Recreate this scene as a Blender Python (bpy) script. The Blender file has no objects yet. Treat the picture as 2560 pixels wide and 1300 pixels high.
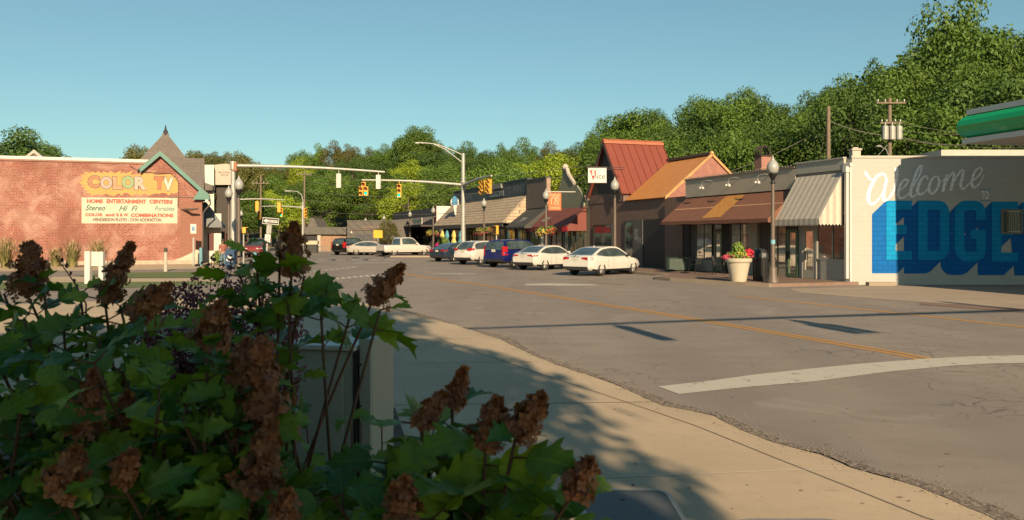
import bpy, bmesh, math, random
from mathutils import Vector, Matrix, noise as mnoise
R = math.radians
sc = bpy.context.scene
col = sc.collection
# ---------------------------------------------------------------- camera
FPX, HZ, EYE = 2080.0, 590.0, 2.0          # focal length and horizon in photo pixels (2560 wide), eye height
cam_d = bpy.data.cameras.new("camera"); cam = bpy.data.objects.new("camera", cam_d); col.objects.link(cam)
cam.location = (0, 0, EYE); cam.rotation_euler = (R(90), 0, 0)
cam_d.sensor_width = 36; cam_d.lens = FPX/2560*36; cam_d.shift_y = -(650-HZ)/2560
cam_d.clip_start = 0.05; cam_d.clip_end = 4000
sc.camera = cam
cam_d.dof.use_dof = True; cam_d.dof.focus_distance = 30; cam_d.dof.aperture_fstop = 7.1
# ---------------------------------------------------------------- light
SUN_EL = R(23); SUN_XY = Vector((0.24, -1.0)).normalized()
w = bpy.data.worlds.new("World"); sc.world = w; w.use_nodes = True
nt = w.node_tree; bg = nt.nodes["Background"]; sky = nt.nodes.new("ShaderNodeTexSky")
sky.sky_type = 'NISHITA'; sky.sun_disc = False; sky.sun_elevation = SUN_EL
sky.sun_rotation = math.atan2(SUN_XY.x, SUN_XY.y) % (2*math.pi)
sky.air_density = 1.0; sky.dust_density = 0.6; sky.ozone_density = 1.5; sky.altitude = 200
tint = nt.nodes.new("ShaderNodeMix"); tint.data_type = 'RGBA'; tint.blend_type = 'MULTIPLY'
tint.inputs[0].default_value = 1.0; tint.inputs[7].default_value = (0.73, 1.0, 0.93, 1)
gm = nt.nodes.new("ShaderNodeGamma"); gm.inputs[1].default_value = 0.80
nt.links.new(sky.outputs[0], gm.inputs[0]); nt.links.new(gm.outputs[0], tint.inputs[6]); nt.links.new(tint.outputs[2], bg.inputs[0])
bg.inputs[1].default_value = 0.067
sun_d = bpy.data.lights.new("sun", 'SUN'); sun_d.energy = 4.2; sun_d.angle = R(0.6); sun_d.color = (1.0, 0.775, 0.51)
sun = bpy.data.objects.new("sun", sun_d); col.objects.link(sun)
sdir = Vector((SUN_XY.x*math.cos(SUN_EL), SUN_XY.y*math.cos(SUN_EL), math.sin(SUN_EL)))
sun.rotation_euler = sdir.to_track_quat('Z', 'Y').to_euler(); sun.location = (0, -20, 30)
sc.view_settings.view_transform = 'Standard'; sc.view_settings.look = 'None'
sc.view_settings.exposure = 1.15; sc.view_settings.gamma = 1.0
sc.cycles.max_bounces = 6; sc.cycles.transparent_max_bounces = 6; sc.cycles.caustics_reflective = False; sc.cycles.caustics_refractive = False
# ---------------------------------------------------------------- helpers
def G(px, py, z=0.0):
    Y = (EYE-z)*FPX/(py-HZ); return ((px-1280)/FPX*Y, Y)
def XY(px, Y): return ((px-1280)/FPX*Y, Y)
def ZZ(py, Y): return EYE+(HZ-py)/FPX*Y
class MB:
    def __init__(s): s.v=[]; s.f=[]; s.m=[]
    def poly(s, pts, m=0):
        n=len(s.v); s.v+= [tuple(p) for p in pts]; s.f.append(tuple(range(n,n+len(pts)))); s.m.append(m)
    def add(s, vs, fs, m=0):
        n=len(s.v); s.v+=[tuple(p) for p in vs]
        for f in fs: s.f.append(tuple(n+i for i in f)); s.m.append(m)
    def box(s, x0,x1,y0,y1,z0,z1, m=0):
        s.add([(x0,y0,z0),(x1,y0,z0),(x1,y1,z0),(x0,y1,z0),(x0,y0,z1),(x1,y0,z1),(x1,y1,z1),(x0,y1,z1)],
              [(3,2,1,0),(4,5,6,7),(0,1,5,4),(1,2,6,5),(2,3,7,6),(3,0,4,7)], m)
    def bbox(s, x0,x1,y0,y1,z0,z1, b=0.02, m=0):      # box with chamfered vertical edges and top
        b=min(b,(x1-x0)*.45,(y1-y0)*.45,(z1-z0)*.45)
        def ring(i,z): return [(x0+b+i,y0+i,z),(x1-b-i,y0+i,z),(x1-i,y0+b+i,z),(x1-i,y1-b-i,z),(x1-b-i,y1-i,z),(x0+b+i,y1-i,z),(x0+i,y1-b-i,z),(x0+i,y0+b+i,z)]
        s.loft([ring(b*.6,z0),ring(0,z0+b*.6),ring(0,z1-b*.6),ring(b*.6,z1)],m)
    def loft(s, rings, m=0, cap=True):
        n=len(s.v); k=len(rings[0])
        for r in rings: s.v+=[tuple(p) for p in r]
        for i in range(len(rings)-1):
            for j in range(k):
                a=n+i*k+j; b=n+i*k+(j+1)%k; s.f.append((a,b,b+k,a+k)); s.m.append(m)
        if cap:
            s.f.append(tuple(n+j for j in reversed(range(k)))); s.m.append(m)
            s.f.append(tuple(n+(len(rings)-1)*k+j for j in range(k))); s.m.append(m)
    def prism(s, pts, lo, hi, axis='y', m=0):          # 2D outline extruded along an axis
        def p(a,b,c): return {'y':(a,c,b),'z':(a,b,c),'x':(c,a,b)}[axis]
        s.loft([[p(a,b,lo) for a,b in pts],[p(a,b,hi) for a,b in pts]],m)
    def tube(s, pts, r, n=8, m=0, cap=True):
        pts=[Vector(p) for p in pts]; rings=[]
        rr=r if isinstance(r,(list,tuple)) else [r]*len(pts)
        up=None
        for i,p in enumerate(pts):
            d=(pts[min(i+1,len(pts)-1)]-pts[max(i-1,0)]).normalized()
            if up is None:
                up=Vector((0,0,1)) if abs(d.z)<.9 else Vector((1,0,0))
            a=d.cross(up).normalized(); b=a.cross(d).normalized(); up=b
            rings.append([p+(a*math.cos(t)+b*math.sin(t))*rr[i] for t in [2*math.pi*j/n for j in range(n)]])
        s.loft(rings,m,cap)
    def lathe(s, prof, c=(0,0,0), n=16, m=0, axis='z', cap=True):
        rings=[]
        for r,h in prof:
            ring=[]
            for j in range(n):
                t=2*math.pi*j/n; a,b=r*math.cos(t),r*math.sin(t)
                q=(a,b,h) if axis=='z' else ((a,h,b) if axis=='y' else (h,a,b))
                ring.append((c[0]+q[0],c[1]+q[1],c[2]+q[2]))
            rings.append(ring)
        s.loft(rings,m,cap)
    def sphere(s, c, r, m=0, n=10, k=6, sq=1.0):
        s.lathe([(max(.001,r*math.sin(math.pi*i/k)), -r*sq*math.cos(math.pi*i/k)) for i in range(k+1)], c, n, m)
    def build(s, name, mats, parent=None, smooth=False, loc=None, recalc=True, auto=None):
        me=bpy.data.meshes.new(name); me.from_pydata(s.v,[],s.f)
        mats=mats if isinstance(mats,(list,tuple)) else [mats]
        for mt in mats: me.materials.append(mt)
        me.polygons.foreach_set('material_index', s.m)
        if recalc:
            bm=bmesh.new(); bm.from_mesh(me); bmesh.ops.recalc_face_normals(bm,faces=bm.faces); bm.to_mesh(me); bm.free()
        if smooth:
            me.polygons.foreach_set('use_smooth',[True]*len(me.polygons))
            if auto: me.set_sharp_from_angle(angle=R(auto))
        me.update()
        o=bpy.data.objects.new(name,me); col.objects.link(o)
        if parent: o.parent=parent
        if loc: o.location=loc
        return o
def thing(name,label,cat,loc=(0,0,0),rotz=0.0,group=None):
    o=bpy.data.objects.new(name,None); col.objects.link(o); o.empty_display_size=.2
    o.location=loc; o.rotation_euler=(0,0,rotz); return tag(o,label,cat,group)
def tag(o,label,cat,group=None,kind=None):
    o['label']=label; o['category']=cat
    if group: o['group']=group
    if kind: o['kind']=kind
    return o
def struct(o): o['kind']='structure'; return o
def kids(o): return [c for c in bpy.data.objects if c.parent==o]
def dup(root,loc,rotz=0.0,label=None,group=None,scale=None):
    r=root.copy(); col.objects.link(r); r.location=loc; r.rotation_euler=(0,0,rotz)
    if scale: r.scale=scale
    if label: r['label']=label
    if group: r['group']=group
    for ch in KIDS[root.name]:
        c=ch.copy(); col.objects.link(c); c.parent=r
        for g in KIDS.get(ch.name,[]):
            d=g.copy(); col.objects.link(d); d.parent=c
    return r
KIDS={}
def reg(root):
    KIDS[root.name]=kids(root)
    for k in KIDS[root.name]: KIDS[k.name]=kids(k)
# ---------------------------------------------------------------- materials
class N:
    def __init__(s,name):
        s.mt=bpy.data.materials.new(name); s.mt.use_nodes=True; s.t=s.mt.node_tree
        s.b=s.t.nodes["Principled BSDF"]; s.tc=s.t.nodes.new("ShaderNodeTexCoord")
    def n(s,k,**kw):
        x=s.t.nodes.new("ShaderNode"+k)
        for a,v in kw.items(): setattr(x,a,v)
        return x
    def l(s,a,b): s.t.links.new(a,b)
    def vec(s,scale=(1,1,1),swap=None):
        if swap:
            sp=s.n("SeparateXYZ"); s.l(s.tc.outputs['Object'],sp.inputs[0]); cb=s.n("CombineXYZ")
            for i,ax in enumerate(swap): s.l(sp.outputs["XYZ".index(ax)],cb.inputs[i])
            src=cb.outputs[0]
        else: src=s.tc.outputs['Object']
        mp=s.n("Mapping"); mp.inputs[3].default_value=scale; s.l(src,mp.inputs[0]); return mp.outputs[0]
    def noise(s,scale,detail=4,rough=.55,v=None,dist=0):
        x=s.n("TexNoise"); x.inputs['Scale'].default_value=scale; x.inputs['Detail'].default_value=detail
        x.inputs['Roughness'].default_value=rough; x.inputs['Distortion'].default_value=dist
        s.l(v or s.tc.outputs['Object'],x.inputs['Vector']); return x.outputs[0]
    def ramp(s,f,stops):
        x=s.n("ValToRGB"); e=x.color_ramp.elements
        while len(e)<len(stops): e.new(.5)
        for i,(p,c) in enumerate(stops):
            e[i].position=p; e[i].color=(c if isinstance(c,(tuple,list)) else (c,c,c))[:3]+(1,) if not isinstance(c,(int,float)) else (c,c,c,1)
        s.l(f,x.inputs[0]); return x.outputs[0]
    def mix(s,f,a,b,mode='MIX'):
        x=s.n("Mix",data_type='RGBA',blend_type=mode)
        for i,q in ((0,f),(6,a),(7,b)):
            if isinstance(q,(int,float)): x.inputs[i].default_value=q if i==0 else (q,q,q,1)
            elif isinstance(q,tuple): x.inputs[i].default_value=q[:3]+(1,)
            else: s.l(q,x.inputs[i])
        return x.outputs[2]
    def bump(s,h,st=.3,d=.02):
        x=s.n("Bump"); x.inputs[0].default_value=st; x.inputs[1].default_value=d; s.l(h,x.inputs[2]); s.l(x.outputs[0],s.b.inputs['Normal'])
    ALB=.76
    def done(s,c,rough=.6,metal=0,spec=None):
        if isinstance(c,tuple): s.b.inputs[0].default_value=tuple(x*s.ALB for x in c)+(1,)
        else: s.l(s.mix(1.0,c,(s.ALB,)*3,'MULTIPLY'),s.b.inputs[0])
        s.b.inputs['Roughness'].default_value=rough; s.b.inputs['Metallic'].default_value=metal
        if spec is not None: s.b.inputs['Specular IOR Level'].default_value=spec
        return s.mt
MAT={}
def plain(name,c,rough=.6,metal=0,var=.18,sc_=3.0,bump=0,spec=None,coat=0):
    if name in MAT: return MAT[name]
    q=N(name); f=q.noise(sc_,6); f2=q.noise(sc_*7,3)
    d=tuple(x*(1-var) for x in c); u=tuple(min(1,x*(1+var)) for x in c)
    cc=q.mix(q.ramp(f,[(.3,0.0),(.7,1.0)]),d,u)
    cc=q.mix(q.ramp(f2,[(.35,0.0),(.65,.35*min(1,var*4))]),cc,tuple(x*.8 for x in c))
    if bump: q.bump(f2,bump,.01)
    MAT[name]=q.done(cc,rough,metal,spec)
    if coat: q.b.inputs['Coat Weight'].default_value=coat; q.b.inputs['Coat Roughness'].default_value=.06
    return MAT[name]
def emis(name,c,st,base=None):
    q=N(name); q.b.inputs['Emission Color'].default_value=c+(1,); q.b.inputs['Emission Strength'].default_value=st
    f=q.noise(8,2); return q.done(q.mix(f,base or c,tuple(x*.8 for x in (base or c))),.4)
def glass(name,c,rough=.06,var=.4,sc_=1.2,met=0):
    q=N(name); f=q.noise(sc_,3); cc=q.mix(q.ramp(f,[(.4,0.0),(.6,1.0)]),tuple(x*(1-var) for x in c),tuple(x*(1+var) for x in c))
    return q.done(cc,rough,met,.8)
def brick(name,c1,c2,mortar,swap='XZY',wear=None,wearc=(.55,.42,.33),sc_=1.0,dark=None,rh=.075):
    q=N(name); v=q.vec((1,1,1),swap)
    b=q.n("TexBrick"); q.l(v,b.inputs['Vector']); b.inputs['Color1'].default_value=c1+(1,); b.inputs['Color2'].default_value=c2+(1,)
    b.inputs['Mortar'].default_value=mortar+(1,); b.inputs['Scale'].default_value=sc_
    b.inputs['Brick Width'].default_value=rh*2.9; b.inputs['Row Height'].default_value=rh; b.inputs['Mortar Size'].default_value=.012*rh/.075; b.inputs['Mortar Smooth'].default_value=.3
    cc=b.outputs[0]; big=q.noise(.35,5,.6); fine=q.noise(9,4,.7,q.vec((1,1,3)))
    cc=q.mix(q.ramp(fine,[(.35,0.0),(.75,.5)]),cc,tuple(x*.6 for x in c1))
    if wear:
        cc=q.mix(q.ramp(q.noise(.55,7,.68,dist=.6),[(wear,0.0),(wear+.16,.75)]),cc,wearc)
        cc=q.mix(q.ramp(q.noise(14,2,.9,q.vec((.5,1,2.2))),[(.57,0.0),(.63,.75)]),cc,(.60,.46,.36))
    if dark: cc=q.mix(q.ramp(big,[(.48,0.0),(.62,.55)]),cc,dark)
    q.bump(b.outputs[1],-.4,.01)
    return q.done(cc,.9,0,.2)
def corr(name,c,n=30,swap=None):
    return plain(name,c)
def wallpaint(name,c,bw,rh,wear=.62,wearc=None,amt=.35):
    q=N(name); b=q.n("TexBrick"); q.l(q.vec((1,1,1),'XZY'),b.inputs['Vector']); b.inputs['Scale'].default_value=1
    d=tuple(x*.90 for x in c); mo=tuple(x*.62 for x in c)
    for k,cc in (('Color1',c),('Color2',d),('Mortar',mo)): b.inputs[k].default_value=cc+(1,)
    b.inputs['Brick Width'].default_value=bw; b.inputs['Row Height'].default_value=rh; b.inputs['Mortar Size'].default_value=rh*.07; b.inputs['Mortar Smooth'].default_value=.4
    cc=q.mix(q.ramp(q.noise(1.6,6,.75),[(.45,0.0),(.75,.45)]),b.outputs[0],tuple(x*.75 for x in c))
    cc=q.mix(q.ramp(q.noise(9,5,.85,q.vec((1,1,.6))),[(wear,0.0),(wear+.05,amt)]),cc,wearc or tuple(min(1,x*.5+.18) for x in c))
    q.bump(b.outputs[1],-.3,.006); return q.done(cc,.85,0,.2)
# palette
M_brickred=brick('red_brick',(.34,.092,.066),(.24,.066,.05),(.38,.24,.19),wear=.47,wearc=(.46,.27,.21),dark=(.20,.075,.05),rh=.105)
M_brickdk=brick('umber_brick',(.27,.165,.125),(.19,.12,.095),(.24,.18,.15),swap='XZY')
M_brickch=brick('chimney_brick',(.42,.17,.12),(.36,.14,.1),(.4,.33,.28))
M_white=plain('white_paint',(.64,.61,.55),.6,var=.06)
M_cream=plain('cream_stucco',(.50,.44,.36),.8,var=.08,bump=.2)
M_teal=plain('teal_trim',(.06,.19,.155),.5,var=.1)
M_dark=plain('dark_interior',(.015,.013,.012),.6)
M_galv=plain('galvanised_steel',(.42,.41,.37),.5,.3,var=.08)
M_bronze=plain('bronze_pole',(.15,.115,.09),.55,.2,var=.12)
M_black=plain('black_metal',(.02,.02,.02),.45,.3)
M_sigy=plain('signal_yellow',(.75,.40,.05),.5,var=.08)
M_sigback=plain('pale_signal_back',(.62,.58,.50),.5,var=.08)
M_wood=plain('weathered_pole_wood',(.20,.15,.10),.85,sc_=6,var=.25)
M_glassd=glass('dark_window_glass',(.02,.022,.022))
M_glasst=glass('street_reflection_glass',(.80,.70,.58),.05,.12,2.5,.7)  # tan base colour stands in for the sunlit street mirrored in the panes
M_glassg=glass('green_tinted_glass',(.05,.06,.045),.08)
M_white2=plain('road_paint_white',(.62,.58,.50),.7,var=.1,sc_=5,bump=.2)
# ================================================================= GROUND
def sheet(name,pts,z,mt,label=None):
    m=MB(); m.poly([(x,y,z) for x,y in pts]); o=m.build(name,mt); 
    if o.data.polygons[0].normal.z<0: o.data.flip_normals()
    return struct(o)
def asphalt_mat():
    q=N('asphalt'); big=q.noise(.18,5,.6); mid=q.noise(1.4,6,.65,q.vec((.6,1,1))); fine=q.noise(55,3,.8); sp=q.noise(140,2,.7)
    cc=q.mix(q.ramp(big,[(.35,0.0),(.65,1.0)]),(.295,.245,.20),(.355,.298,.245))
    cc=q.mix(q.ramp(mid,[(.45,0.0),(.7,.65)]),cc,(.235,.19,.15))
    cc=q.mix(q.ramp(fine,[(.3,.55),(.6,0.0)]),cc,(.17,.15,.135))
    cc=q.mix(q.ramp(sp,[(.58,0.0),(.72,.6)]),cc,(.42,.37,.31))
    trk=q.n("Mapping"); trk.inputs['Rotation'].default_value=(0,0,R(-19.5)); trk.inputs['Scale'].default_value=(.55,.035,1); q.l(q.tc.outputs['Object'],trk.inputs[0])
    tk=q.noise(1.0,3,.5,trk.outputs[0]); cc=q.mix(q.ramp(tk,[(.42,0.0),(.62,.45)]),cc,(.22,.19,.172))
    st=q.noise(.75,4,.6,q.vec((.8,.5,1)),.8); cc=q.mix(q.ramp(st,[(.60,0.0),(.72,.5)]),cc,(.19,.162,.145)); cc=q.mix(q.ramp(st,[(.26,.4),(.36,0.0)]),cc,(.42,.37,.32))
    # cracks
    wv=q.n("Mapping"); nv=q.n("TexNoise"); nv.inputs['Scale'].default_value=.9; nv.inputs['Detail'].default_value=5
    q.l(q.tc.outputs['Object'],nv.inputs['Vector'])
    add=q.n("VectorMath",operation='MULTIPLY_ADD'); q.l(nv.outputs[1],add.inputs[0]); add.inputs[1].default_value=(1.6,1.6,0); q.l(q.tc.outputs['Object'],add.inputs[2])
    vo=q.n("TexVoronoi",feature='DISTANCE_TO_EDGE'); vo.inputs['Scale'].default_value=.55; q.l(add.outputs[0],vo.inputs['Vector'])
    vo2=q.n("TexVoronoi",feature='DISTANCE_TO_EDGE'); vo2.inputs['Scale'].default_value=2.6; q.l(add.outputs[0],vo2.inputs['Vector'])
    m1=q.mix(1.0,q.ramp(vo.outputs[0],[(.0,.6),(.012,0.0)]),q.ramp(q.noise(.22,2),[(.5,0.0),(.62,1.0)]),'MULTIPLY')
    m2=q.mix(1.0,q.ramp(vo2.outputs[0],[(.0,.55),(.03,0.0)]),q.ramp(q.noise(.2,3,.5,q.vec((1,1.2,1))),[(.52,0.0),(.60,1.0)]),'MULTIPLY')
    cr=q.mix(1.0,m1,m2,'ADD'); cc=q.mix(cr,cc,(.03,.026,.024))
    q.bump(q.mix(.5,fine,sp),.55,.012)
    return q.done(cc,.85,0,.25)
def concrete_mat(name,c,grid=None,speck=.5):
    q=N(name); big=q.noise(.5,6,.6); mid=q.noise(6,5,.7); fine=q.noise(90,2,.6)
    cc=q.mix(q.ramp(big,[(.3,0.0),(.7,1.0)]),tuple(x*.86 for x in c),tuple(x*1.08 for x in c))
    cc=q.mix(q.ramp(mid,[(.5,0.0),(.75,.4)]),cc,tuple(x*.7 for x in c))
    cc=q.mix(q.ramp(fine,[(.55,0.0),(.75,speck)]),cc,tuple(x*.65 for x in c))
    st=q.noise(2.2,3,.8); cc=q.mix(q.ramp(st,[(.66,0.0),(.70,.35)]),cc,tuple(x*.5 for x in c))
    q.bump(mid,.15,.01); return q.done(cc,.85,0,.25)
M_asph=asphalt_mat(); M_conc=concrete_mat('sidewalk_concrete',(.54,.42,.285)); M_curb=concrete_mat('curb_concrete',(.36,.29,.22))
def grass_mat(name,a,b):
    q=N(name); f=q.noise(3,6,.7); g=q.noise(60,2,.7); cc=q.mix(q.ramp(f,[(.35,0.0),(.65,1.0)]),a,b); cc=q.mix(q.ramp(g,[(.4,.5),(.6,0.0)]),cc,tuple(x*.5 for x in a)); q.bump(g,.8,.04); return q.done(cc,.9)
M_grass=grass_mat('turf',(.10,.15,.03),(.17,.20,.05)); M_dirt=grass_mat('forest_floor',(.05,.055,.02),(.08,.075,.03))
def gravel_mat():
    q=N('gravel'); vo=q.n("TexVoronoi"); vo.inputs['Scale'].default_value=38; q.l(q.tc.outputs['Object'],vo.inputs['Vector'])
    cc=q.ramp(vo.outputs[1],[(.2,(.13,.105,.085)),(.55,(.22,.18,.145)),(.9,(.36,.29,.225))]); q.bump(vo.outputs[0],-.9,.03); return q.done(cc,.95,0,.2)
M_gravel=gravel_mat()
def paver_mat():
    q=N('brick_paver'); b=q.n("TexBrick"); q.l(q.tc.outputs['Object'],b.inputs['Vector']); b.inputs['Scale'].default_value=1
    b.inputs['Color1'].default_value=(.25,.155,.12,1); b.inputs['Color2'].default_value=(.21,.13,.10,1); b.inputs['Mortar'].default_value=(.2,.16,.13,1)
    b.inputs['Brick Width'].default_value=.2; b.inputs['Row Height'].default_value=.1; b.inputs['Mortar Size'].default_value=.008
    cc=q.mix(q.ramp(q.noise(1.2,5),[(.4,0.0),(.7,.6)]),b.outputs[0],(.27,.2,.155)); return q.done(cc,.9,0,.2)
M_paver=paver_mat()
gr=MB(); gr.poly([(-1500,-900,-.06),(1500,-900,-.06),(1500,2500,-.06),(-1500,2500,-.06)]); struct(gr.build('ground',M_dirt))
sheet('road',[(-75,-60),(70,-60),(70,60),(20,120),(-10,150),(-75,150)],0.0,M_asph)
edge=[(2700,1385),(2483,1289),(2394,1255),(2305,1220),(2184,1188),(2126,1171),(2050,1139),(1934,1108),(1858,1077),(1783,1041),(1669,1016),(1523,957),(1399,914),(1332,889),(1253,849),(1149,816),(1060,793),(1000,777),(900,758),(760,744)]
ew=[G(*p) for p in edge]
sheet('sidewalk',ew+[(-11,26.5),(-21,20),(-21,-12),(9,-12),(9,2)],.008,M_conc)
# loose gravel collected along the edge of the concrete
gv=MB(); random.seed(5)
dense=[]
for a,b in zip(ew[:17],ew[1:18]):
    L=max(1,int(math.dist(a,b)/.12)); dense+=[(a[0]+(b[0]-a[0])*i/L,a[1]+(b[1]-a[1])*i/L) for i in range(L)]
inn=[];out=[]
for i,p in enumerate(dense):
    q=dense[min(i+1,len(dense)-1)]; o_=dense[max(i-1,0)]; d=Vector((q[0]-o_[0],q[1]-o_[1])).normalized(); nn=Vector((d.y,-d.x))
    a=mnoise.noise(Vector((i*.09,0,0)))*.14+.05*random.random(); b=.10+mnoise.noise(Vector((i*.05,7,0)))*.22+.07*random.random()
    inn.append((p[0]-nn.x*a*.6,p[1]-nn.y*a*.6)); out.append((p[0]+nn.x*b,p[1]+nn.y*b))
for i in range(len(dense)-1): gv.poly([(*inn[i],.013),(*inn[i+1],.013),(*out[i+1],.013),(*out[i],.013)])
o=gv.build('gravel_strip',M_gravel); struct(o)
pb=MB()
for i in range(2200):
    k=random.randrange(len(dense)); p=dense[k]; x=p[0]+random.gauss(.05,.16); y=p[1]+random.gauss(.05,.12); r=random.uniform(.002,.0075)
    pb.sphere((x,y,.012+r*.4),r,0,5,3,.6)
for i in range(260):
    x=random.uniform(-3,9); y=random.uniform(5,20); r=random.uniform(.003,.009); pb.sphere((x,y,.012+r*.4),r,0,5,3,.6)
tag(pb.build('loose_gravel',plain('pebble',(.30,.24,.18),.9,var=.35,sc_=30)),'loose pebbles scattered along the edge of the concrete','gravel',kind='stuff')
# ribbons on the ground
def ribbon(pts,wd,z=0.0):
    """quads along a polyline (2D), mitred"""
    P=[Vector(p[:2]) for p in pts]; W=wd if isinstance(wd,(list,tuple)) else [wd]*len(P); L=[];Rr=[]
    for i,p in enumerate(P):
        a=(P[i]-P[i-1]).normalized() if i else None; b=(P[i+1]-P[i]).normalized() if i<len(P)-1 else None
        t=((a or b)+(b or a)).normalized(); n=Vector((-t.y,t.x)); c=max(.5,n.dot(Vector((-(a or b).y,(a or b).x))))
        L.append(p+n*W[i]/2/c); Rr.append(p-n*W[i]/2/c)
    return [[L[i],L[i+1],Rr[i+1],Rr[i]] for i in range(len(P)-1)]
def road_line(name,pxpts,wd,mt,z=.005,gaps=0,closed=False):
    m=MB(); pts=[G(*p) if p[1]>HZ else p for p in pxpts]; sub=[]
    for a,b in zip(pts,pts[1:]):
        L=max(1,int(math.dist(a,b)/.5)); sub+=[(a[0]+(b[0]-a[0])*i/L,a[1]+(b[1]-a[1])*i/L) for i in range(L)]
    sub.append(pts[-1])
    for q in ribbon(sub,wd): m.poly([(p.x,p.y,z) for p in q])
    o=m.build(name,mt); return struct(o)
def worn(name,c,thr=.5):
    q=N(name); f=q.noise(3.5,8,.75); g=q.noise(40,3,.7)
    cc=q.mix(q.ramp(g,[(.3,.25),(.6,0.0)]),c,tuple(x*.6 for x in c))
    cc=q.mix(q.ramp(f,[(thr,0.0),(thr+.08,.85)]),cc,(.135,.12,.11)); return q.done(cc,.75,0,.3)
M_yel=worn('worn_yellow_paint',(.62,.29,.045),.61); M_yel2=worn('very_worn_yellow_paint',(.36,.2,.08),.46); M_wht=worn('worn_white_paint',(.56,.52,.43),.57); M_wht2=worn('faded_white_paint',(.46,.43,.38),.50)
yl=[(985,681),(1080,696),(1240,718),(1498,760),(1731,797),(1900,826),(2238,883),(2313,898)]
yw=[G(*p) for p in yl]
for k,dx in enumerate((-.11,.11)):
    road_line('road_marking',[(x+dx*.94,y+dx*.35) for x,y in yw],.10,M_yel)
road_line('road_marking',[(1840,740),(2010,757),(2300,789),(2560,818),(2800,848)],.15,M_yel)
road_line('road_marking',[(1425,697),(1480,704),(1560,712)],.12,M_yel2)
road_line('road_marking',[(1216,677),(1260,681)],.12,M_yel2)
up=[(1645,967),(1789,951),(1880,938),(2010,924),(2150,910),(2305,898),(2420,892),(2520,889),(2620,889),(2800,892)]
lo=[(2800,912),(2620,907),(2560,908),(2470,910),(2380,915),(2220,930),(2037,954),(1840,971),(1697,986)]
sheet('road_marking',[G(*p) for p in up+lo],.006,M_wht)
def px_sheet(pts,mt,z=.006): return sheet('road_marking',[G(*p) for p in pts],z,mt)
px_sheet([(1080,684),(1135,682.5),(1190,684),(1200,685.5),(1150,687),(1085,686)],M_wht2)
px_sheet([(1310,710.5),(1370,708.5),(1480,711),(1500,714),(1400,714.5),(1318,713.5)],M_wht)
for i in range(9):       # crosswalk bars, two rows
    x=835+i*15; y=697-i*1.3; px_sheet([(x,y-1.5),(x+9,y-3.0),(x+16,y+1.2),(x+6,y+1.8)],M_wht,.0065)
for i in range(9):
    x=765+i*14; y=680-i*1.4; px_sheet([(x,y-1.4),(x+9,y-2.6),(x+15,y+1),(x+6,y+1.5)],M_wht2,.0065)
for i in range(6):
    x=752+i*42; px_sheet([(x,649.5),(x+26,649),(x+28,651),(x+2,651.6)],M_wht2,.0065)
px_sheet([(885,656.5),(980,656.5),(985,658),(885,658.5)],M_wht2,.0066)
# joints in the concrete
M_joint=plain('joint',(.17,.135,.10),.9); M_jointl=plain('light_joint',(.62,.56,.48),.8)
def jl(p,wd=.018,mt=M_joint):
    m=MB(); pts=[G(*q) for q in p]; sub=[]
    for a,b in zip(pts,pts[1:]):
        L=max(1,int(math.dist(a,b)/.3)); sub+=[(a[0]+(b[0]-a[0])*i/L+random.uniform(-.006,.006),a[1]+(b[1]-a[1])*i/L) for i in range(L)]
    sub.append(pts[-1])
    for q in ribbon(sub,wd): m.poly([(v.x,v.y,.0125) for v in q])
    struct(m.build('pavement_joint',mt))
jl([(2480,1350),(2313,1297),(2170,1240),(1939,1148),(1729,1063),(1500,985),(1332,930),(1100,850)],.014)
jl([(900,1222),(1480,1198),(1990,1178)],.018,M_jointl); jl([(1990,1178),(2180,1181)],.014,M_jointl)
jl([(960,1015),(1380,1010),(1640,1007)]); jl([(960,910),(1330,906)]); jl([(960,850),(1180,848)])
# utility covers set in the pavement
def cover(x0,x1,y0,y1,label):
    t=thing('utility_cover',label,'utility cover',((x0+x1)/2,(y0+y1)/2,.01))
    w_,h_=(x1-x0)/2,(y1-y0)/2
    def rr(a,b,r,n=6):
        return [(cx*(a-r)+r*math.cos(t_),cy*(b-r)+r*math.sin(t_)) for cx,cy,s0 in ((1,1,0),(-1,1,90),(-1,-1,180),(1,-1,270)) for t_ in [R(s0+90*i/n) for i in range(n+1)]]
    m=MB(); o1=rr(w_,h_,.12); o2=rr(w_-.035,h_-.035,.09)
    for i in range(len(o1)):
        j=(i+1)%len(o1); m.poly([(*o1[i],.008),(*o1[j],.008),(*o2[j],.008),(*o2[i],.008)])
    m.build('rim',plain('worn_cover_rim',(.36,.34,.30),.5,.3),t)
    m=MB(); m.prism(rr(w_-.037,h_-.037,.09),-.002,.005,'z')
    m.build('lid',plain('dark_cover_lid',(.085,.09,.09),.6,.1,var=.2,sc_=8,bump=.4),t)
    m=MB(); m.box(-.06,.06,-h_+.06,-h_+.09,.0055,.009); m.build('handle',M_black,t)
cover(.50,1.22,5.35,6.52,'dark rectangular utility box lid half in shade on the concrete')
cover(1.55,2.3,4.6,5.84,'second dark utility box lid at the bottom edge, right of the shaded one')
# mulch bed under the shrubs
q_=N('mulch'); f_=q_.noise(26,5,.8,q_.vec((1,2.2,1))); q_.bump(f_,.9,.05); M_mulch=q_.done(q_.ramp(f_,[(.3,(.03,.018,.012)),(.55,(.09,.05,.035)),(.75,(.17,.10,.07))]),.95)
sheet('planting_bed',[(-1.35,9.6),(-.85,7.2),(-.55,5.2),(-.05,3.9),(.25,2.5),(.3,-2),(-7,-2),(-7,9)],.02,M_mulch)
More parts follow.
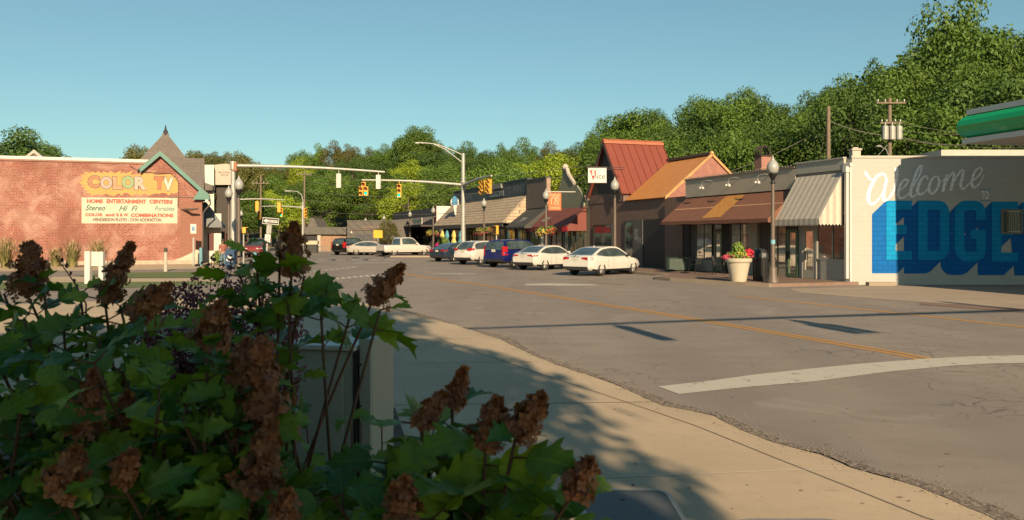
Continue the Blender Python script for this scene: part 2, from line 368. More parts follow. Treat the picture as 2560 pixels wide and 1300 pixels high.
# right-hand pavement, kerb and driveway ------------------------------------------------
F0=Vector((13.94,34.1)); U=Vector((-.3345,.9424)); NV=Vector((.9424,.3345)); FROT=math.atan2(-.9424,.3345)
def FW(s,off): p=F0+U*s-NV*off; return (p.x,p.y)      # s metres away from the mural corner, off metres out towards the road
def fx(px,off=0.0):
    k=(px-1280)/FPX; A=F0-NV*off; return -((A.x-k*A.y)/(.3345+.9424*k))
def fz(py,x,off=0.0):
    Y=(F0-NV*off+U*(-x)).y; return EYE+(HZ-py)/FPX*Y
kerb=[(-.15,4.1),(1,4.5),(5.0,5.5),(6.3,5.5),(7.3,4.9),(8.2,3.8),(48,3.8),(49,5.5),(50.5,9.0),(60,9.2),(62,8.2),(63.5,3.9),(120,3.9)]
kw=[FW(*k) for k in kerb]
m=MB(); ring=kw+[FW(120,-.2),FW(-.15,-.2)]
m.prism(ring,-.05,.13,'z'); struct(m.build('sidewalk',M_paver))
m=MB()
for q in ribbon(kw,.17): m.prism([(p.x,p.y) for p in q],-.02,.136,'z')
struct(m.build('curb',M_curb))
# driveway apron right of the first lamp
sheet('driveway',[FW(-1.2,4.1),FW(-1.25,-.1),(30,34.2),(60,34.5),(60,20),G(2800,790),G(2560,772),G(2250,752),G(2000,732)],.006,concrete_mat('driveway_concrete',(.40,.32,.245)))
sheet('paver_band',[G(2300,757),G(2430,764),G(2800,787),G(2800,800),G(2560,782),G(2430,772),G(2300,762)],.009,M_paver)
m=MB(); m.box(-.55,.55,-.17,.17,0,.14); 
o=m.build('curb_stone',M_curb,loc=(14.9,33.6,0)); tag(o,'short concrete block lying at the foot of the mural wall','block')
# left side: far pavement, verge, parking strip
def psheet(n,pts,z,mt): return sheet(n,[G(*p) for p in pts],z,mt)
psheet('sidewalk',[(-600,672),(0,666),(330,657),(520,657),(640,652),(640,668),(500,672),(330,676),(0,679),(-600,684)],.01,M_conc)
psheet('grass_strip',[(320,682),(500,680),(520,686),(500,694),(320,695),(180,690)],.014,M_grass)
psheet('grass_strip',[(-600,716),(0,707),(200,706),(520,704),(560,712),(300,720),(0,724),(-600,734)],.014,M_grass)
psheet('sidewalk',[(-600,700),(0,694),(180,692),(330,697),(520,696),(560,702),(520,706),(0,706),(-600,714)],.011,M_conc)
# ================================================================= LETTERING
def text_geo(s,x0,x1,z0,z1,offset=0.0,shear=0.0,spacing=1.0):
    cu=bpy.data.curves.new('t','FONT'); cu.body=s; cu.size=1; cu.offset=offset; cu.shear=shear; cu.space_character=spacing; cu.resolution_u=3
    o=bpy.data.objects.new('t',cu); col.objects.link(o); dg=bpy.context.evaluated_depsgraph_get(); dg.update()
    me=bpy.data.meshes.new_from_object(o.evaluated_get(dg)); vs=[v.co.copy() for v in me.vertices]; fs=[tuple(p.vertices) for p in me.polygons]
    bpy.data.objects.remove(o); bpy.data.curves.remove(cu); bpy.data.meshes.remove(me)
    a,b=min(v.x for v in vs),max(v.x for v in vs); c,d=min(v.y for v in vs),max(v.y for v in vs)
    return [(x0+(v.x-a)/(b-a)*(x1-x0), z0+(v.y-c)/(d-c)*(z1-z0)) for v in vs], fs
def put_text(name,s,x0,x1,z0,z1,y,mt,parent,**kw):
    vs,fs=text_geo(s,x0,x1,z0,z1,**kw); m=MB(); m.add([(a,y,b) for a,b in vs],fs); return m.build(name,mt,parent)
def flat(name,pts,y,mt,parent): m=MB(); m.poly([(a,y,b) for a,b in pts]); return m.build(name,mt,parent)
def cm(P,n=6):       # Catmull-Rom
    out=[]
    for i in range(len(P)-1):
        p0=P[max(i-1,0)];p1=P[i];p2=P[i+1];p3=P[min(i+2,len(P)-1)]
        for k in range(n):
            t=k/n; out.append(tuple(.5*((2*p1[j])+(-p0[j]+p2[j])*t+(2*p0[j]-5*p1[j]+4*p2[j]-p3[j])*t*t+(-p0[j]+3*p1[j]-3*p2[j]+p3[j])*t**3) for j in range(len(p1))))
    out.append(tuple(P[-1])); return out
# ================================================================= MURAL BUILDING (corner shop)
M_mural=plain('painted_block_wall',(.47,.44,.375),.8,var=.05,sc_=.8)
def block_wall():
    q=N('painted_block'); b=q.n("TexBrick"); q.l(q.vec((1,1,1),'XZY'),b.inputs['Vector']); b.inputs['Scale'].default_value=1
    for k,c in (('Color1',(.50,.485,.45)),('Color2',(.485,.47,.435)),('Mortar',(.42,.405,.37))): b.inputs[k].default_value=c+(1,)
    b.inputs['Brick Width'].default_value=.4; b.inputs['Row Height'].default_value=.2; b.inputs['Mortar Size'].default_value=.006
    cc=q.mix(q.ramp(q.noise(.6,5),[(.4,0.0),(.75,.35)]),b.outputs[0],(.45,.42,.37)); cc=q.mix(q.ramp(q.noise(2,6,.8,q.vec((1,1,.25))),[(.56,0.0),(.8,.4)]),cc,(.38,.33,.26))
    q.bump(b.outputs[1],-.3,.008); return q.done(cc,.85,0,.2)
M_block=block_wall()
YW=34.1
mb=thing('corner_shop','pale corner shop with a big blue welcome mural on its side wall','building',(0,0,0))
back=F0+U*3.36+NV*15
m=MB(); m.prism([(13.94,YW),(31,YW),(33,YW+9),(back.x,back.y),(F0+U*3.36)[:]],-.02,5.2,'z'); m.build('wall',M_block,mb)
m=MB(); m.prism([(13.90,YW-.04),(31,YW-.04),(31,YW+.3),(14.05,YW+.3)],5.2,5.29,'z'); m.prism([(19.4,YW+3.5),(23.3,YW+3.5),(23.3,YW+8),(19.4,YW+8)],5.2,5.9,'z'); m.build('parapet_cap',plain('parapet_cap',(.5,.46,.39),.8,var=.08),mb)
m=MB(); m.lathe([(.5,0),(.5,.22),(.38,.3),(.1,.34)],(22.6+1.0,YW+2.6,5.2),16); m.build('roof_vent',M_galv,mb)
m=MB(); m.box(14.08,14.42,YW+.3,YW+.64,5.2,5.55); m.box(14.04,14.46,YW+.26,YW+.68,5.55,5.62); m.box(14.15,14.35,YW+.37,YW+.57,5.62,5.68); m.build('chimney_cap',M_cream,mb)
def zc(x,z): return ((2100+x/3.824-1280)/FPX*YW, EYE+(HZ-(380+z/3.824))/FPX*YW)      # zoomed-crop reading -> wall plane
M_blue1=wallpaint('mural_blue',(.004,.30,.62),.4,.2,.70,None,.2); M_blue2=wallpaint('mural_navy',(.004,.14,.46),.4,.2,.70,None,.2); M_script=wallpaint('mural_white_script',(1.0,1.0,.98),.4,.2,.75,None,.1)
def stroke_quads(pts,wd): return [[(p.x,p.y) for p in q] for q in ribbon(pts,wd)]
def arc(cx,cy,r,a0,a1,n=7): return [(cx+r*math.cos(R(a0+(a1-a0)*i/n)),cy+r*math.sin(R(a0+(a1-a0)*i/n))) for i in range(n+1)]
def rect(x0,y0,x1,y1): return [[(x0,y0),(x1,y0),(x1,y1),(x0,y1)]]
LET={}
def letE(x0,x1,y0,y1): 
    s=90; my=(y0+y1)/2-8
    return rect(x0,y0,x0+s,y1)+rect(x0+s,y0,x1,y0+85)+rect(x0+s,my-44,x1-50,my+46)+rect(x0+s,y1-85,x1,y1)
def ringq(outer,inner): return [[outer[i],outer[i+1],inner[i+1],inner[i]] for i in range(len(outer)-1)]
def letD(x0,x1,y0,y1):
    ro,ri=105,20; q=rect(x0,y0,x0+90,y1)
    out=[(x0+90,y0)]+arc(x1-ro,y0+ro,ro,-90,0)+arc(x1-ro,y1-ro,ro,0,90)+[(x0+90,y1)]
    ix=x1-88; inn=[(x0+90,y0+88)]+arc(ix-ri,y0+88+ri,ri,-90,0)+arc(ix-ri,y1-88-ri,ri,0,90)+[(x0+90,y1-88)]
    return q+ringq(out,inn)
def letG(x0,x1,y0,y1):
    ro,ri=110,30; yo=y0+185; yb=(y0+y1)/2-12
    out=[(x1,yo)]+arc(x1-ro,y0+ro,ro,0,-90)+arc(x0+ro,y0+ro,ro,-90,-180)+arc(x0+ro,y1-ro,ro,180,90)+arc(x1-ro,y1-ro,ro,90,0)+[(x1,yb)]
    a,b=x0+90,x1-90; inn=[(b,yo)]+arc(b-ri,y0+90+ri,ri,0,-90)+arc(a+ri,y0+90+ri,ri,-90,-180)+arc(a+ri,y1-90-ri,ri,180,90)+arc(b-ri,y1-90-ri,ri,90,0)+[(b,yb)]
    return ringq(out,inn)+rect(x0+150,yb,b,yb+88)
def letW(x0,x1,y0,y1):
    q=[]; w_=(x1-x0)
    for a,b,c,d in ((0,.22,.26,.04),(.22,.5,.5-.22,.04)): pass
    P=[(x0+45,y0),(x0+w_*.27,y1),(x0+w_*.5,y0+140),(x0+w_*.73,y1),(x1-45,y0)]
    for a,b in zip(P,P[1:]): q.append([(a[0]-44,a[1]),(a[0]+44,a[1]),(b[0]+44,b[1]),(b[0]-44,b[1])])
    return q
letters=[letE(440,685,465,1030),letD(745,1040,465,1032),letG(1095,1390,465,1045),letE(1450,1700,475,1046),letW(1740,2140,480,1050),letD(2200,2500,485,1055)]
def hull(P):
    P=sorted(set(P)); 
    def half(P):
        h=[]
        for p in P:
            while len(h)>1 and (h[-1][0]-h[-2][0])*(p[1]-h[-2][1])-(h[-1][1]-h[-2][1])*(p[0]-h[-2][0])<=0: h.pop()
            h.append(p)
        return h
    a=half(P); b=half(P[::-1]); return a[:-1]+b[:-1]
mm=MB(); k=0
for L in letters:
    for q in L:
        h=hull([tuple(p) for p in q]+[(x-135,y+130) for x,y in q]); y=YW-.004-k*.00022; k+=1
        mm.poly([(a,y,b) for a,b in (zc(*p) for p in h)])
mm.build('letter_shadow',M_blue2,mb)
y1_=YW-.004-k*.00022-.003
for i,L in enumerate(letters):
    mm=MB()
    for j,q in enumerate(L): mm.poly([(a,y1_-j*.00015,b) for a,b in (zc(*p) for p in q)])
    mm.build('painted_letter',M_blue1,mb)
# script word
SCR=[ # zoomed crop coordinates, with width
 [(238,188,30),(262,225,30),(290,262,22),(325,255,18),(365,218,18),(405,205,20),(432,225,24),(438,262,22)],
 [(395,215,16),(345,245,30),(300,320,36),(272,400,40),(272,465,38),(300,498,28),(345,475,20),(395,410,16),(440,320,14),(455,270,10)],
 [(448,250,20),(428,330,32),(415,410,36),(418,462,30),(450,455,20),(495,400,24),(530,315,30),(543,230,34),(535,145,40)],
 [(552,375,12),(600,345,18),(640,300,22),(645,268,22),(622,262,20),(585,295,26),(560,360,32),(555,415,30),(580,442,24),(625,425,16),(668,380,12)],
 [(668,385,12),(715,300,16),(765,205,20),(778,140,24),(752,150,26),(712,240,30),(685,330,32),(672,400,30),(688,430,22),(722,410,14),(748,380,12)],
 [(835,262,20),(825,232,18),(790,245,24),(752,310,32),(738,375,32),(760,405,24),(805,385,14),(850,335,12)],
 [(925,232,16),(885,250,22),(852,320,30),(852,375,30),(878,398,24),(920,360,24),(945,290,26),(935,245,22),(915,232,16)],
 [(930,290,10),(970,285,10),(1000,250,12)],
 [(1022,212,26),(1003,280,30),(978,385,32)],
 [(985,345,12),(1025,265,18),(1065,205,24),(1088,205,28),(1078,270,30),(1056,372,32)],
 [(1062,330,12),(1105,250,18),(1148,185,24),(1175,180,28),(1165,245,30),(1150,310,30),(1165,352,26),(1200,335,16),(1245,280,12)],
 [(1245,285,12),(1300,250,18),(1345,195,22),(1348,158,22),(1325,152,20),(1285,190,26),(1258,265,32),(1258,320,30),(1285,338,24),(1330,300,16),(1375,215,12)],
]
mm=MB(); k=0
for S in SCR:
    for part in [cm(S,5)]:
        Q=ribbon([(p[0],p[1]) for p in part],[p[2]*.92 for p in part])
        for q in Q: mm.poly([(a,YW-.005-k*.00006,b) for a,b in (zc(v.x,v.y) for v in q)]); k+=1
mm.build('script_lettering',M_script,mb)
x0,z1=zc(1350,372); x1,z0=zc(1422,452)
put_text('painted_word','TO',x0,x1,z0,z1,YW-.006,M_script,mb,offset=.03)
for yy in (360,463):
    a=zc(1338,yy-3); b=zc(1440,yy+3); flat('painted_rule',[(a[0],a[1]),(b[0],a[1]),(b[0],b[1]),(a[0],b[1])],YW-.006,M_blue1,mb)
# window in the mural wall
a=zc(1548,560); b=zc(1728,770)
wn=MB(); 
for q in ((a[0]-.06,a[0]+.02,b[1]-.06,a[1]+.06),(b[0]-.02,b[0]+.06,b[1]-.06,a[1]+.06),(a[0]+.02,b[0]-.02,a[1]-.02,a[1]+.06),(a[0]+.02,b[0]-.02,b[1]-.06,b[1]+.02)): wn.box(q[0],q[1],YW-.07,YW-.001,q[2],q[3])
wf=wn.build('window',plain('window_frame_grey',(.16,.15,.13),.6),mb)
m=MB(); m.box(a[0]+.02,b[0]-.02,YW-.052,YW-.045,b[1]+.02,a[1]-.02); m.build('pane',glass('mural_window',(.07,.072,.062)),wf)
m=MB()
for i in range(9): x=a[0]+.05+i*(b[0]-a[0]-.1)/8.5; m.box(x,x+.05,YW-.058,YW-.053,b[1]+.05,a[1]-.05)
m.build('curtain',plain('curtain',(.10,.095,.08),.9),wf)
m=MB(); m.sphere((b[0]-.12,YW-.09,b[1]+.3),.03); m.build('latch_light',M_white,wf)
# front of the corner shop, local frame: x along the front (towards camera +), y into the building
cs=thing('shopfront_a','x','x',(F0.x,F0.y,0),FROT)
def fbox(m,px0,px1,z0,z1,off0,off1,mi=0):
    a,b=fx(px0,off1),fx(px1,off1); m.box(min(a,b),max(a,b),-off1,-off0,z0,z1,mi)
M_grey1=plain('grey_green_paint',(.44,.42,.35),.7,var=.06); M_frame=plain('shop_frame_grey',(.46,.43,.36),.6,var=.05)
def corner_front(parent):
    def B(name,mt,parts,par=parent):
        m=MB()
        for p in parts: m.box(*p)
        o=m.build(name,mt,par); return o
    o=[]
    o.append(B('corner_pier',M_white,[(-.32,.0,-.10,-.004,.05,4.85),(-.38,.04,-.14,-.004,4.85,5.0)]))
    o.append(B('downspout',M_white,[(-.20,-.08,-.22,-.105,.25,4.7),(-.24,-.04,-.28,-.10,4.62,4.85)]))
    o.append(B('cornice',M_grey1,[(-3.36,-.34,-.12,-.004,4.75,5.2),(-3.40,-.32,-.17,-.004,5.2,5.27)]))
    o.append(B('bulkhead',M_frame,[(-1.78,-.36,-.09,-.004,.13,.98)]))
    xw0,xw1=fx(2045,.05),-.36
    mid=fx(2082,.05)
    o.append(B('window',M_frame,[(xw0-.07,xw0,-.08,-.004,.98,2.95),(mid-.03,mid+.03,-.08,-.004,1.02,2.9),(xw0,xw1,-.08,-.004,2.9,3.0),(xw0,xw1,-.10,-.004,.98,1.03)]))
    B('pane',glass('display_glass',(.035,.032,.027),.04,.5,1.5),[(xw0,mid-.03,-.045,-.02,1.03,2.9),(mid+.03,xw1,-.045,-.02,1.03,2.9)],o[-1])
    d0,d1=fx(2008,.05),fx(2040,.05)
    o.append(B('door',M_frame,[(d0,d0+.16,-.08,-.004,.14,2.35),(d1-.16,d1,-.08,-.004,.14,2.35),(d0+.16,d1-.16,-.08,-.004,.14,.5),(d0+.16,d1-.16,-.08,-.004,2.2,2.35)]))
    B('pane',M_glasst,[(d0+.16,d1-.16,-.05,-.02,.5,2.2)],o[-1]); B('handle',M_black,[(d0+.2,d0+.24,-.13,-.08,.95,1.35)],o[-1])
    o.append(B('transom',M_frame,[(d0-.06,d0,-.09,-.004,.14,3.0),(d1,d1+.08,-.09,-.004,.14,3.0),(d0,d1,-.09,-.004,2.36,2.5),(d0,d1,-.09,-.004,2.85,3.0)]))
    B('pane',M_glasst,[(d0,d1,-.05,-.02,2.5,2.85)],o[-1])
corner_front(cs)
# striped awning
M_strA=plain('awning_cream_stripe',(.58,.52,.43),.8,var=.06,sc_=5); M_strB=plain('awning_taupe_stripe',(.42,.38,.32),.8,var=.06,sc_=5)
aw=MB(); xa,xb=fx(1937,1.32),fx(2113,0.0); zt,zb=4.62,2.72; n=17
for i in range(n):
    a=xa+(xb-xa)*i/n; b=xa+(xb-xa)*(i+1)/n; mi=i%2
    aw.poly([(a,-.12,zt),(b,-.12,zt),(b,-1.32,zb),(a,-1.32,zb)],mi)
    # scalloped valance
    aw.poly([(a,-1.32,zb),(b,-1.32,zb),(b,-1.33,zb-.22),((a*3+b)/4 if 0 else a+(b-a)*.75,-1.33,zb-.28),(a+(b-a)*.5,-1.33,zb-.30),(a+(b-a)*.25,-1.33,zb-.28),(a,-1.33,zb-.22)],mi)
for x in (xa,xb):
    for i in range(7):
        a=i/7; b=(i+1)/7; ya,yb=-.12-1.2*a,-.12-1.2*b; za,zb_=zt-(zt-zb)*a,zt-(zt-zb)*b
        aw.poly([(x,ya,za),(x,yb,zb_),(x,yb,zb-.22),(x,(ya+yb)/2,zb-.29),(x,ya,zb-.22)],(i+1)%2)
aw.build('awning',[M_strA,M_strB],cs,recalc=False)
# merge that front into the corner shop (same building)
for c in kids(cs): 
    c.parent=mb; c.matrix_local=Matrix.Translation((F0.x,F0.y,0))@Matrix.Rotation(FROT,4,'Z')
bpy.data.objects.remove(cs)
# ================================================================= shops along the street
def shop(name,label,cat='building'): return thing(name,label,cat,(F0.x,F0.y,0),FROT)
def body(t,x0,x1,h,mt,depth=13,name='wall'):
    m=MB(); m.box(x0,x1,0,depth,-.02,h); return m.build(name,mt,t)
def window(t,x0,x1,z0,z1,mt_f,mt_g,nx=1,nz=1,y=0,fw=.06,name='window'):
    m=MB(); m.box(x0,x0+fw,y-.07,y-.003,z0,z1); m.box(x1-fw,x1,y-.07,y-.003,z0,z1); m.box(x0+fw,x1-fw,y-.07,y-.003,z0,z0+fw); m.box(x0+fw,x1-fw,y-.07,y-.003,z1-fw,z1)
    for i in range(1,nx): x=x0+(x1-x0)*i/nx; m.box(x-.02,x+.02,y-.06,y-.003,z0+fw,z1-fw)
    for i in range(1,nz):
        z=z0+(z1-z0)*i/nz
        for j in range(nx):
            a=x0+(x1-x0)*j/nx+(.02 if j else fw); b=x0+(x1-x0)*(j+1)/nx-(.02 if j<nx-1 else fw); m.box(a,b,y-.058,y-.003,z-.02,z+.02)
    o=m.build(name,mt_f,t); g=MB(); g.box(x0+fw*.8,x1-fw*.8,y-.03,y-.02,z0+fw*.8,z1-fw*.8); g.build('pane',mt_g,o); return o
def awning(t,x0,x1,off,zt,zb,mt,val=.16,ytop=.06,name='awning',mtv=None,side=True):
    m=MB(); th=.03
    m.add([(x0,-ytop,zt),(x1,-ytop,zt),(x1,-off,zb),(x0,-off,zb)],[(0,1,2,3)])
    n=12
    for i in range(n):
        a=x0+(x1-x0)*i/n; b=x0+(x1-x0)*(i+1)/n; m.poly([(a,-off,zb),(b,-off,zb),(b,-off-.005,zb-val-.02*math.sin(i*2.1)),(a,-off-.005,zb-val-.02*math.sin((i-1)*2.1))],1)
    if side:
        for x in (x0,x1): m.poly([(x,-ytop,zt),(x,-off,zb),(x,-off,zb-val),(x,-ytop,zb-val)])
    m.poly([(x0,-ytop,zb-val+.05),(x1,-ytop,zb-val+.05),(x1,-ytop,zt),(x0,-ytop,zt)])
    return m.build(name,[mt,mtv or mt],t,recalc=False)
# --- grey fronted cafe with the brown awning
x0,x1=-12.66,-3.40
cb=shop('cafe','grey fronted cafe with a long brown awning and rope lights on its parapet')
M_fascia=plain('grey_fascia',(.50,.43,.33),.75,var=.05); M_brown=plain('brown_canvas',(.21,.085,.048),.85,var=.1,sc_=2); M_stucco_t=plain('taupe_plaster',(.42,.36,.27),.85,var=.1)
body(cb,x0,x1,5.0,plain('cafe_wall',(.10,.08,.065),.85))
m=MB(); m.box(x0,x1,-.12,-.002,4.12,5.05); m.build('fascia',M_fascia,cb)
m=MB(); m.box(x0-.05,x1,-.18,-.002,5.05,5.13); 
for i in range(46): x=x0+.1+i*(x1-x0-.2)/45; m.sphere((x,-.12,5.18+.02*math.sin(i)),.035,0,6,4)
m.build('rope_lights',plain('string_light',(.20,.17,.13),.6),cb)
awning(cb,x0+.05,x1+.15,1.7,4.08,2.78,M_brown,.18)
def awp(u,v,x0=x0+.05,x1=x1+.15,off=1.7,zt=4.08,zb=2.78,lift=.006):
    return (x0+(x1-x0)*u, -(.06+(off-.06)*v)-lift, zt+(zb-zt)*v+lift)
m=MB(); m.poly([awp(.015,.47),awp(.99,.45),awp(.99,.49),awp(.015,.52)]); m.build('awning_seam',plain('faded_seam',(.50,.26,.13),.8),cb)
m=MB(); a_,b_=.415,.585; m.poly([awp(a_,.06,lift=.012),awp(b_,.04,lift=.012),awp(b_,.90,lift=.012),awp(a_,.92,lift=.012)])
M_gold=N('gold_banner'); f=M_gold.noise(7,5,.8); M_gold=M_gold.done(M_gold.mix(M_gold.ramp(f,[(.42,0.0),(.6,.8)]),(.56,.30,.05),(.45,.13,.04)),.7)
m.build('awning_banner',M_gold,cb)
for px in (1760,1826,1900):
    x=fx(px,.5); m=MB(); m.tube([(x+.25,-.12,4.86),(x+.22,-.45,4.9),(x,-.6,4.83),(x-.05,-.62,4.66)],.018,6)
    g=m.build('gooseneck_lamp',plain('lamp_arm',(.22,.21,.18),.5),cb)
    m=MB(); m.sphere((x-.17,-.62,4.52),.075,0,8,5); m.sphere((x+.07,-.62,4.50),.075,0,8,5); m.tube([(x-.17,-.62,4.58),(x-.05,-.62,4.68),(x+.07,-.62,4.56)],.015,5); m.build('bulb',M_white,g)
for pxa,pxb,kind in ((1708,1724,'dk'),(1739,1781,'win'),(1784,1806,'door'),(1808,1825,'dk'),(1826,1876,'win'),(1877,1897,'pier'),(1922,1966,'win'),(1967,2004,'gdoor')):
    a,b=fx(pxa,.05),fx(pxb,.05)
    if kind=='win': window(cb,a,b,.75,2.72,plain('bronze_mullion',(.075,.055,.038),.5),M_glasst,2,3)
    if kind=='win': m=MB(); m.box(a,b,-.06,-.003,.13,.75); m.build('bulkhead',M_stucco_t,cb)
    if kind=='door': o=window(cb,a+.05,b-.05,.16,2.25,plain('pale_green_door',(.16,.18,.10),.6),M_glasst,1,1,0,.13,'door'); window(cb,a,b,2.28,2.72,plain('bronze_mullion',(0,0,0)),M_glasst,name='transom')
    if kind=='pier': m=MB(); m.box(a,b,-.14,-.003,.13,2.9); m.build('pier',M_stucco_t,cb)
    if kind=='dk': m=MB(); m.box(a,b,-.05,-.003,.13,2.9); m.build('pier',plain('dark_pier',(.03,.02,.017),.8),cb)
    if kind=='gdoor':
        b=min(b,-3.05+0.0) if False else b
        o=window(cb,a,b-.25,.16,2.3,plain('green_door_paint',(.09,.16,.085),.55),M_glasst,1,1,0,.15,'door'); m=MB(); m.box(a+.05,a+.09,-.14,-.07,.9,1.3); m.build('handle',M_black,o)
        window(cb,a,b-.25,2.42,2.85,plain('bronze_mullion',(0,0,0)),M_glasst,name='transom')
x=fx(1886,.2); m=MB(); m.box(x-.1,x+.1,-.16,-.141,1.55,1.9); m.box(x-.1,x+.1,-.16,-.141,1.95,2.1); m.build('notice',plain('paper_notice',(.4,.36,.3),.8),cb)
# chimney on the cafe roof
ch=F0+U*8.3+NV*2.2
yc=ch.y*1.0; xx,yy=XY(1907,44.5)
m=MB(); m.box(-.31,.31,-.31,.31,4.9,ZZ(392,44.5)); m.build('chimney',M_brickch,cb,loc=Vector((-(Vector((xx,yy))-F0).dot(U),(Vector((xx,yy))-F0).dot(NV),0)))
chn=[c for c in kids(cb) if c.name.startswith('chimney')][0]
m=MB(); zt=ZZ(392,44.5); m.box(-.36,.36,-.36,.36,zt,zt+.06)
for s in (-.22,0,.22): m.tube([(s,-.28,zt+.06),(s,-.3,zt+.35),(s,-.16,zt+.52),(s,0,zt+.56),(s,.16,zt+.52),(s,.3,zt+.35),(s,.28,zt+.06)],.05,6)
m.build('chimney_hood',plain('rusted_dark_metal',(.035,.022,.018),.8),chn)
# --- pizzeria: dark brick, black gable with red-brown metal roof, copper roof
xs1=-12.70; xs0=-25.5; xg0,xg1=-25.4,-20.3
pz=shop('pizzeria','dark brick pizzeria with a steep red metal gable and a copper lean-to roof')
body(pz,xs0,xs1,4.22,M_brickdk); m=MB(); m.box(xg0,xg1,-.03,.4,4.22,4.8); m.build('brick_gable_base',M_brickdk,pz)
xa=(xg0+xg1)/2; zr=8.3; D=4.2
M_char=N('charred_boards'); sp=M_char.n("TexWave",wave_type='BANDS',bands_direction='Z'); sp.inputs['Scale'].default_value=1.9; M_char.l(M_char.tc.outputs['Object'],sp.inputs['Vector']); M_char.bump(sp.outputs[1],.9,.03); M_char=M_char.done(M_char.mix(M_char.ramp(sp.outputs[1],[(.1,0.0),(.4,1.0)]),(.02,.018,.016),(.07,.06,.05)),.8)
m=MB(); m.prism([(xg0+.1,4.8),(xg1-.1,4.8),(xa,zr-.1)],.02,D,'y'); m.build('gable_wall',M_char,pz)
M_redm=plain('red_brown_standing_seam',(.23,.058,.036),.5,.0,var=.06,sc_=1.5)
def roofslab(m,p0,p1,p2,p3,th=.09,mi=0):
    P=[Vector(p) for p in (p0,p1,p2,p3)]; n=(P[1]-P[0]).cross(P[3]-P[0]).normalized()
    if n.z<0: n=-n
    m.loft([[tuple(p) for p in P],[tuple(p+n*th) for p in P]],mi); return n
m=MB(); e=.25
n1=roofslab(m,(xa,-e,zr),(xg1+.12,-e,4.65),(xg1+.12,D,4.65),(xa,D,zr)); n2=roofslab(m,(xa,-e,zr),(xg0-.12,-e,4.65),(xg0-.12,D,4.65),(xa,D,zr))
for i in range(9):
    y=-e+.03+i*(D+e-.06)/8
    for n_,xx in ((n1,xg1+.12),(n2,xg0-.12)):
        a=Vector((xa,y,zr))+n_*.09; b=Vector((xx,y,4.65))+n_*.09; m.loft([[a+Vector((0,-.015,0)),a+Vector((0,.015,0)),a+Vector((0,.015,0))+n_*.05,a+Vector((0,-.015,0))+n_*.05],[b+Vector((0,-.015,0)),b+Vector((0,.015,0)),b+Vector((0,.015,0))+n_*.05,b+Vector((0,-.015,0))+n_*.05]])
m.build('steep_roof',M_redm,pz)
m=MB(); m.prism([(xa-.28,zr-.12),(xa+.28,zr-.12),(xa+.24,zr+.06),(xa,zr+.2),(xa-.24,zr+.06)],-e-.02,D+.02,'y'); m.build('ridge_cap',plain('terracotta_ridge',(.40,.12,.055),.6),pz)
m=MB()
for xx in (xg1+.12,xg0-.12):
    a=Vector((xa,-e-.02,zr)); b=Vector((xx,-e-.02,4.6)); m.loft([[a,a+Vector((0,0,-.22)),a+Vector((0,.05,-.22)),a+Vector((0,.05,0))],[b,b+Vector((0,0,-.22)),b+Vector((0,.05,-.22)),b+Vector((0,.05,0))]])
m.build('rake_board',plain('dark_rake',(.05,.035,.03),.6),pz)
# copper roof: ridge parallel to the street
M_copper=plain('copper_sheet',(.66,.29,.08),.5,.1,var=.06,sc_=2); xc0,xc1=-19.9,-14.9
m=MB(); ez,rz,rd=4.2,6.75,3.0; roofslab(m,(xc0,-.12,ez),(xc1,-.12,ez),(xc1,rd,rz),(xc0,rd,rz),.05); nn=Vector((0,-(rz-ez),rd+.12)).normalized()
m.build('copper_roof_sheet',plain('copper_valley_shade',(.30,.11,.035),.5,.2),pz); m=MB(); nrib=14  # darker copper between the ribs paints in the corrugation's shade
for i in range(nrib):
    x=xc0+.08+i*(xc1-xc0-.12)/nrib; w1=.60*(xc1-xc0)/nrib; e0,e1=nn*.052,nn*.064
    A=[Vector((x,-.13,ez)),Vector((x+w1,-.13,ez))]; B=[Vector((x+w1,rd,rz)),Vector((x,rd,rz))]; P=A+B
    m.loft([[p+e0 for p in P],[p+e1 for p in P]])
m.build('copper_roof',M_copper,pz)
m=MB(); roofslab(m,(xc0,2*rd,ez),(xc1,2*rd,ez),(xc1,rd,rz),(xc0,rd,rz),.05); m.build('rear_slope',M_redm,pz)
m=MB(); m.box(xc0,xc1+.05,rd-.16,rd+.16,rz+.07,rz+.22); m.build('ridge_cap',plain('dark_ridge',(.10,.06,.045),.6),pz)
m=MB(); m.prism([(0,ez),(2*rd,ez),(rd,rz)],xc1-.1,xc1-.02,'x'); m.build('end_gable',plain('faded_red_stucco',(.34,.15,.115),.85),pz)
m=MB()
for a,b in (((-.14,ez),(rd,rz+.06)),((2*rd+.1,ez-.05),(rd,rz+.06))):
    m.loft([[(xc1-.02,a[0],a[1]-.08),(xc1+.1,a[0],a[1]-.08),(xc1+.1,a[0],a[1]+.1),(xc1-.02,a[0],a[1]+.1)],[(xc1-.02,b[0],b[1]-.08),(xc1+.1,b[0],b[1]-.08),(xc1+.1,b[0],b[1]+.1),(xc1-.02,b[0],b[1]+.1)]])
m.sphere((xc1+.04,rd,rz+.14),.13); m.build('rake_trim',plain('bright_copper_trim',(.66,.34,.13),.45,.15),pz)
a,b=fx(1484,.05),fx(1530,.05); window(pz,a,b,1.0,2.75,plain('black_mullion',(.02,.02,.018),.5),glass('shaded_glass',(.03,.02,.015)),2,1)
m=MB(); m.box(a+.2,b-.25,-.045,-.031,2.2,2.6); m.build('red_strip',plain('red_strip_board',(.35,.02,.02),.5),pz)  # flat red strip just in front of the pane
a,b=fx(1560,.05),fx(1575,.05)
window(pz,fx(1562,.05),fx(1583,.05),.3,2.95,plain('black_mullion',(0,0,0)),glass('shaded_glass2',(.06,.062,.055)),1,2)
a,b=fx(1583,.06),fx(1606,.06); m=MB(); m.box(a,b,-.06,-.003,.13,3.0); m.build('entrance_panel',plain('slate_panel',(.10,.098,.085),.6),pz)
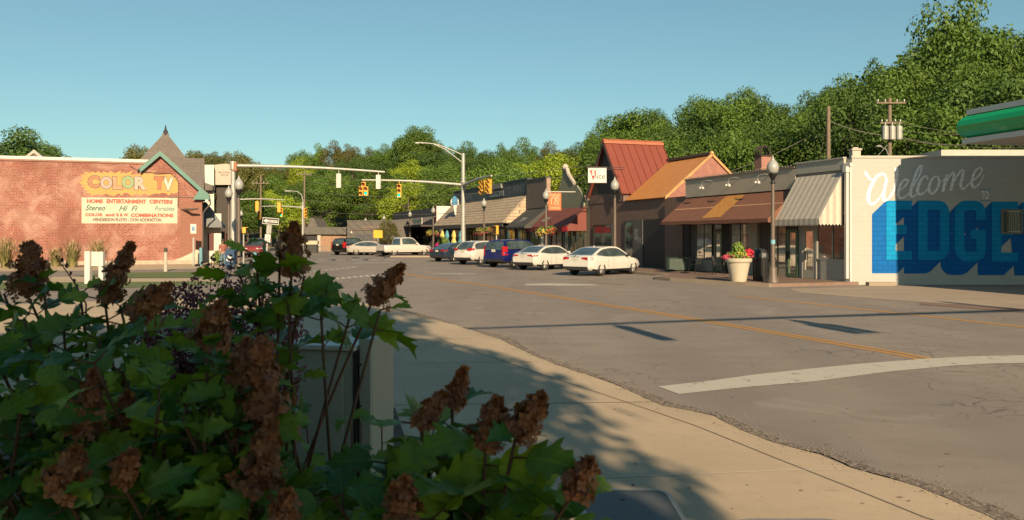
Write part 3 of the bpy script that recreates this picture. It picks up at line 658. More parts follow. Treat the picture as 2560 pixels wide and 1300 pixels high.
put_text('panel_word','S',a+.18,a+.62,1.75,2.45,-.066,plain('panel_lettering',(.32,.33,.31),.6),pz,offset=.05); put_text('panel_word','lice',a+.45,b-.15,1.6,2.05,-.068,plain('panel_lettering',(0,0,0)),pz,offset=.02)
m=MB(); m.box(fx(1606,.02),fx(1662,.02),-.02,-.003,.13,3.0); m.build('entrance_shade_panel',M_dark,pz)  # flat dark panel on the wall stands in for the shaded opening
m=MB(); m.box(fx(1662,.1),fx(1706,.1),-.1,-.003,.0,3.9); m.build('brick_pier',M_brickdk,pz)
x=fx(1478,.6); 
# hanging sign, square to the street
def hung_sign(name,label,cat,px0,px1,py0,py1,Y,mt,th=.12):
    xa,ya=XY(px0,Y); xb,yb=XY(px1,Y); w_=xb-xa; zt,zb=ZZ(py0,Y),ZZ(py1,Y)
    t=thing(name,label,cat,((xa+xb)/2,Y,zb)); m=MB(); m.bbox(-w_/2,w_/2,-th/2,th/2,0,zt-zb,.01); m.build('sign_board',mt,t); return t,w_,zt-zb
t,w_,h_=hung_sign('hanging_sign','white square pizzeria sign with red slice logo hung off the black gable','sign',1470,1516,419,458,52.5,M_white)
m=MB(); m.poly([(-w_*.42,-.066,h_*.84),(-w_*.04,-.066,h_*.80),(-w_*.22,-.066,h_*.16)]); m.build('slice_logo',plain('logo_red',(.55,.015,.02),.6),t)
put_text('logo_letter','S',-w_*.30,-w_*.14,h_*.48,h_*.80,-.068,M_white,t,offset=.06); put_text('sign_word','lice',-w_*.10,w_*.42,h_*.28,h_*.62,-.066,plain('sign_black',(.05,.03,.03),.6),t)
m=MB()
for a,b in (((-w_/2-.03,0),(w_/2+.03,.035)),((-w_/2-.03,h_-.035),(w_/2+.03,h_+.02))): m.box(a[0],b[0],-.075,.075,a[1],b[1])
m.tube([(w_/2,0,h_-.1),(w_/2+1.2,.4,h_-.1)],.03,6); m.tube([(-w_/2,0,h_+.05),(w_/2+1.2,.4,h_+.05)],.02,6); m.build('sign_bracket',plain('bracket_dark',(.05,.04,.035),.5),t)
# --- green stucco shop with scrolled parapet and red awning
gx0,gx1=-32.9,-25.55
gs=shop('stucco_shop','green stucco shop with a scrolled parapet and a red awning')
M_green=plain('green_stucco',(.27,.27,.18),.85,var=.07); body(gs,gx0,gx1,4.5,M_green)
def gp(px,py): x=fx(px,0); return (x,fz(py,x))
prof=[gp(1463,521),gp(1463,495),gp(1455,478),gp(1449,470),gp(1446,464),gp(1438,462),gp(1432,452),gp(1424,440),gp(1420,426),gp(1415,424),gp(1410,430),gp(1407,448),gp(1403,470),gp(1396,480),gp(1385,482),gp(1376,484),gp(1376,528)]
m=MB(); m.prism([(a,b) for a,b in prof],-.12,-.004,'y'); m.build('parapet',M_green,gs)
m=MB(); P=[gp(*p) for p in ((1438,459),(1432,450),(1424,438),(1420,424),(1415,421),(1410,427))]
m.tube([(a,-.06,b+.03) for a,b in P],.14,8); m.sphere((P[4][0],-.06,P[4][1]+.1),.24); m.build('scroll_coping',M_cream,gs)
a,b=fx(1330,1.5),fx(1462,1.5); M_aw2=plain('maroon_canvas',(.20,.055,.04),.8,var=.08,sc_=2); M_redval=plain('bright_red_valance',(.75,.01,.01),.6,var=.05)
awning(gs,gx0-1.5,gx1-.3,1.5,4.1,2.7,M_aw2,.34,mtv=plain('maroon_valance',(.20,.02,.03),.7))
m=MB(); c=fx(1405,1.52); m.box(c,gx1-.32,-1.535,-1.515,2.32,2.7); m.build('valance_panel',M_redval,gs)
m=MB(); m.poly([(-31.6,-.75,3.435),(-30.6,-.75,3.435),(-30.9,-1.1,3.11),(-32.2,-1.1,3.11)]); m.build('awning_logo',plain('awning_logo',(.27,.26,.2),.8),gs)
window(gs,gx0+.4,gx0+2.6,.8,2.6,plain('bronze_mullion',(0,0,0)),glass('lit_shop_glass',(.16,.09,.07),.1,.5,2),2,1)
window(gs,gx0+2.9,gx0+3.9,.16,2.6,plain('teal_door',(.05,.13,.14),.5),glass('door_glass',(.14,.13,.10),.1,.5,2),1,1,0,.12,'door')
window(gs,gx0+4.2,gx1-.6,.6,2.6,plain('bronze_mullion',(0,0,0)),glass('stock_glass',(.17,.13,.06),.1,.6,4),3,1)
m=MB(); m.box(gx0+4.3,gx0+4.6,-.3,-.15,2.0,2.45); m.build('hanging_banner',plain('orange_pennant',(.7,.25,.03),.6),gs)
m=MB(); m.box(gx0-.0,gx0+.3,-.18,-.003,.13,4.5); m.build('pier',M_frame,gs)
# orange sign on a bracket
t,w_,h_=hung_sign('hanging_sign','orange projecting shop sign in front of the green stucco parapet','sign',1371,1403,482,526,57.5,plain('orange_sign',(.62,.13,.02),.6))
M_signtx=plain('pale_orange_lettering',(.80,.42,.25),.6)
for k,(a,b) in enumerate(((.80,.92),(.08,.2))): put_text('sign_word','OPEN DAILY'if 0 else ('MEXICAN' if k==0 else 'CANTINA'),-w_*.4,w_*.4,h_*a,h_*b,-.066,M_signtx,t,offset=.02)
m=MB(); 
for q in ribbon(cm([(-.25,.35),(-.3,.6),(-.1,.75),(.05,.6),(-.05,.4),(.1,.35),(.3,.55),(.25,.75),(.1,.7),(.15,.5),(.32,.32)],5),.05): m.poly([(p.x*w_,-.066,p.y*h_) for p in q])
m.build('sign_emblem',M_signtx,t)
m=MB(); m.tube([(-w_/2-.1,0,h_+.08),(w_/2+1.0,.3,h_+.08)],.03,6); m.tube([(-w_*.3,0,h_),(-w_*.3,0,h_+.08)],.015,5); m.tube([(w_*.3,0,h_),(w_*.3,0,h_+.08)],.015,5); m.build('sign_bracket',M_white,t)
# --- brown boxy parapet shop
tx0,tx1=-37.3,-33.0
ts=shop('boutique','brown boxy boutique with a tall boarded parapet and black awning')
M_tan=plain('brown_boards',(.19,.145,.11),.8,var=.08,sc_=2); body(ts,tx0,tx1,4.6,M_tan)
m=MB(); m.box(tx0,tx1,-.25,.1,4.25,6.55); m.build('parapet',M_tan,ts); m=MB(); m.box(tx0-.06,tx1+.06,-.32,.16,6.55,6.65); m.build('parapet_cap',plain('dark_flashing',(.05,.045,.045),.5),ts)
m=MB(); m.box(tx1+.003,tx1+.12,-.24,.09,4.3,6.54); m.build('end_board',plain('pinkish_end_board',(.36,.24,.18),.8),ts)
M_blkc=plain('black_canvas',(.06,.056,.05),.8,var=.1,sc_=2); awning(ts,tx0-.1,tx1+.1,2.1,4.3,2.75,M_blkc,.14)
m=MB()
for q in ribbon(cm([(.1,.1),(.2,.9),(.3,.5),(.38,.9),(.4,.2),(.55,.8),(.6,.3),(.7,.7),(.9,.4)],4),.05): m.poly([(tx0+1.4+p.x*1.5,-(1.9-p.y*1.1)-.01,2.9+p.y*.80+.02) for p in q])
m.build('awning_script',plain('grey_script',(.4,.4,.36),.8),ts)
window(ts,tx0+.3,tx0+2.1,.6,2.7,plain('shop_frame_grey',(0,0,0)),M_glassg,2,1); window(ts,tx0+2.4,tx0+3.4,.16,2.7,plain('shop_frame_grey',(0,0,0)),M_glasst,1,1,0,.1,'door')
# --- long shop with shingled mansard
lx0,lx1=-62.0,-37.4
ms=shop('mansard_shop','long low shop row with a tan shingled mansard and dark sign band')
M_shing=N('tan_shingle'); b=M_shing.n("TexBrick"); M_shing.l(M_shing.vec((1,1,1),'XZY'),b.inputs['Vector'])
for k,c in (('Color1',(.60,.46,.32)),('Color2',(.52,.40,.275)),('Mortar',(.17,.13,.09))): b.inputs[k].default_value=c+(1,)
b.inputs['Scale'].default_value=1; b.inputs['Brick Width'].default_value=.9; b.inputs['Row Height'].default_value=.26; b.inputs['Mortar Size'].default_value=.022; M_shing=M_shing.done(M_shing.mix(M_shing.ramp(M_shing.noise(3,4),[(.4,0.0),(.7,.4)]),b.outputs[0],(.33,.25,.18)),.9)
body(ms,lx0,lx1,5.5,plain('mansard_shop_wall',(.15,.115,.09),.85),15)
mo=2.0; m=MB(); zt,zb=5.46,3.12; tl,tr=lx0+1.0,lx1-.15; hx=fx(1257,mo)
m.poly([(tl,-.05,zt),(tr,-.05,zt),(hx,-mo,zb),(lx0-.4,-mo,zb)]); m.poly([(tr,-.05,zt),(lx1-.1,-.05,zb),(hx,-mo,zb)]); m.poly([(tl,-.05,zt),(lx0-.4,-mo,zb),(lx0-.4,-.05,zb)])
m.build('mansard',M_shing,ms,recalc=False)
m=MB(); m.tube([(tr,-.07,zt+.02),(hx,-mo,zb+.02)],.06,6); m.build('hip_ridge',plain('hip_tile',(.40,.31,.22),.9),ms)
M_shf=plain('brown_fascia',(.10,.085,.07),.8); m=MB(); m.box(lx0-.4,hx,-mo-.03,-mo+.03,zb-.36,zb-.003); m.box(lx0-.4,hx-.05,-mo+.04,-.06,zb-.3,zb-.2); m.build('fascia',M_shf,ms)
m=MB(); m.box(hx-.02,lx1-.1,-mo-.02,-.05,zb-.06,zb-.004); m.build('soffit',plain('tan_fascia',(.26,.2,.15),.8),ms)
M_band=plain('navy_sign_band',(.06,.072,.075),.6,var=.1); m=MB(); m.box(lx0+1.5,lx1,-.12,-.004,5.47,6.75); m.build('sign_band',M_band,ms)
m=MB(); m.box(lx0+1.5,lx1,-.2,.3,6.75,6.85); m.build('parapet_cap',plain('dark_flashing',(0,0,0)),ms)
def band(name,s,pa,pb,z0,z1,mt,**kw): put_text(name,s,fx(pa,.13),fx(pb,.13),z0,z1,-.135,mt,ms,**kw)
M_lt1=plain('channel_letter_grey',(.16,.17,.17),.5); M_lt2=plain('channel_letter_pale',(.40,.42,.40),.5)
m=MB(); m.box(fx(1222,.15),fx(1259,.15),-.16,-.121,5.62,6.15); m.build('sign_board',plain('sign_board_green',(.13,.15,.13),.6),ms)
m=MB(); m.box(fx(1230,.15),fx(1256,.15),-.3,-.121,6.35,6.75); m.build('sign_board',plain('sign_board_grey',(.25,.25,.22),.6),ms)
band('sign_word','REALTY',1243,1259,5.68,6.1,M_lt2,offset=.03) if 0 else None
put_text('sign_word','REALTY',fx(1224,.17),fx(1258,.17),5.70,6.08,-.165,M_lt2,ms,offset=.02)
band('sign_word','TO FFENLE',1266,1312,5.75,6.35,M_lt1,offset=.03); band('sign_word','ere',1166,1180,5.7,6.2,M_lt1,offset=.03)
for i in range(8):
    a=lx0+1.2+i*2.95; 
    window(ms,a,a+2.4,.7 if i%3 else .16,2.7,plain('dark_bronze_frame',(.05,.04,.033),.5),(M_glassg if i%2 else M_glassd),2 if i%3 else 1,1)
for i in range(7): m=MB(); a=lx0+.75+i*2.95; m.box(a,a+.3,-.12,-.003,.13,2.9); m.build('pier',M_stucco_t,ms)
# ice pop sign on the mansard roof
ip=thing('ice_pop_sign','tall blue and white ice pop sign standing above the shingled roof corner','sign',(*XY(1137,86),ZZ(538,86)))
zz=lambda py: ZZ(py,86)-ZZ(538,86)
m=MB(); m.prism([(-.28,zz(512)),(.28,zz(512)),(.26,zz(498)),(.16,zz(492)),(0,zz(490)),(-.16,zz(492)),(-.26,zz(498))],-.12,.12,'y'); m.build('ice_body',plain('ice_blue',(.03,.2,.38),.6),ip)
for s in (-1,1): m=MB(); m.prism([(s*.30,zz(515)),(s*.42,zz(510)),(s*.42,zz(502)),(s*.30,zz(495))],-.10,.10,'y'); m.build('ice_rim',M_white,ip)
m=MB(); m.prism([(-.16,zz(513)),(.20,zz(513)),(.14,0),(.02,0)],-.04,.04,'y'); m.build('stick',M_white,ip)
# --- dark timber restaurant with patio
rx0,rx1=-92,-67.0
rs=shop('restaurant','dark timber restaurant with a slatted canopy beyond the mansard row')
M_dkw=plain('dark_timber',(.055,.045,.043),.75,var=.15); body(rs,rx0,rx1,3.3,M_dkw,12); m=MB(); m.box(rx0,rx1,-.4,11,3.3,5.35); m.build('parapet',plain('charcoal_cladding',(.085,.072,.078),.7),rs)
m=MB(); m.box(rx1+.003,rx1+.15,-.4,9,3.35,5.5); m.build('side_parapet',M_white,rs); m=MB(); m.box(rx1+.1,rx1+.2,-.45,-.401,3.0,5.5); m.build('corner_trim',plain('rust_trim',(.4,.12,.06),.7),rs)
m=MB(); m.box(rx0-.5,rx1,-2.4,-.41,3.1,3.3); m.build('canopy',M_dkw,rs)
m=MB()
for i in range(16): x=rx0+.5+i*1.55; m.tube([(x,-2.3,3.3),(x+1.0,-.42,4.3)],.05,5)
m.build('canopy_struts',plain('strut_grey',(.2,.18,.17),.6),rs)
m=MB(); m.box(fx(1031,2.5),fx(1054,2.5),-2.5,-2.41,3.35,4.1); o=m.build('sign_board',M_cream,rs); put_text('sign_word','THE HIVE',fx(1032,2.51),fx(1053,2.51),3.5,3.95,-2.51,plain('teal_letter',(.05,.25,.22),.6),rs,offset=.03)
for i in range(7): window(rs,rx0+1+i*3.4,rx0+3.6+i*3.4,.4,2.8,plain('black_mullion',(0,0,0)),glass('green_seen_through',(.06,.09,.02),.15,.8,1.5) if i%2 else M_glassd,2,1)
# --- low buildings across the end of the street
eb=thing('workshop','grey flat workshop with a dark roll-up door at the end of the street','building',(*XY(868,105),0),R(-3))
M_gs=plain('grey_stucco',(.125,.113,.095),.85,var=.06); m=MB(); m.box(0,8.2,0,8,-.02,3.9); m.build('wall',M_gs,eb); m=MB(); m.box(-.05,8.25,-.06,8.05,3.9,4.0); m.build('parapet_cap',plain('grey_cap',(.13,.12,.11),.7),eb)
m=MB(); m.box(.9,2.0+1.2,-.04,-.002,.0,2.2); m.build('roll_up_door',plain('roll_door',(.075,.075,.08),.5),eb); m=MB(); m.box(.45,7,-.1,-.002,2.75,2.86); m.build('pipe_rail',plain('rust_pipe',(.16,.10,.08),.7),eb)
m=MB()
for i in range(10): m.prism([(2.0+i*.36,3.0),(2.3+i*.36,3.0),(2.0+i*.36+.05,3.35)],-.05,-.003,'y')
m.build('wall_pattern',plain('wall_art',(.26,.17,.13),.8),eb)
for x in (.6,4.9): m=MB(); m.lathe([(.02,.3),(.14,.0),(.13,-.02),(.02,.05)],(x,-.2,2.35),8); m.build('wall_lamp',M_white if x<1 else plain('red_lamp',(.45,.08,.06),.6),eb)
gb=thing('garage','low tan garage with two wide doors under a grey flat roof','building',(*XY(764,108),0),0)
m=MB(); m.box(0,5.6,0,7,-.02,2.2); m.build('wall',plain('tan_wall',(.27,.18,.12),.8),gb); m=MB(); m.box(-.1,5.7,-.5,7,2.2,3.15); m.build('roof',plain('grey_fascia2',(.12,.11,.095),.8),gb)
for k in range(2): m=MB(); m.box(2.0+k*1.38,3.3+k*1.38,-.06,-.002,0,2.05); m.build('garage_door',plain('tan_door',(.33,.19,.11),.7),gb)
m=MB(); m.box(0,1.7,-.05,-.002,.5,2.0); m.build('dark_glazing',M_dark,gb); m=MB(); m.box(1.6,2.0,-.3,-.003,.0,2.1); m.build('door',M_cream,gb); m=MB(); m.box(4.9,5.5,-.06,-.002,.6,1.8); m.build('window',plain('orange_lit',(.5,.16,.05),.6),gb)
fn=thing('low_fence','low pale picket fence before the garage','fence',(*XY(790,100),0),0)
for i in range(14): m=MB(); m.box(i*.32,i*.32+.06,0,.04,0,.85); m.build('picket',plain('fence_grey',(.22,.2,.17),.8),fn)
m=MB(); m.box(-.05,4.3,.045,.07,.2,.27); m.box(-.05,4.3,.045,.07,.68,.75); m.build('rail',plain('fence_grey',(0,0,0)),fn)
tr_=thing('bin_enclosure','dark square bin enclosure with a pale lid board at the end of the street','enclosure',(*XY(782,98),0),0)
m=MB(); m.bbox(-.55,.55,-.4,.4,0,1.0,.03); m.build('panel',plain('dark_panel',(.04,.04,.038),.7),tr_); m=MB(); m.box(-.65,.65,-.5,.5,1.0,1.45); m.build('lid_board',plain('pale_lid',(.5,.47,.33),.8),tr_)
dk=thing('shed_roof_house','grey shingled roof rising behind the one way sign','building',(*XY(690,120),0),0); m=MB(); m.box(0,6,0,6,-.02,2.6); m.build('wall',M_gs,dk); m=MB(); m.prism([(-.5,2.6),(6.5,2.6),(5.5,4.6),(1,4.6)],-.4,6.4,'y'); m.build('roof',plain('slate_roof',(.15,.13,.115),.85),dk)
# ================================================================= LEFT SIDE BUILDINGS
C0=Vector((-23.1,59.4)); BR=R(19.54); bx_=Vector((.9424,.3345)); by_=Vector((-.3345,.9424))
def wx(px,b=0.0):
    k=(px-1280)/FPX; A=C0+by_*b; return -(A.x-k*A.y)/(.9424-.3345*k)
def wz(py,x,b=0.0): return EYE+(HZ-py)/FPX*(C0+by_*b+bx_*x).y
bb=thing('brick_store','old red brick store with painted colour television adverts and a teal trimmed gable','building',(C0.x,C0.y,0),BR)
gxa,gza=wx(401),wz(383,wx(401)); gxr=wx(505); slope=(gza-wz(492,wx(522)))/(wx(522)-gxa)
xl=-36.0; ztop=7.05
xj=gxa-(gza-ztop)/slope
m=MB(); m.prism([(xl,-.02),(gxr,-.02),(gxr,gza-slope*(gxr-gxa)),(gxa,gza),(xj,ztop),(xl,ztop)],0,.4,'y'); m.box(xl,xl+.4,.4,22,-.02,ztop); m.box(gxr-.4,gxr,.4,22,-.02,4.6); m.build('wall',M_brickred,bb)
m=MB(); m.box(xl,xj-.1,-.07,.5,ztop,ztop+.12); m.build('coping',plain('tile_coping',(.30,.17,.12),.8,var=.3,sc_=1.5),bb); m=MB(); m.box(xl,xj+.6,1.2,1.5,6.6,ztop+.42); m.build('rear_parapet',M_white,bb)
M_rshing=N('grey_brown_shingle'); b=M_rshing.n("TexBrick"); M_rshing.l(M_rshing.vec((1,1,1),'XZY'),b.inputs['Vector'])
for k,c in (('Color1',(.21,.175,.145)),('Color2',(.17,.14,.12)),('Mortar',(.10,.085,.075))): b.inputs[k].default_value=c+(1,)
b.inputs['Scale'].default_value=1; b.inputs['Brick Width'].default_value=.3; b.inputs['Row Height'].default_value=.14; b.inputs['Mortar Size'].default_value=.012; M_rshing=M_rshing.done(M_rshing.mix(M_rshing.ramp(M_rshing.noise(4,4),[(.35,0.0),(.7,.5)]),b.outputs[0],(.14,.115,.10)),.9)
# front gable roof slopes
m=MB(); th=.1
for sx,xe in ((1,wx(523)),(-1,xj-.6)):
    ze=gza-slope*abs(xe-gxa); roofslab(m,(gxa,-.35,gza+.05),(xe,-.35,ze+.05),(xe,3.4,ze+.05),(gxa,3.4,gza+.05),.1)
m.build('gable_roof',M_rshing,bb)
m=MB()
for xe in (wx(523),xj-.45):
    ze=gza-slope*abs(xe-gxa); a=Vector((gxa,-.42,gza+.14)); b=Vector((xe,-.42,ze+.14)); dn=Vector((0,0,-.36))
    m.loft([[a,a+dn,a+dn+Vector((0,.07,0)),a+Vector((0,.07,0))],[b,b+dn,b+dn+Vector((0,.07,0)),b+Vector((0,.07,0))]])
xe=wx(523); ze=gza-slope*(xe-gxa); m.prism([(xe-1.1,ze-.20),(xe+.02,ze-.20),(xe+.02,ze+.1),(xe-.62,ze+.55)],-.44,-.40,'y')
m.build('rake_trim',M_teal,bb)
m=MB(); m.tube([(xe,-.3,ze-.12),(xe,3.4,ze-.12)],.09,6); m.tube([(xe,-.3,ze-.12),(xe+.1,-.2,ze-.5),(xe-.25,-.1,ze-.9),(gxr+.06,-.05,ze-1.2),(gxr+.06,-.05,1.2)],.06,6); m.build('gutter',plain('gutter_bronze',(.10,.08,.07),.5),bb)
# main cross roof and turret
m=MB(); rzz=wz(395,0,3.6); m.prism([(-.05,4.75),(3.6,rzz),(7.4,4.75)],wx(428,3.6),gxr+.12,'x'); m.build('cross_roof',M_rshing,bb)
tc=wx(414,6.0); tz=wz(405,tc,6.0); az=wz(331,tc,6.0); hw=(wx(470,6.0)-wx(352,6.0))/2
m=MB(); P=[(hw*1.25,tz-1.2),(hw*1.0,tz),(hw*.62,tz+(az-tz)*.40),(hw*.22,az-(az-tz)*.2),(.02,az+.15)]
m.loft([[(tc+r*sx,6+r*sy,z) for sx,sy in ((-1,-1),(1,-1),(1,1),(-1,1))] for r,z in P]); m.build('turret_roof',M_rshing,bb)
m=MB(); m.lathe([(.28,az-.25),(.2,az-.1),(.16,az+.1),(.09,az+.2),(.02,wz(312,tc,6.0))],(tc,6,0),8); m.build('finial',plain('dark_finial',(.04,.035,.04),.5),bb)
# little roof at the left
ax=wx(97,4); az2=wz(382,ax,4); m=MB(); hwd=(wx(152,4)-wx(60,4))*.5; m.prism([(ax-hwd,az2-1.1),(ax+hwd,az2-1.1),(ax,az2)],2.4,6.6,'y'); m.build('roof_dormer',M_rshing,bb)
dm=[c for c in kids(bb) if c.name.startswith('roof_dormer')][0]
m=MB()
for s in (-1,1):
    a=Vector((ax,2.3,az2+.08)); b=Vector((ax+s*(hwd+.12),2.3,az2-1.1)); m.loft([[a,a+Vector((0,0,-.25)),a+Vector((0,.08,-.25)),a+Vector((0,.08,0))],[b,b+Vector((0,0,-.25)),b+Vector((0,.08,-.25)),b+Vector((0,.08,0))]])
m.build('dormer_trim',plain('pale_trim',(.42,.40,.33),.7),dm)
# --- painted adverts
def zb(x,z): px=190+x/8.126; py=410+z/8.126; X=wx(px); return (X,wz(py,X))
sunp=[(60,350),(150,340),(85,290),(165,285),(75,205),(230,235),(145,150),(290,185),(300,150),(400,180),(440,150),(560,190),(545,135),(650,185),(690,135),(790,190),(910,135),(900,195),(990,165),(985,200),(1145,140),(1110,215),(1270,200),(1300,225),(1350,180),(1440,200),(1520,165),(1625,125),(1565,190),(1600,235),(1750,215),(1960,200),(2010,240),(2060,330),(2085,440),(2085,540),(2060,580),(1980,600),(1940,590),(1880,640),(1830,590),(1740,590),(1690,605),(1600,600),(1480,640),(1400,600),(1310,645),(1230,600),(1130,655),(1050,590),(960,590),(950,640),(860,600),(780,650),(700,640),(620,600),(460,645),(480,600),(310,650),(290,600),(190,580),(250,540),(150,520),(180,480),(90,460),(160,430),(85,395)]
o=flat('painted_starburst',[zb(*p) for p in sunp],-.003,wallpaint('faded_sun_yellow',(.62,.37,.13),.3,.105,.55,(.45,.22,.13),.5),bb)
def zt_(name,s,x0,x1,z0,z1,y,mt,**kw):
    a=zb(x0,z1); b=zb(x1,z0); return put_text(name,s,a[0],b[0],a[1],b[1],y,mt,bb,**kw)
M_out=plain('letter_outline',(.20,.13,.09),.8)
for s,x0,x1,z0,z1,c in (('C',240,480,235,485,(.48,.23,.13)),('O',490,740,255,505,(.50,.40,.35)),('L',745,945,260,515,(.62,.33,.20)),('O',930,1180,245,495,(.33,.45,.24)),('R',1185,1435,255,525,(.62,.45,.37)),('T',1590,1800,262,515,(.62,.20,.09)),('V',1760,1985,270,545,(.55,.60,.50))):
    zt_('letter_outline',s,x0-11,x1+11,z0-11,z1+11,-.006,M_out,offset=.09)
    zt_('painted_letter',s,x0+4,x1-4,z0+4,z1-4,-.010,plain('letter_%s_%d'%(s,x0),tuple(x*.85 for x in c),.85,var=.08,sc_=3),offset=.055)
a=zb(115,1205); b=zb(2060,690); flat('painted_panel',[(a[0],a[1]),(b[0],zb(2060,1205)[1]),(b[0],b[1]),(a[0],zb(115,680)[1])],-.003,wallpaint('advert_cream',(.66,.58,.45),.3,.105,.60,(.50,.36,.27),.3),bb)
M_mint=plain('faded_mint',(.50,.55,.43),.85,var=.1)
for q in ((150,600,830,960),(845,1320,845,955),(1570,2050,850,950)):
    a=zb(q[0],q[3]); b=zb(q[1],q[2]); flat('painted_block',[(a[0],a[1]),(b[0],a[1]),(b[0],b[1]),(a[0],b[1])],-.006,M_mint,bb)
M_rt=plain('faded_red_letters',(.42,.10,.06),.85,var=.2,sc_=6); M_gt=plain('faded_green_script',(.10,.14,.10),.85,var=.2,sc_=6); M_bt=plain('faded_black_letters',(.13,.10,.08),.85,var=.2,sc_=6)
zt_('advert_line','HOME',220,550,718,792,-.006,M_rt,offset=.055); zt_('advert_line','ENTERTAINMENT',620,1430,722,798,-.006,M_rt,offset=.055); zt_('advert_line','CENTERS',1490,1965,728,806,-.006,M_rt,offset=.055)
zt_('advert_script','Stereo',190,600,835,945,-.010,M_gt,shear=.4,offset=.02); zt_('advert_script','Hi  Fi',870,1260,848,952,-.010,M_gt,shear=.4,offset=.02); zt_('advert_script','Portables',1600,2010,862,948,-.010,M_gt,shear=.4,offset=.005)
zt_('advert_line','COLOR',190,550,1000,1062,-.006,M_rt,offset=.055); zt_('advert_line','and',600,780,1000,1066,-.006,M_rt,offset=.055); zt_('advert_line','B & W',820,1065,1002,1068,-.006,M_rt,offset=.055); zt_('advert_line','COMBINATIONS',1115,1980,1008,1080,-.006,M_rt,offset=.055)
zt_('advert_line','HENDERSON FLOYD - DON ADDINGTON',345,1735,1103,1165,-.006,M_bt,offset=.04)
# cables, wall lamp, pale rubbed patch and foundation
m=MB()
def wp(px,py,b=-.05): X=wx(px); return (X,b,wz(py,X))
m.tube([wp(*p) for p in ((326,416),(345,426),(352,430),(390,432),(425,433),(438,442),(446,455),(447,500),(446,515),(452,523),(470,525))],.025,5); m.build('cable',plain('cable_dark',(.13,.08,.06),.6),bb)
m=MB(); a=wp(455,524,-.05); m.tube([a,(a[0]+.3,-.35,a[2]),(a[0]+.6,-.8,a[2]-.02),(a[0]+1.1,-1.0,a[2]+.05)],[.05,.09,.1,.06],6); m.build('wall_lamp',plain('lamp_brown',(.10,.075,.06),.5),bb)
m=MB(); m.box(xl,gxr+.04,-.05,-.002,-.02,.28); m.build('foundation',plain('pale_footing',(.44,.36,.27),.9,var=.2,sc_=4),bb)
m=MB(); m.prism([(gxr-1.9,.28),(gxr,.28),(gxr,.75),(gxr-.35,1.05),(gxr-.7,.8),(gxr-1.3,.5)],-.02,-.002,'y'); m.build('plaster_patch',plain('pale_plaster',(.58,.47,.36),.9,var=.15,sc_=4),bb)
m=MB(); m.box(gxr-1.45,gxr+.01,-.012,-.001,.28,4.45); m.build('corner_pilaster',brick('brown_brick',(.34,.13,.085),(.28,.10,.07),(.32,.22,.17)),bb)
# --- white office building behind
wb=thing('office_building','white rendered office building with a dark recessed corner beyond the brick store','building',(0,0,0))
Yw=72; P0=XY(508,Yw); P1=XY(535,Yw); P2=XY(585,86)
m=MB(); m.prism([(P0[0]-6,Yw),(P1[0],Yw),(P1[0]+.1+U.x*14,Yw+14*U.y),(P0[0]-6,Yw+14)],-.02,ZZ(412,Yw),'z'); m.build('wall',plain('white_render',(.72,.67,.56),.8,var=.04),wb)
Yb=73; a=XY(536,Yb); b=XY(582,Yb); m=MB(); m.prism([(a[0],Yb),(b[0],Yb),(b[0]+U.x*12,Yb+12*U.y),(a[0]+U.x*12,Yb+12*U.y)],ZZ(462,Yb),ZZ(412,Yb),'z'); m.prism([(a[0],ZZ(412,Yb)),(b[0],ZZ(412,Yb)),(a[0]+1.0,ZZ(409,Yb))],Yb,Yb+.4,'y'); m.build('upper_storey',M_cream,wb)
m=MB(); m.prism([(a[0],Yb+.5),(b[0]+.2,Yb+.5),(b[0]+.2+U.x*12,Yb+.5+12*U.y),(a[0]+U.x*12,Yb+.5+12*U.y)],-.02,ZZ(462,Yb)-.003,'z'); m.build('lower_storey',plain('dark_brown_cladding',(.06,.05,.042),.8,var=.04),wb)
m=MB(); m.box(P0[0]-1,P1[0]+.1,Yw-.7,Yw-.003,ZZ(462,Yw)-.5,ZZ(462,Yw)-.1); m.prism([(P0[0]-1,ZZ(462,Yw)-.1),(P1[0]+.1,ZZ(462,Yw)-.1),(P0[0]-1,ZZ(446,Yw))],Yw-.7,Yw-.003,'y'); m.build('side_roof',M_rshing,wb)
M_pl=plain('plaque_letters',(.22,.18,.13),.7)
def yt(s,p0,p1,q0,q1,Y): put_text('wall_lettering',s,XY(p0,Y)[0],XY(p1,Y)[0],ZZ(q1,Y),ZZ(q0,Y),Y-.006,M_pl,wb,offset=.03)
yt('MOUNTAIN',547,575,429,433.5,Yb); yt('SERVICES',552,571,435.5,440,Yb)
# --- small white shop with a slate blue awning
sw=thing('white_shop','small white shop with a slate blue awning next to the brick store corner','building',(0,0,0))
Ys=63; a=XY(498,Ys); b=XY(553,Ys); m=MB(); m.prism([(a[0],Ys),(b[0],Ys),(b[0]+U.x*8,Ys+8*U.y),(a[0]+U.x*8,Ys+8*U.y)],-.02,3.7,'z'); m.build('wall',plain('white_render',(0,0,0)),sw)
m=MB(); p=[XY(px,Ys)[0] for px in (509,516,566,563)]
zz_=[ZZ(py,Ys) for py in (505,512,560,569)]
m.add([(a[0],Ys-.01,zz_[0]),(p[0]+.2,Ys-.01,zz_[0]),(p[2],Ys-1.0,zz_[2]),(p[2],Ys-1.0,zz_[3]),(a[0],Ys-1.0,zz_[3]),(a[0],Ys-1.0,zz_[2]),(p[2]+U.x*7,Ys+7*U.y,zz_[2]),(p[0]+.2+U.x*7,Ys+7*U.y,zz_[0]),(p[2]+U.x*7,Ys+7*U.y,zz_[3])],[(0,1,2,5),(5,2,3,4),(1,7,6,2),(2,6,8,3)]); m.build('awning',plain('slate_canvas',(.20,.21,.215),.8,var=.06),sw,recalc=False)
m=MB(); m.box(b[0]+.003,b[0]+.05,Ys+.8,Ys+2,.1,2.2); m.box(b[0]-1.0,b[0]-.55,Ys-.04,-.003+Ys,.9,2.2); m.build('door',plain('maroon_door',(.13,.05,.04),.6),sw)
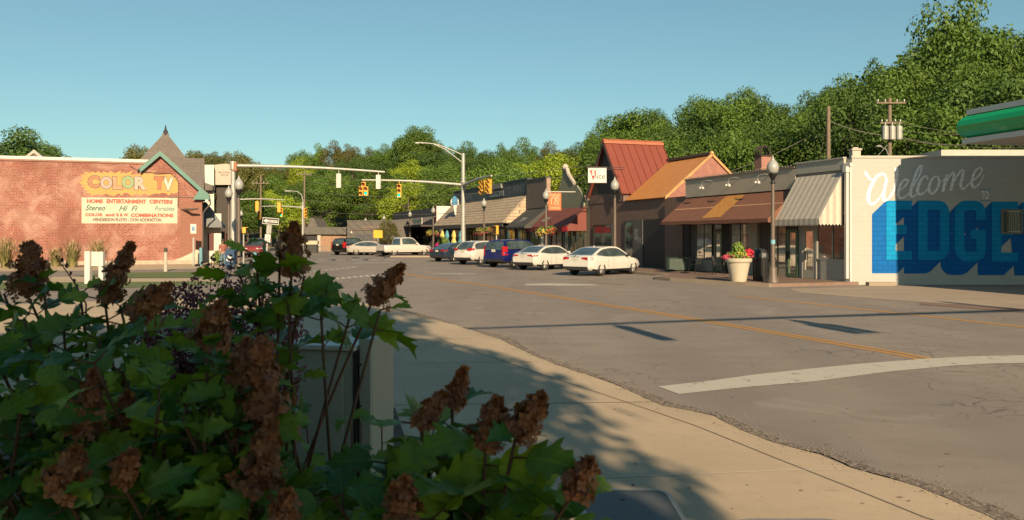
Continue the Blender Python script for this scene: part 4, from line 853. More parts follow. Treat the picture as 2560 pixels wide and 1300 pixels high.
# ================================================================= STREET FURNITURE
M_globe=plain('frosted_globe',(.36,.36,.33),.35,var=.05,sc_=2)
def make_lamp():
    t=thing('street_lamp','x','street lamp')
    m=MB(); m.lathe([(.24,0),(.24,.10),(.20,.16),(.17,.32),(.155,.55),(.12,.62),(.10,.66)],(0,0,0),16); m.lathe([(.095,.64),(.082,2.4),(.070,3.95)],(0,0,0),12); b=m.build('pole',M_bronze,t,True,auto=35)
    m=MB(); m.lathe([(.07,3.95),(.10,3.98),(.085,4.03),(.06,4.10),(.10,4.18),(.165,4.30),(.175,4.36),(.06,4.37)],(0,0,0),14); m.build('fitter',M_black,t,True,auto=35)
    m=MB(); m.lathe([(.13,4.36),(.20,4.44),(.235,4.58),(.225,4.70),(.17,4.82),(.11,4.88),(.085,4.92)],(0,0,0),18); m.build('globe',M_globe,t,True,auto=50)
    m=MB(); m.lathe([(.09,4.90),(.075,4.96),(.03,5.0),(.035,5.04),(.004,5.1)],(0,0,0),10); m.build('finial',M_galv,t,True)
    return t
lamp0=make_lamp(); reg(lamp0)
LPS=[(1932,33.3,.13,'decorative street lamp beside the black bin and planter, nearest on the right'),
(1537,45.2,.13,'decorative street lamp in front of the dark brick pizzeria'),
(1365,56.5,.13,'decorative street lamp overlapping the orange projecting sign'),
(1210,70.3,.13,'decorative street lamp in front of the tan shingled mansard'),
(1083,90,.13,'decorative street lamp between the mansard row and the timber restaurant'),
(1025,102,0,'decorative street lamp in front of the restaurant canopy sign'),
(960,121,0,'distant street lamp just right of the grey workshop'),
(914,138,0,'distant street lamp in front of the grey workshop wall'),
(597,42.2,0,'tallest looking decorative street lamp left of centre beside the signal mast'),
(572,50.6,0,'decorative street lamp just left of the galvanised signal mast'),
(603,97,0,'small distant street lamp between the left lamp and the utility pole'),
(636,158,0,'tiny far street lamp left of the one way sign')]
for i,(px,Y,z,lab) in enumerate(LPS):
    x,y=XY(px,Y)
    if i==0: lamp0.location=(x,y,z); lamp0['label']=lab; lamp0['group']='decorative globe street lamps'
    else: dup(lamp0,(x,y,z if i<6 else z-.02),random.uniform(0,6),lab,'decorative globe street lamps')
m=MB(); m.lathe([(.094,1.55),(.094,1.72)],(0,0,0),12); x,y=XY(1932,33.3); o=m.build('sticker_band',plain('blue_sticker',(.18,.42,.52),.6),lamp0)
# hanging baskets of flowers
M_leafb=plain('basket_leaves',(.13,.20,.03),.7,var=.4,sc_=9); M_pink=plain('pink_petals',(.70,.10,.16),.6,var=.3,sc_=20); M_redp=plain('red_petals',(.75,.03,.06),.6,var=.2,sc_=20); M_yelp=plain('yellow_petals',(.75,.45,.08),.6)
def tuft(m,c,r,n,s,mi=0,up=.2,rnd=random,droop=0):
    for i in range(n):
        d=Vector((rnd.gauss(0,1),rnd.gauss(0,1),rnd.gauss(up,1))).normalized(); p=Vector(c)+Vector((d.x*r[0],d.y*r[1],d.z*r[2]))*rnd.uniform(.5,1.0)
        a=d.cross(Vector((rnd.gauss(0,1),rnd.gauss(0,1),rnd.gauss(0,1)))).normalized(); b=d.cross(a); q=s*rnd.uniform(.6,1.3); e=d*q*.35
        m.add([p-a*q*.5,p+b*q*.35+e,p+a*q*.8,p-b*q*.35+e],[(0,1,2,3)],mi)
def basket(px,Y,zc_,lab,fl):
    x,y=XY(px,Y); t=thing('flower_basket',lab,'hanging basket',(x,y,zc_),0,'flower baskets hung on the street lamps')
    m=MB(); m.lathe([(.05,-.28),(.2,-.18),(.26,0),(.24,.02),(.03,.0)],(0,0,0),10); m.build('basket',plain('coir',(.13,.08,.05),.9),t)
    m=MB(); tuft(m,(0,0,.08),(.42,.42,.30),170,.13); m.build('foliage',M_leafb,t); m=MB(); tuft(m,(0,0,.0),(.46,.46,.36),90,.10); m.build('flowers',fl,t)
    m=MB(); m.tube([(0,0,0),(0,0,.75)],.012,4); m.build('hanger',M_black,t)
for px,Y,z,l,f in ((1200,70.2,2.35,'flower basket left of the mansard street lamp',M_pink),(1219,70.4,2.45,'flower basket right of the mansard street lamp with red blooms',M_redp),(1354,56.4,2.25,'pale flower basket left of the lamp by the orange sign',M_yelp),(1376,56.6,2.35,'flower basket right of the lamp by the orange sign with red trailing blooms',M_redp),(1075,90,2.3,'brownish flower basket on the lamp before the patio, left side',M_yelp),(1091,90,2.25,'brownish flower basket on the lamp before the patio, right side',M_pink)): basket(px,Y,z,l,f)
# traffic signals
M_lensr=plain('dark_red_lens',(.16,.02,.015),.3); M_lensy=plain('dark_amber_lens',(.18,.06,.01),.3); M_green_on=emis('green_lens_lit',(.0,.60,.27),1.1)
def sig(name,label,loc,rot,n=3,lit=None,dog=False,mt=None,sc_=1.0,group='traffic signals',hang=.25,lensm=None):
    t=thing(name,label,'traffic signal',loc,rot,group); t.scale=(sc_,)*3; mt=mt or M_sigy     # faces local -y, top at z=0
    cells=[(0,-.18),(0,-.53),(0,-.88)] if not dog else [(0,-.18),(-.19,-.53),(-.19,-.88),(.19,-.53),(.19,-.88)]
    m=MB()
    for x,z in cells: m.bbox(x-.17,x+.17,-.09,.12,z-.173,z+.173,.02)
    if hang: m.tube([(0,0,0),(0,0,hang)],.025,5)
    m.build('housing',mt,t)
    for x,z in cells:
        k=9; m=MB()
        for i in range(k):
            a0=R(-20+220*i/k); a1=R(-20+220*(i+1)/k); r=.135
            m.poly([(x+r*math.cos(a0),-.09,z+r*math.sin(a0)),(x+r*math.cos(a1),-.09,z+r*math.sin(a1)),(x+r*math.cos(a1),-.34,z+r*math.sin(a1)),(x+r*math.cos(a0),-.34,z+r*math.sin(a0))])
        m.build('visor',mt,t,recalc=False)
    for i,(x,z) in enumerate(cells):
        m=MB(); m.lathe([(.001,-.125),(.08,-.12),(.125,-.095),(.001,-.092)],(x,0,z),12,axis='y'); m.build('lens',M_green_on if lit==i else (lensm or (M_lensr if i==0 else M_lensy)),t)
    return t
def mast(name,label,px,Y,ztop,arms,r=.15,lum=None,base=True):
    x,y=XY(px,Y); t=thing(name,label,'signal mast',(x,y,0))
    m=MB(); m.lathe([(r*1.25,0),(r*1.1,2.5),(r*.85,ztop),(.02,ztop+.06)],(0,0,0),12); m.build('pole',M_galv,t,True,auto=40)
    if base: m=MB(); m.bbox(-.3,.3,-.3,.3,0,.12,.02); m.build('base_plate',M_galv,t)
    for (px2,Y2,z1,z2,ra,rb) in arms:
        x2,y2=XY(px2,Y2); m=MB(); P=[Vector((0,0,z1)).lerp(Vector((x2-x,y2-y,z2)),k/8)+Vector((0,0,.10*math.sin(math.pi*k/8))) for k in range(9)]
        m.tube(P,[ra+(rb-ra)*k/8 for k in range(9)],10); m.build('arm',M_galv,t,True,auto=40)
    m=MB()
    for a in arms: m.lathe([(r*1.15,a[2]-.28),(r*1.3,a[2]-.26),(r*1.3,a[2]+.26),(r*1.15,a[2]+.28)],(0,0,0),12)
    m.build('arm_clamp',M_galv,t)
    return t
sA=mast('signal_mast','galvanised signal mast with long arm beside the white office building',583,55,ZZ(409,55),[(962,57,ZZ(414,55),ZZ(430,57),.125,.07)],.17)
m=MB(); m.bbox(-.02,.28,-.2,.2,ZZ(428,55),ZZ(406,55),.02); m.build('terminal_box',plain('rust_orange_box',(.36,.16,.08),.7),sA)
sB=mast('signal_mast','galvanised signal mast with curved luminaire rising behind the parked white crossover',1158,66,ZZ(384,66),[(904,64,ZZ(462,66),ZZ(450,64),.12,.06),(1229,58,ZZ(464,66),ZZ(439,58),.12,.06)],.17)
def PB(px,py,Y=66): x,y=XY(px,Y); x0,y0=XY(1158,66); return (x-x0,y-y0,ZZ(py,Y))
m=MB(); m.tube(cm([PB(1158,388),PB(1125,373),PB(1095,362),PB(1070,358),PB(1045,357)],4),.045,7); m.tube(cm([PB(1158,408),PB(1135,390),PB(1110,372),PB(1085,361)],4),.04,7); m.tube([PB(1119,370),PB(1122,380)],.03,5); m.build('luminaire_arm',M_galv,sB)
m=MB(); a=PB(1052,358); m.sphere(a,.2,0,8,5,.28); m.box(a[0]-.42,a[0]+.2,a[1]-.12,a[1]+.12,a[2]-.03,a[2]+.07); m.build('luminaire_head',M_galv,sB)
def on(px,py,Y): x,y=XY(px,Y); return (x,y,ZZ(py,Y))
face=R(0)
sig('traffic_signal','pale backed traffic signal hung from the near long arm, left one of the pair',on(847,434,56.4),R(180),mt=M_sigback,group='pale backed signals',sc_=.92)
sig('traffic_signal','pale backed traffic signal at the tip of the near long arm',on(946,437,56.9),R(180),mt=M_sigback,group='pale backed signals',sc_=.92)
sig('traffic_signal','five light doghouse signal showing green on the second arm',on(909,455,64.1),face,lit=4,dog=True)
sig('traffic_signal','three light signal showing green on the second arm under the trees',on(998,460,64.6),face,lit=2)
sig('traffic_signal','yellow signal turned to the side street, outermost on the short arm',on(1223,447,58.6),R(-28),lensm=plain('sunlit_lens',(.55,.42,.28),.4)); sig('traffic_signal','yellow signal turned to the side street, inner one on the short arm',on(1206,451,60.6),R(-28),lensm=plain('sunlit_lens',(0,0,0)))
sD=mast('signal_mast','distant signal mast beside the wooden utility pole',757,99,ZZ(505,99),[(655,97,ZZ(519,99),ZZ(516,97),.09,.05)],.13)
sE=mast('signal_mast','distant signal mast with a thin arm behind the left street lamp',591,95,ZZ(492,95),[(711,97,ZZ(499,95),ZZ(500,97),.09,.05)],.12)
sig('traffic_signal','distant amber backed signal at the left end of the far arm',on(643,503,96),R(180),sc_=1.1); sig('traffic_signal','distant amber backed signal in the middle of the far arm',on(698,506,97),R(180),sc_=1.1)
sig('traffic_signal','small distant signal showing green just above the one way sign',on(704,521,98),0,lit=2,sc_=.95,hang=.05); sig('traffic_signal','small distant signal showing red housing left above the one way sign',on(648,527,98),0,sc_=.95,hang=.05); sig('traffic_signal','distant amber signal on the pole under the far arm end',on(763,521,98.5),R(35),sc_=1.05,hang=.05)
# pedestrian signals
def pedsig(lab,px,py,Y,h=.45,rot=0):
    x,y=XY(px,Y); t=thing('pedestrian_signal',lab,'pedestrian signal',(x,y,0),rot,'pedestrian signal posts'); z=ZZ(py,Y)
    m=MB(); m.lathe([(.06,0),(.05,z)],(0,0,0),8); m.build('post',M_galv,t); m=MB(); m.bbox(-.2,.2,-.12,.1,z,z+h,.02); m.box(-.2,.2,-.25,-.12,z+h-.04,z+h); m.build('housing',M_sigy,t); m=MB(); m.box(-.14,.14,-.125,-.12,z+.06,z+h-.06); m.build('face',M_black,t)
pedsig('yellow pedestrian signal on a post before the mansard shop windows',1241,586,66,.7,R(-60)); pedsig('yellow pedestrian signal on a post left of centre by the lamps',609,583,58,.42,R(115))
t=thing('warning_sign','small orange warning sign on a post before the grey workshop','sign',(*XY(945,92),0)); z=ZZ(595,92); m=MB(); m.lathe([(.05,0),(.05,z)],(0,0,0),6); m.build('post',M_galv,t); m=MB(); m.bbox(-.5,.5,-.04,.04,z,z+.85,.03); m.build('sign_plate',plain('warning_orange',(.85,.42,.02),.5),t)
# one way sign cluster (leaning)
x,y=XY(663,46); ow=thing('sign_post','leaning signpost carrying a black and white one way arrow plate','sign',(x-.02,y,0)); ow.rotation_euler=(0,R(5),0)
m=MB(); m.box(-.04,.04,-.02,.02,0,2.75); m.build('post',M_galv,ow); m=MB(); m.bbox(-.36,.54,-.05,-.022,2.66,3.02,.03); pl=m.build('arrow_plate',plain('plate_black',(.03,.03,.03),.5),ow)
m=MB()
for q in ((-.36,.54,2.66,2.69),(-.36,.54,2.99,3.02),(-.36,-.335,2.69,2.99),(.515,.54,2.69,2.99)): m.box(q[0],q[1],-.056,-.051,q[2],q[3])
m.poly([(-.31,-.058,2.84),(-.13,-.058,2.96),(-.13,-.058,2.90),(.47,-.058,2.90),(.47,-.058,2.77),(-.13,-.058,2.77),(-.13,-.058,2.72)]); m.build('arrow',M_white,pl); put_text('plate_word','ONE WAY',-.08,.44,2.795,2.875,-.062,plain('plate_black',(0,0,0)),pl,offset=.03)
m=MB(); m.bbox(-.16,.16,-.05,-.022,1.62,2.10,.02); pl2=m.build('rule_plate',M_white,ow)
for k,s in enumerate(('NO','PARKING','ANY TIME')): put_text('plate_word',s,-.11 if k else -.05,.11 if k else .05,1.97-k*.12,2.03-k*.12,-.054,plain('plate_red',(.35,.1,.08),.6),pl2,offset=.02)
m=MB(); m.bbox(-.13,.15,.022,.05,2.14,2.62,.02); m.build('back_plate',M_galv,ow)
# accessible parking sign
x,y=XY(484,57); t=thing('parking_sign','white accessible parking sign with a blue symbol against the brick corner','sign',(x,y,0)); m=MB(); m.box(-.06,.06,-.03,.03,0,1.9); m.build('post',M_galv,t)
z0,z1=ZZ(584,57),ZZ(560,57); m=MB(); m.bbox(-.20,.20,-.06,-.035,z0,z1,.02); pl=m.build('sign_plate',M_white,t); m=MB(); m.box(-.09,.09,-.066,-.061,z0+.2,z1-.18); m.build('blue_symbol',plain('symbol_blue',(.03,.20,.45),.5),pl)
m=MB(); m.lathe([(.035,0),(.05,.012)],(0,-.067,(z0+z1)/2+.06),8,axis='y'); m.tube([(0,-.07,(z0+z1)/2+.03),(0,-.07,(z0+z1)/2-.06),(.05,-.07,(z0+z1)/2-.08)],.012,4); m.build('white_figure',M_white,pl)
t=thing('bollard','short pale bollard with a dark cap on the left verge','bollard',(*XY(414,47),0)); m=MB(); m.lathe([(.10,0),(.09,1.1)],(0,0,0),10); m.build('post',M_cream,t); m=MB(); m.lathe([(.11,1.1),(.11,1.28),(.08,1.33)],(0,0,0),10); m.build('cap',plain('cap_brown',(.07,.05,.04),.5),t)
def bluepost(px,Y,h,lab): m=MB(); m.lathe([(.11,0),(.11,h),(.07,h+.06),(.01,h+.08)],(0,0,0),10); tag(m.build('bollard',plain('pale_blue_paint',(.15,.32,.38),.5),loc=(*XY(px,Y),0)),lab,'bollard')
bluepost(502,56,1.15,'pale blue bollard at the foot of the brick corner'); bluepost(637,50,.95,'pale blue bollard just right of the mailbox behind the purple twigs')
t=thing('notice_board','white n shaped board frame standing on the grass verge','notice board',(*XY(236,34.7),0)); zt=ZZ(628,34.7); m=MB(); m.bbox(-.35,-.13,-.15,.1,0,zt,.015); m.build('leg',M_white,t); m=MB(); m.bbox(.16,.35,.0,.2,0,zt-.02,.015); m.build('leg',M_white,t); m=MB(); m.bbox(-.128,.158,.0,.12,zt-.62,zt-.02,.01); m.build('board',plain('shaded_white_board',(.62,.60,.52),.6),t)
# mailbox
x,y=XY(578,50); t=thing('mailbox','blue street mailbox with a white emblem beside the signal mast','mailbox',(x,y,.01)); m=MB(); P=[(-.28,.25),(-.28,1.0)]+[(.28*math.cos(R(a)),1.0+.25*math.sin(R(a))) for a in range(170,5,-15)]+[(.28,1.0),(.28,.25)]; m.prism(P,-.28,.28,'y'); m.build('box',plain('mailbox_blue',(.025,.065,.14),.45),t)
for sx in (-.22,.22):
    for sy in (-.22,.22): m=MB(); m.box(sx-.03,sx+.03,sy-.03,sy+.03,0,.25); m.build('leg',plain('mailbox_blue',(0,0,0)),t)
m=MB(); m.poly([(-.2,-.285,.5),(.17,-.285,.46),(.2,-.285,.6),(.05,-.285,.62),(.18,-.285,.78),(-.14,-.285,.82),(-.05,-.285,.62),(-.2,-.285,.62)]); m.build('emblem',M_white,t)
# utility poles and wires
def upole(name,lab,px,Y,ptop,zb=0,arms=((.3,1.2),),r=.15):
    x,y=XY(px,Y); t=thing(name,lab,'utility pole',(x,y,zb)); z=ZZ(ptop,Y)-zb; m=MB(); m.lathe([(r,0),(r*.7,z),(.02,z+.03)],(0,0,0),9); m.build('pole',M_wood,t,True,auto=40)
    for d,l in arms:
        m=MB(); m.box(-l,l,-r-.09,-r,z-d-.1,z-d); m.build('crossarm',M_wood,t)
        m=MB()
        for k in (-l+.1,-l*.4,l*.4,l-.1): m.lathe([(.03,0),(.05,.08),(.03,.18)],(k,-r-.045,z-d),6)
        m.build('insulator',M_galv,t)
    return t,z
t,z=upole('utility_pole','wooden utility pole with street light arm at the far junction',761,110,426,arms=((.5,1.0),)); m=MB(); m.tube([(-.05,0,z-4.5),(-.4,0,z-3.2),(-.9,0,z-2.8),(-2.0,0,z-2.7)],.06,6); m.bbox(-2.6,-1.7,-.12,.12,z-2.8,z-2.65,.03); m.build('lamp_arm',M_galv,t)
t,z=upole('utility_pole','thin utility pole with a transformer left of the one way sign',652,100,437,arms=((1.0,1.0),),r=.13); m=MB(); m.lathe([(.2,z-4.6),(.22,z-4.55),(.22,z-3.7),(.2,z-3.65)],(-.35,0,0),10); m.build('transformer',M_galv,t)
t,z=upole('utility_pole','bare wooden utility pole rising behind the corner shop roof',2071,52,266,arms=(),r=.17)
t,z=upole('utility_pole','utility pole carrying three grey transformers behind the corner shop',2224,54,245,arms=((.3,.95),(1.6,.7)),r=.17)
for dx in (-.42,.03,.48):
    m=MB(); m.lathe([(.19,z-2.75),(.21,z-2.7),(.21,z-1.95),(.19,z-1.88),(.05,z-1.8),(.04,z-1.6)],(dx,-.3,0),12); m.build('transformer',M_galv,t)
m=MB(); m.tube([(0,-.1,z-4.05),(-.35,-.3,z-3.4),(-.7,-.5,z-3.25)],.035,6); m.sphere((-.95,-.55,z-3.2),.22,0,8,5,.4); m.build('lamp_arm',M_galv,t); m=MB(); m.tube([(-1.0,0,z-4),(0,0,z-2.9)],.02,4); m.build('guy_wire',M_galv,t)
t,z=upole('utility_pole','utility pole top with crossarm showing between the copper roof and the trees',1710,85,372,arms=((.3,1.3),(1.0,1.0)),r=.17)
def wire(lab,p,q,sag=.5,r=.018,mt=None,n=16):
    P=[Vector(p).lerp(Vector(q),k/n)-Vector((0,0,sag*4*(k/n)*(1-k/n))) for k in range(n+1)]; m=MB(); m.tube(P,r,4); tag(m.build('overhead_wire',mt or plain('wire_grey',(.22,.2,.16),.6)),lab,'wire','overhead wires')
wire('overhead wire from the bare pole down to the transformers',on(2076,304,52),on(2214,338,54),.15,.022); wire('overhead wire running right from the transformers to the canopy',on(2236,338,54),on(2445,357,50),.35,.022)
wire('guy cable hanging beside the bare pole',on(2066,305,52),on(2048,402,54),.05,.015)
for k,(a,b) in enumerate(((437,413),(452,436),(478,452),(500,470),(524,495))):
    wire('%s overhead wire between the far pole and the pizzeria'%('topmost','second','third','fourth','lowest')[k],on(762,a,110),on(1478,b,66),1.0,.022)
wire('overhead wire rising across the trees behind the cafe roof',on(1795,437,60),on(2040,330,64),.3,.015)
for k,(a_,b_) in enumerate(((300,330),(338,352),(322,300))): wire(('upper','lower','highest')[k]+' thin overhead wire crossing the trees right of the transformer pole',on(2224,a_,54),on(2760,b_,46),.6,.014)
wire('thin overhead wire sagging left from the transformer pole over the pizzeria',on(2224,262,54),on(1712,378,85),1.6,.016); wire('second thin wire sagging left from the transformer pole',on(2224,290,54),on(1712,392,85),1.7,.016)
# patio parasols (closed)
for i,(px,c) in enumerate(((1106,'yellow'),(1118,'teal'),(1135,'yellow'),(1152,'teal'))):
    t=thing('parasol',('leftmost closed yellow patio parasol','closed teal patio parasol between the two yellow ones','closed yellow patio parasol nearer the signal mast','rightmost closed teal patio parasol against the signal mast')[i],'parasol',(*XY(px,80),.13),0,'closed patio parasols')
    m=MB(); m.lathe([(.04,0),(.035,2.3)],(0,0,0),6); m.build('pole',M_galv,t)
    m=MB(); rings=[]
    for r,z in ((.16,.75),(.25,.95),(.22,1.3),(.12,1.62),(.19,1.85),(.12,2.25),(.02,2.42)): rings.append([(r*(1+.25*(j%2))*math.cos(math.pi*j/5),r*(1+.25*(j%2))*math.sin(math.pi*j/5),z) for j in range(10)])
    m.loft(rings); m.build('canopy',plain(c+'_canvas',(.72,.52,.14) if c=='yellow' else (.09,.30,.38),.8),t)
# planters
def petals(m,c,rad,n,s): tuft(m,c,rad,n,s)
x,y=XY(1846,34.2); t=thing('planter','large round concrete planter overflowing with red and pink flowers by the nearest lamp','planter',(x,y,.13)); t.scale=(.93,.93,.95)
m=MB(); m.lathe([(.33,0),(.35,.05),(.50,.82),(.56,.84),(.585,.90),(.585,.98),(.54,1.01),(.50,1.0),(.49,.9)],(0,0,0),28); m.build('pot',concrete_mat('planter_concrete',(.56,.49,.38)),t,True,auto=30)
m=MB(); m.lathe([(.50,.93),(.02,.99)],(0,0,0),16); m.build('soil',M_mulch,t)
m=MB(); tuft(m,(0,0,1.08),(.56,.5,.26),620,.10,up=.6); tuft(m,(-.02,0,1.38),(.26,.24,.30),260,.13,up=.6); m.build('foliage',plain('bright_leaves',(.17,.27,.03),.6,var=.45,sc_=8),t)
m=MB(); 
for i in range(26): a=random.uniform(0,6.28); r=random.uniform(.3,.6); c=(r*math.cos(a),r*math.sin(a)*.8,1.08+random.uniform(-.1,.15)); tuft(m,c,(.07,.07,.06),9,.06)
tuft(m,(-.55,-.1,1.05),(.2,.2,.12),120,.07); m.build('pink_flowers',M_pink,t)
m=MB(); tuft(m,(.44,-.12,1.25),(.20,.2,.16),190,.085); tuft(m,(.3,-.3,1.15),(.1,.1,.08),40,.07); m.build('red_flowers',M_redp,t)
m=MB(); tuft(m,(0,-.3,1.2),(.25,.15,.12),26,.06); m.build('yellow_flowers',M_yelp,t)
x,y=XY(1104,78); t=thing('flower_pot','tall flower pot with magenta and green flowers beside the dark parked car','planter',(x,y,.13)); m=MB(); m.lathe([(.25,0),(.36,.75),(.4,.78),(.38,.8)],(0,0,0),14); m.build('pot',M_cream,t); m=MB(); tuft(m,(0.15,0,1.3),(.55,.5,.55),420,.15); m.build('foliage',M_leafb,t); m=MB(); tuft(m,(-.35,-.2,.75),(.35,.3,.5),260,.12); m.build('flowers',plain('magenta_petals',(.65,.04,.22),.6),t)
# litter bin
x,y=XY(1901,34.6); t=thing('litter_bin','black domed litter bin between the flower planter and the nearest lamp','litter bin',(x,y,.13)); m=MB(); m.lathe([(.27,0),(.29,.04),(.30,.85),(.31,.88),(.29,.9)],(0,0,0),24); 
for k in range(12):
    a=2*math.pi*k/12; m.tube([(.30*math.cos(a),.30*math.sin(a),.06),(.31*math.cos(a),.31*math.sin(a),.84)],.012,4)
m.build('body',plain('bin_black',(.028,.028,.028),.45),t,True,auto=30)
m=MB(); m.lathe([(.32,.90),(.33,.96),(.31,1.12),(.25,1.25),(.15,1.33),(.02,1.36)],(0,0,0),24); d=m.build('dome_lid',plain('bin_lid',(.03,.031,.033),.35),t,True,auto=40); m=MB(); m.box(-.14,.14,-.325,-.28,1.0,1.16); m.build('flap',plain('bin_flap',(.12,.12,.12),.4),d)
# cafe chairs and table
def chair(px,Y,rot,lab):
    x,y=XY(px,Y); t=thing('cafe_chair',lab,'chair',(x,y,.14),rot,'black metal cafe chairs'); m=MB(); m.bbox(-.22,.22,-.21,.21,.43,.46,.01); m.build('seat',M_black,t)
    m=MB(); m.tube([(-.21,.2,.46),(-.22,.27,.7),(-.2,.3,.9),(.2,.3,.9),(.22,.27,.7),(.21,.2,.46)],.018,6)
    for k in range(5): m.tube([(-.14+.07*k,.21,.46),(-.14+.07*k,.3,.9)],.01,4)
    m.build('backrest',M_black,t)
    for sx,sy in ((-1,-1),(1,-1),(-1,1),(1,1)): m=MB(); m.tube([(sx*.2,sy*.19,.44),(sx*.24,sy*.25,0)],.015,5); m.build('leg',M_black,t)
    m=MB()
    for s in (-1,1): m.tube([(s*.22,.24,.66),(s*.25,0,.66),(s*.24,-.18,.62),(s*.22,-.19,.45)],.014,5)
    m.build('armrest',M_black,t)
chair(1738,41.5,R(-60),'black metal cafe chair at the left end of the cafe front'); chair(1797,40,R(60),'black metal cafe chair left of the big planter'); chair(1957,37,R(70),'black metal cafe chair behind the nearest street lamp')
x,y=XY(1712,42.3); t=thing('cafe_table','small black cafe table beside the leftmost cafe chair','table',(x,y,.14)); m=MB(); m.lathe([(.35,.72),(.36,.735),(.35,.75),(.01,.75)],(0,0,0),18); m.build('table_top',M_black,t); m=MB(); m.lathe([(.03,0),(.03,.72)],(0,0,0),8); m.lathe([(.25,0),(.2,.03),(.02,.05)],(0,0,0),10); m.build('stand',M_black,t)
x,y=XY(1700,44.5); t=thing('covered_stack','dark green covered bundle on the ground outside the cafe','covered bundle',(x,y,.13)); m=MB(); m.bbox(-.75,.75,-.35,.35,0,.72,.12); m.build('cover',plain('dark_green_tarp',(.025,.05,.035),.6,var=.2),t)
# patio railing of the timber restaurant
x,y=FW(62,8.3); t=thing('patio_fence','dark metal patio railing beside the kerb in front of the restaurant','railing',(0,0,0))
for k in range(15): p=FW(60.5+k*1.6,7.6 if k<7 else 5.2); m=MB(); m.box(p[0]-.04,p[0]+.04,p[1]-.04,p[1]+.04,.13,1.15); m.build('post',M_black,t)
m=MB()
for z in (.35,.75,1.1):
    for a,b in (((60.5,7.6),(70.1,7.6)),((70.1,5.2),(82.9,5.2))): p=FW(*a);q=FW(*b); m.tube([(p[0],p[1],z),(q[0],q[1],z)],.03,4)
m.build('rail',M_black,t)
# ================================================================= petrol station canopy
cc=Vector((16.9,30.6)); t=thing('station_canopy','petrol station canopy with green rounded fascia jutting in at the right edge','canopy',(cc.x,cc.y,0),math.atan2(-1,.25))
# local x towards camera along the street, y to the right
zt,zb=6.62,5.42; L,W=17.0,13.0
prof=lambda: [(0,zt),(0,zb),(-.0,zb)]
def fascia_ring(x,y,nx,ny):
    P=[(-.05,zt-.16),(.16,zt-.22),(.30,zt-.38),(.36,zt-.60),(.32,zt-.82),(.14,zt-1.0),(-.05,zt-1.02)]; return [(x+nx*d,y+ny*d,z) for d,z in P]
m=MB(); R4=[(0,0,-1,-1),(L,0,1,-1),(L,W,1,1),(0,W,-1,1)]
rings=[fascia_ring(*r) for r in R4]; k=len(rings[0])
for a in range(4):
    A,B=rings[a],rings[(a+1)%4]
    for j in range(k-1): m.poly([A[j],A[j+1],B[j+1],B[j]])
m.build('green_fascia',plain('canopy_green',(.0,.42,.13),.35,var=.05,coat=.3),t,True,recalc=False)
m=MB()
for q in ((-.37,L+.37,-.37,-.33),(-.37,L+.37,W+.33,W+.37)): m.box(q[0],q[1],q[2],q[3],zt-.62,zt-.56)
m.box(-.37,-.33,-.33,W+.33,zt-.62,zt-.56); m.build('pale_green_line',plain('canopy_lime',(.08,.42,.06),.4),t)
m=MB(); m.box(-.02,L+.02,-.02,W+.02,zt-.2,zt); m.box(-.02,L+.02,-.02,W+.02,zb-.0,zt-1.0); m.box(-.22,L+.22,-.22,W+.22,zb-.02,zb+.17); m.box(-.12,L+.12,-.12,W+.12,zt-.17,zt+.03); m.build('canopy_deck',plain('canopy_white',(.66,.64,.58),.5,var=.03),t)
for cx in (4.5,12.5): m=MB(); m.bbox(cx-.2,cx+.2,5.8,6.2,-.02,zb,.03); m.build('column',plain('canopy_white',(0,0,0)),t)
# the near signal mast whose shadow crosses the road
tl_=1/math.tan(SUN_EL)
def above(px,py,z): x,y=G(px,py); return (x+SUN_XY.x*z*tl_, y+SUN_XY.y*z*tl_, z)
A=above(1990,793,5.9); Bq=above(1165,822,5.7)
d_=(Vector(A)-Vector(Bq)).normalized(); pole=Vector(A)+d_*7.0
nm=thing('signal_mast','near signal mast standing beside the viewpoint whose arm reaches over the road','signal mast',(pole.x,pole.y,0))
m=MB(); m.lathe([(.2,0),(.15,7.2)],(0,0,0),10); m.build('pole',M_galv,nm); m=MB(); m.tube([(0,0,5.95),tuple(Vector(A)-Vector((pole.x,pole.y,0))),tuple(Vector(Bq)-Vector((pole.x,pole.y,0)))],[.12,.10,.06],8); m.build('arm',M_galv,nm)
for px,py,l in ((1540,812,'signal hanging from the near mast arm, towards its tip'),(1975,799,'five-lamp signal hanging from the near mast arm, towards its pole')):
    p=above(px,py,5.75); sig('traffic_signal',l,(p[0],p[1],5.62),R(200),mt=M_sigback,group='near signals',dog='five' in l)
# ================================================================= VEHICLES
def paint(name,c,rough=.28): return plain(name,c,rough,.0,var=.03,sc_=.8,coat=.6)
M_cglass=glass('car_glass',(.09,.13,.14),.05,.3,1.2,.35); M_tyre=plain('tyre_rubber',(.022,.02,.019),.85); M_rim=plain('alloy_rim',(.42,.40,.37),.35,.6,var=.1); M_tail=plain('tail_lamp_red',(.42,.008,.012),.25,var=.15,sc_=10,coat=.5); M_trim=plain('black_trim',(.022,.021,.02),.6); M_plate=plain('number_plate',(.55,.53,.42),.5,var=.1,sc_=14); M_head=plain('head_lamp',(.55,.55,.52),.15)
def lerp_tab(tab,x):
    if x<=tab[0][0]: return tab[0][1]
    for (a,b),(c,d) in zip(tab,tab[1:]):
        if x<=c: return b+(d-b)*(x-a)/(c-a)
    return tab[-1][1]
SED=dict(L=4.85,W=1.84,zb=.24,top=[(-2.42,.93),(-2.30,1.00),(-1.75,1.06),(-1.0,.99),(.2,.95),(1.05,.94),(1.6,.88),(2.05,.79),(2.28,.71),(2.42,.60)],
 gh=[(-2.0,1.03),(-1.55,1.22),(-1.1,1.38),(-.55,1.45),(0.0,1.46),(.42,1.40),(.85,1.20),(1.32,.93)],glr=-1.05,glf=.38,sg=(-1.62,1.10),bel=.955,wh=(-1.40,1.50),wr=.335,tail=(.80,.96,.42),plate=(.78,.92))
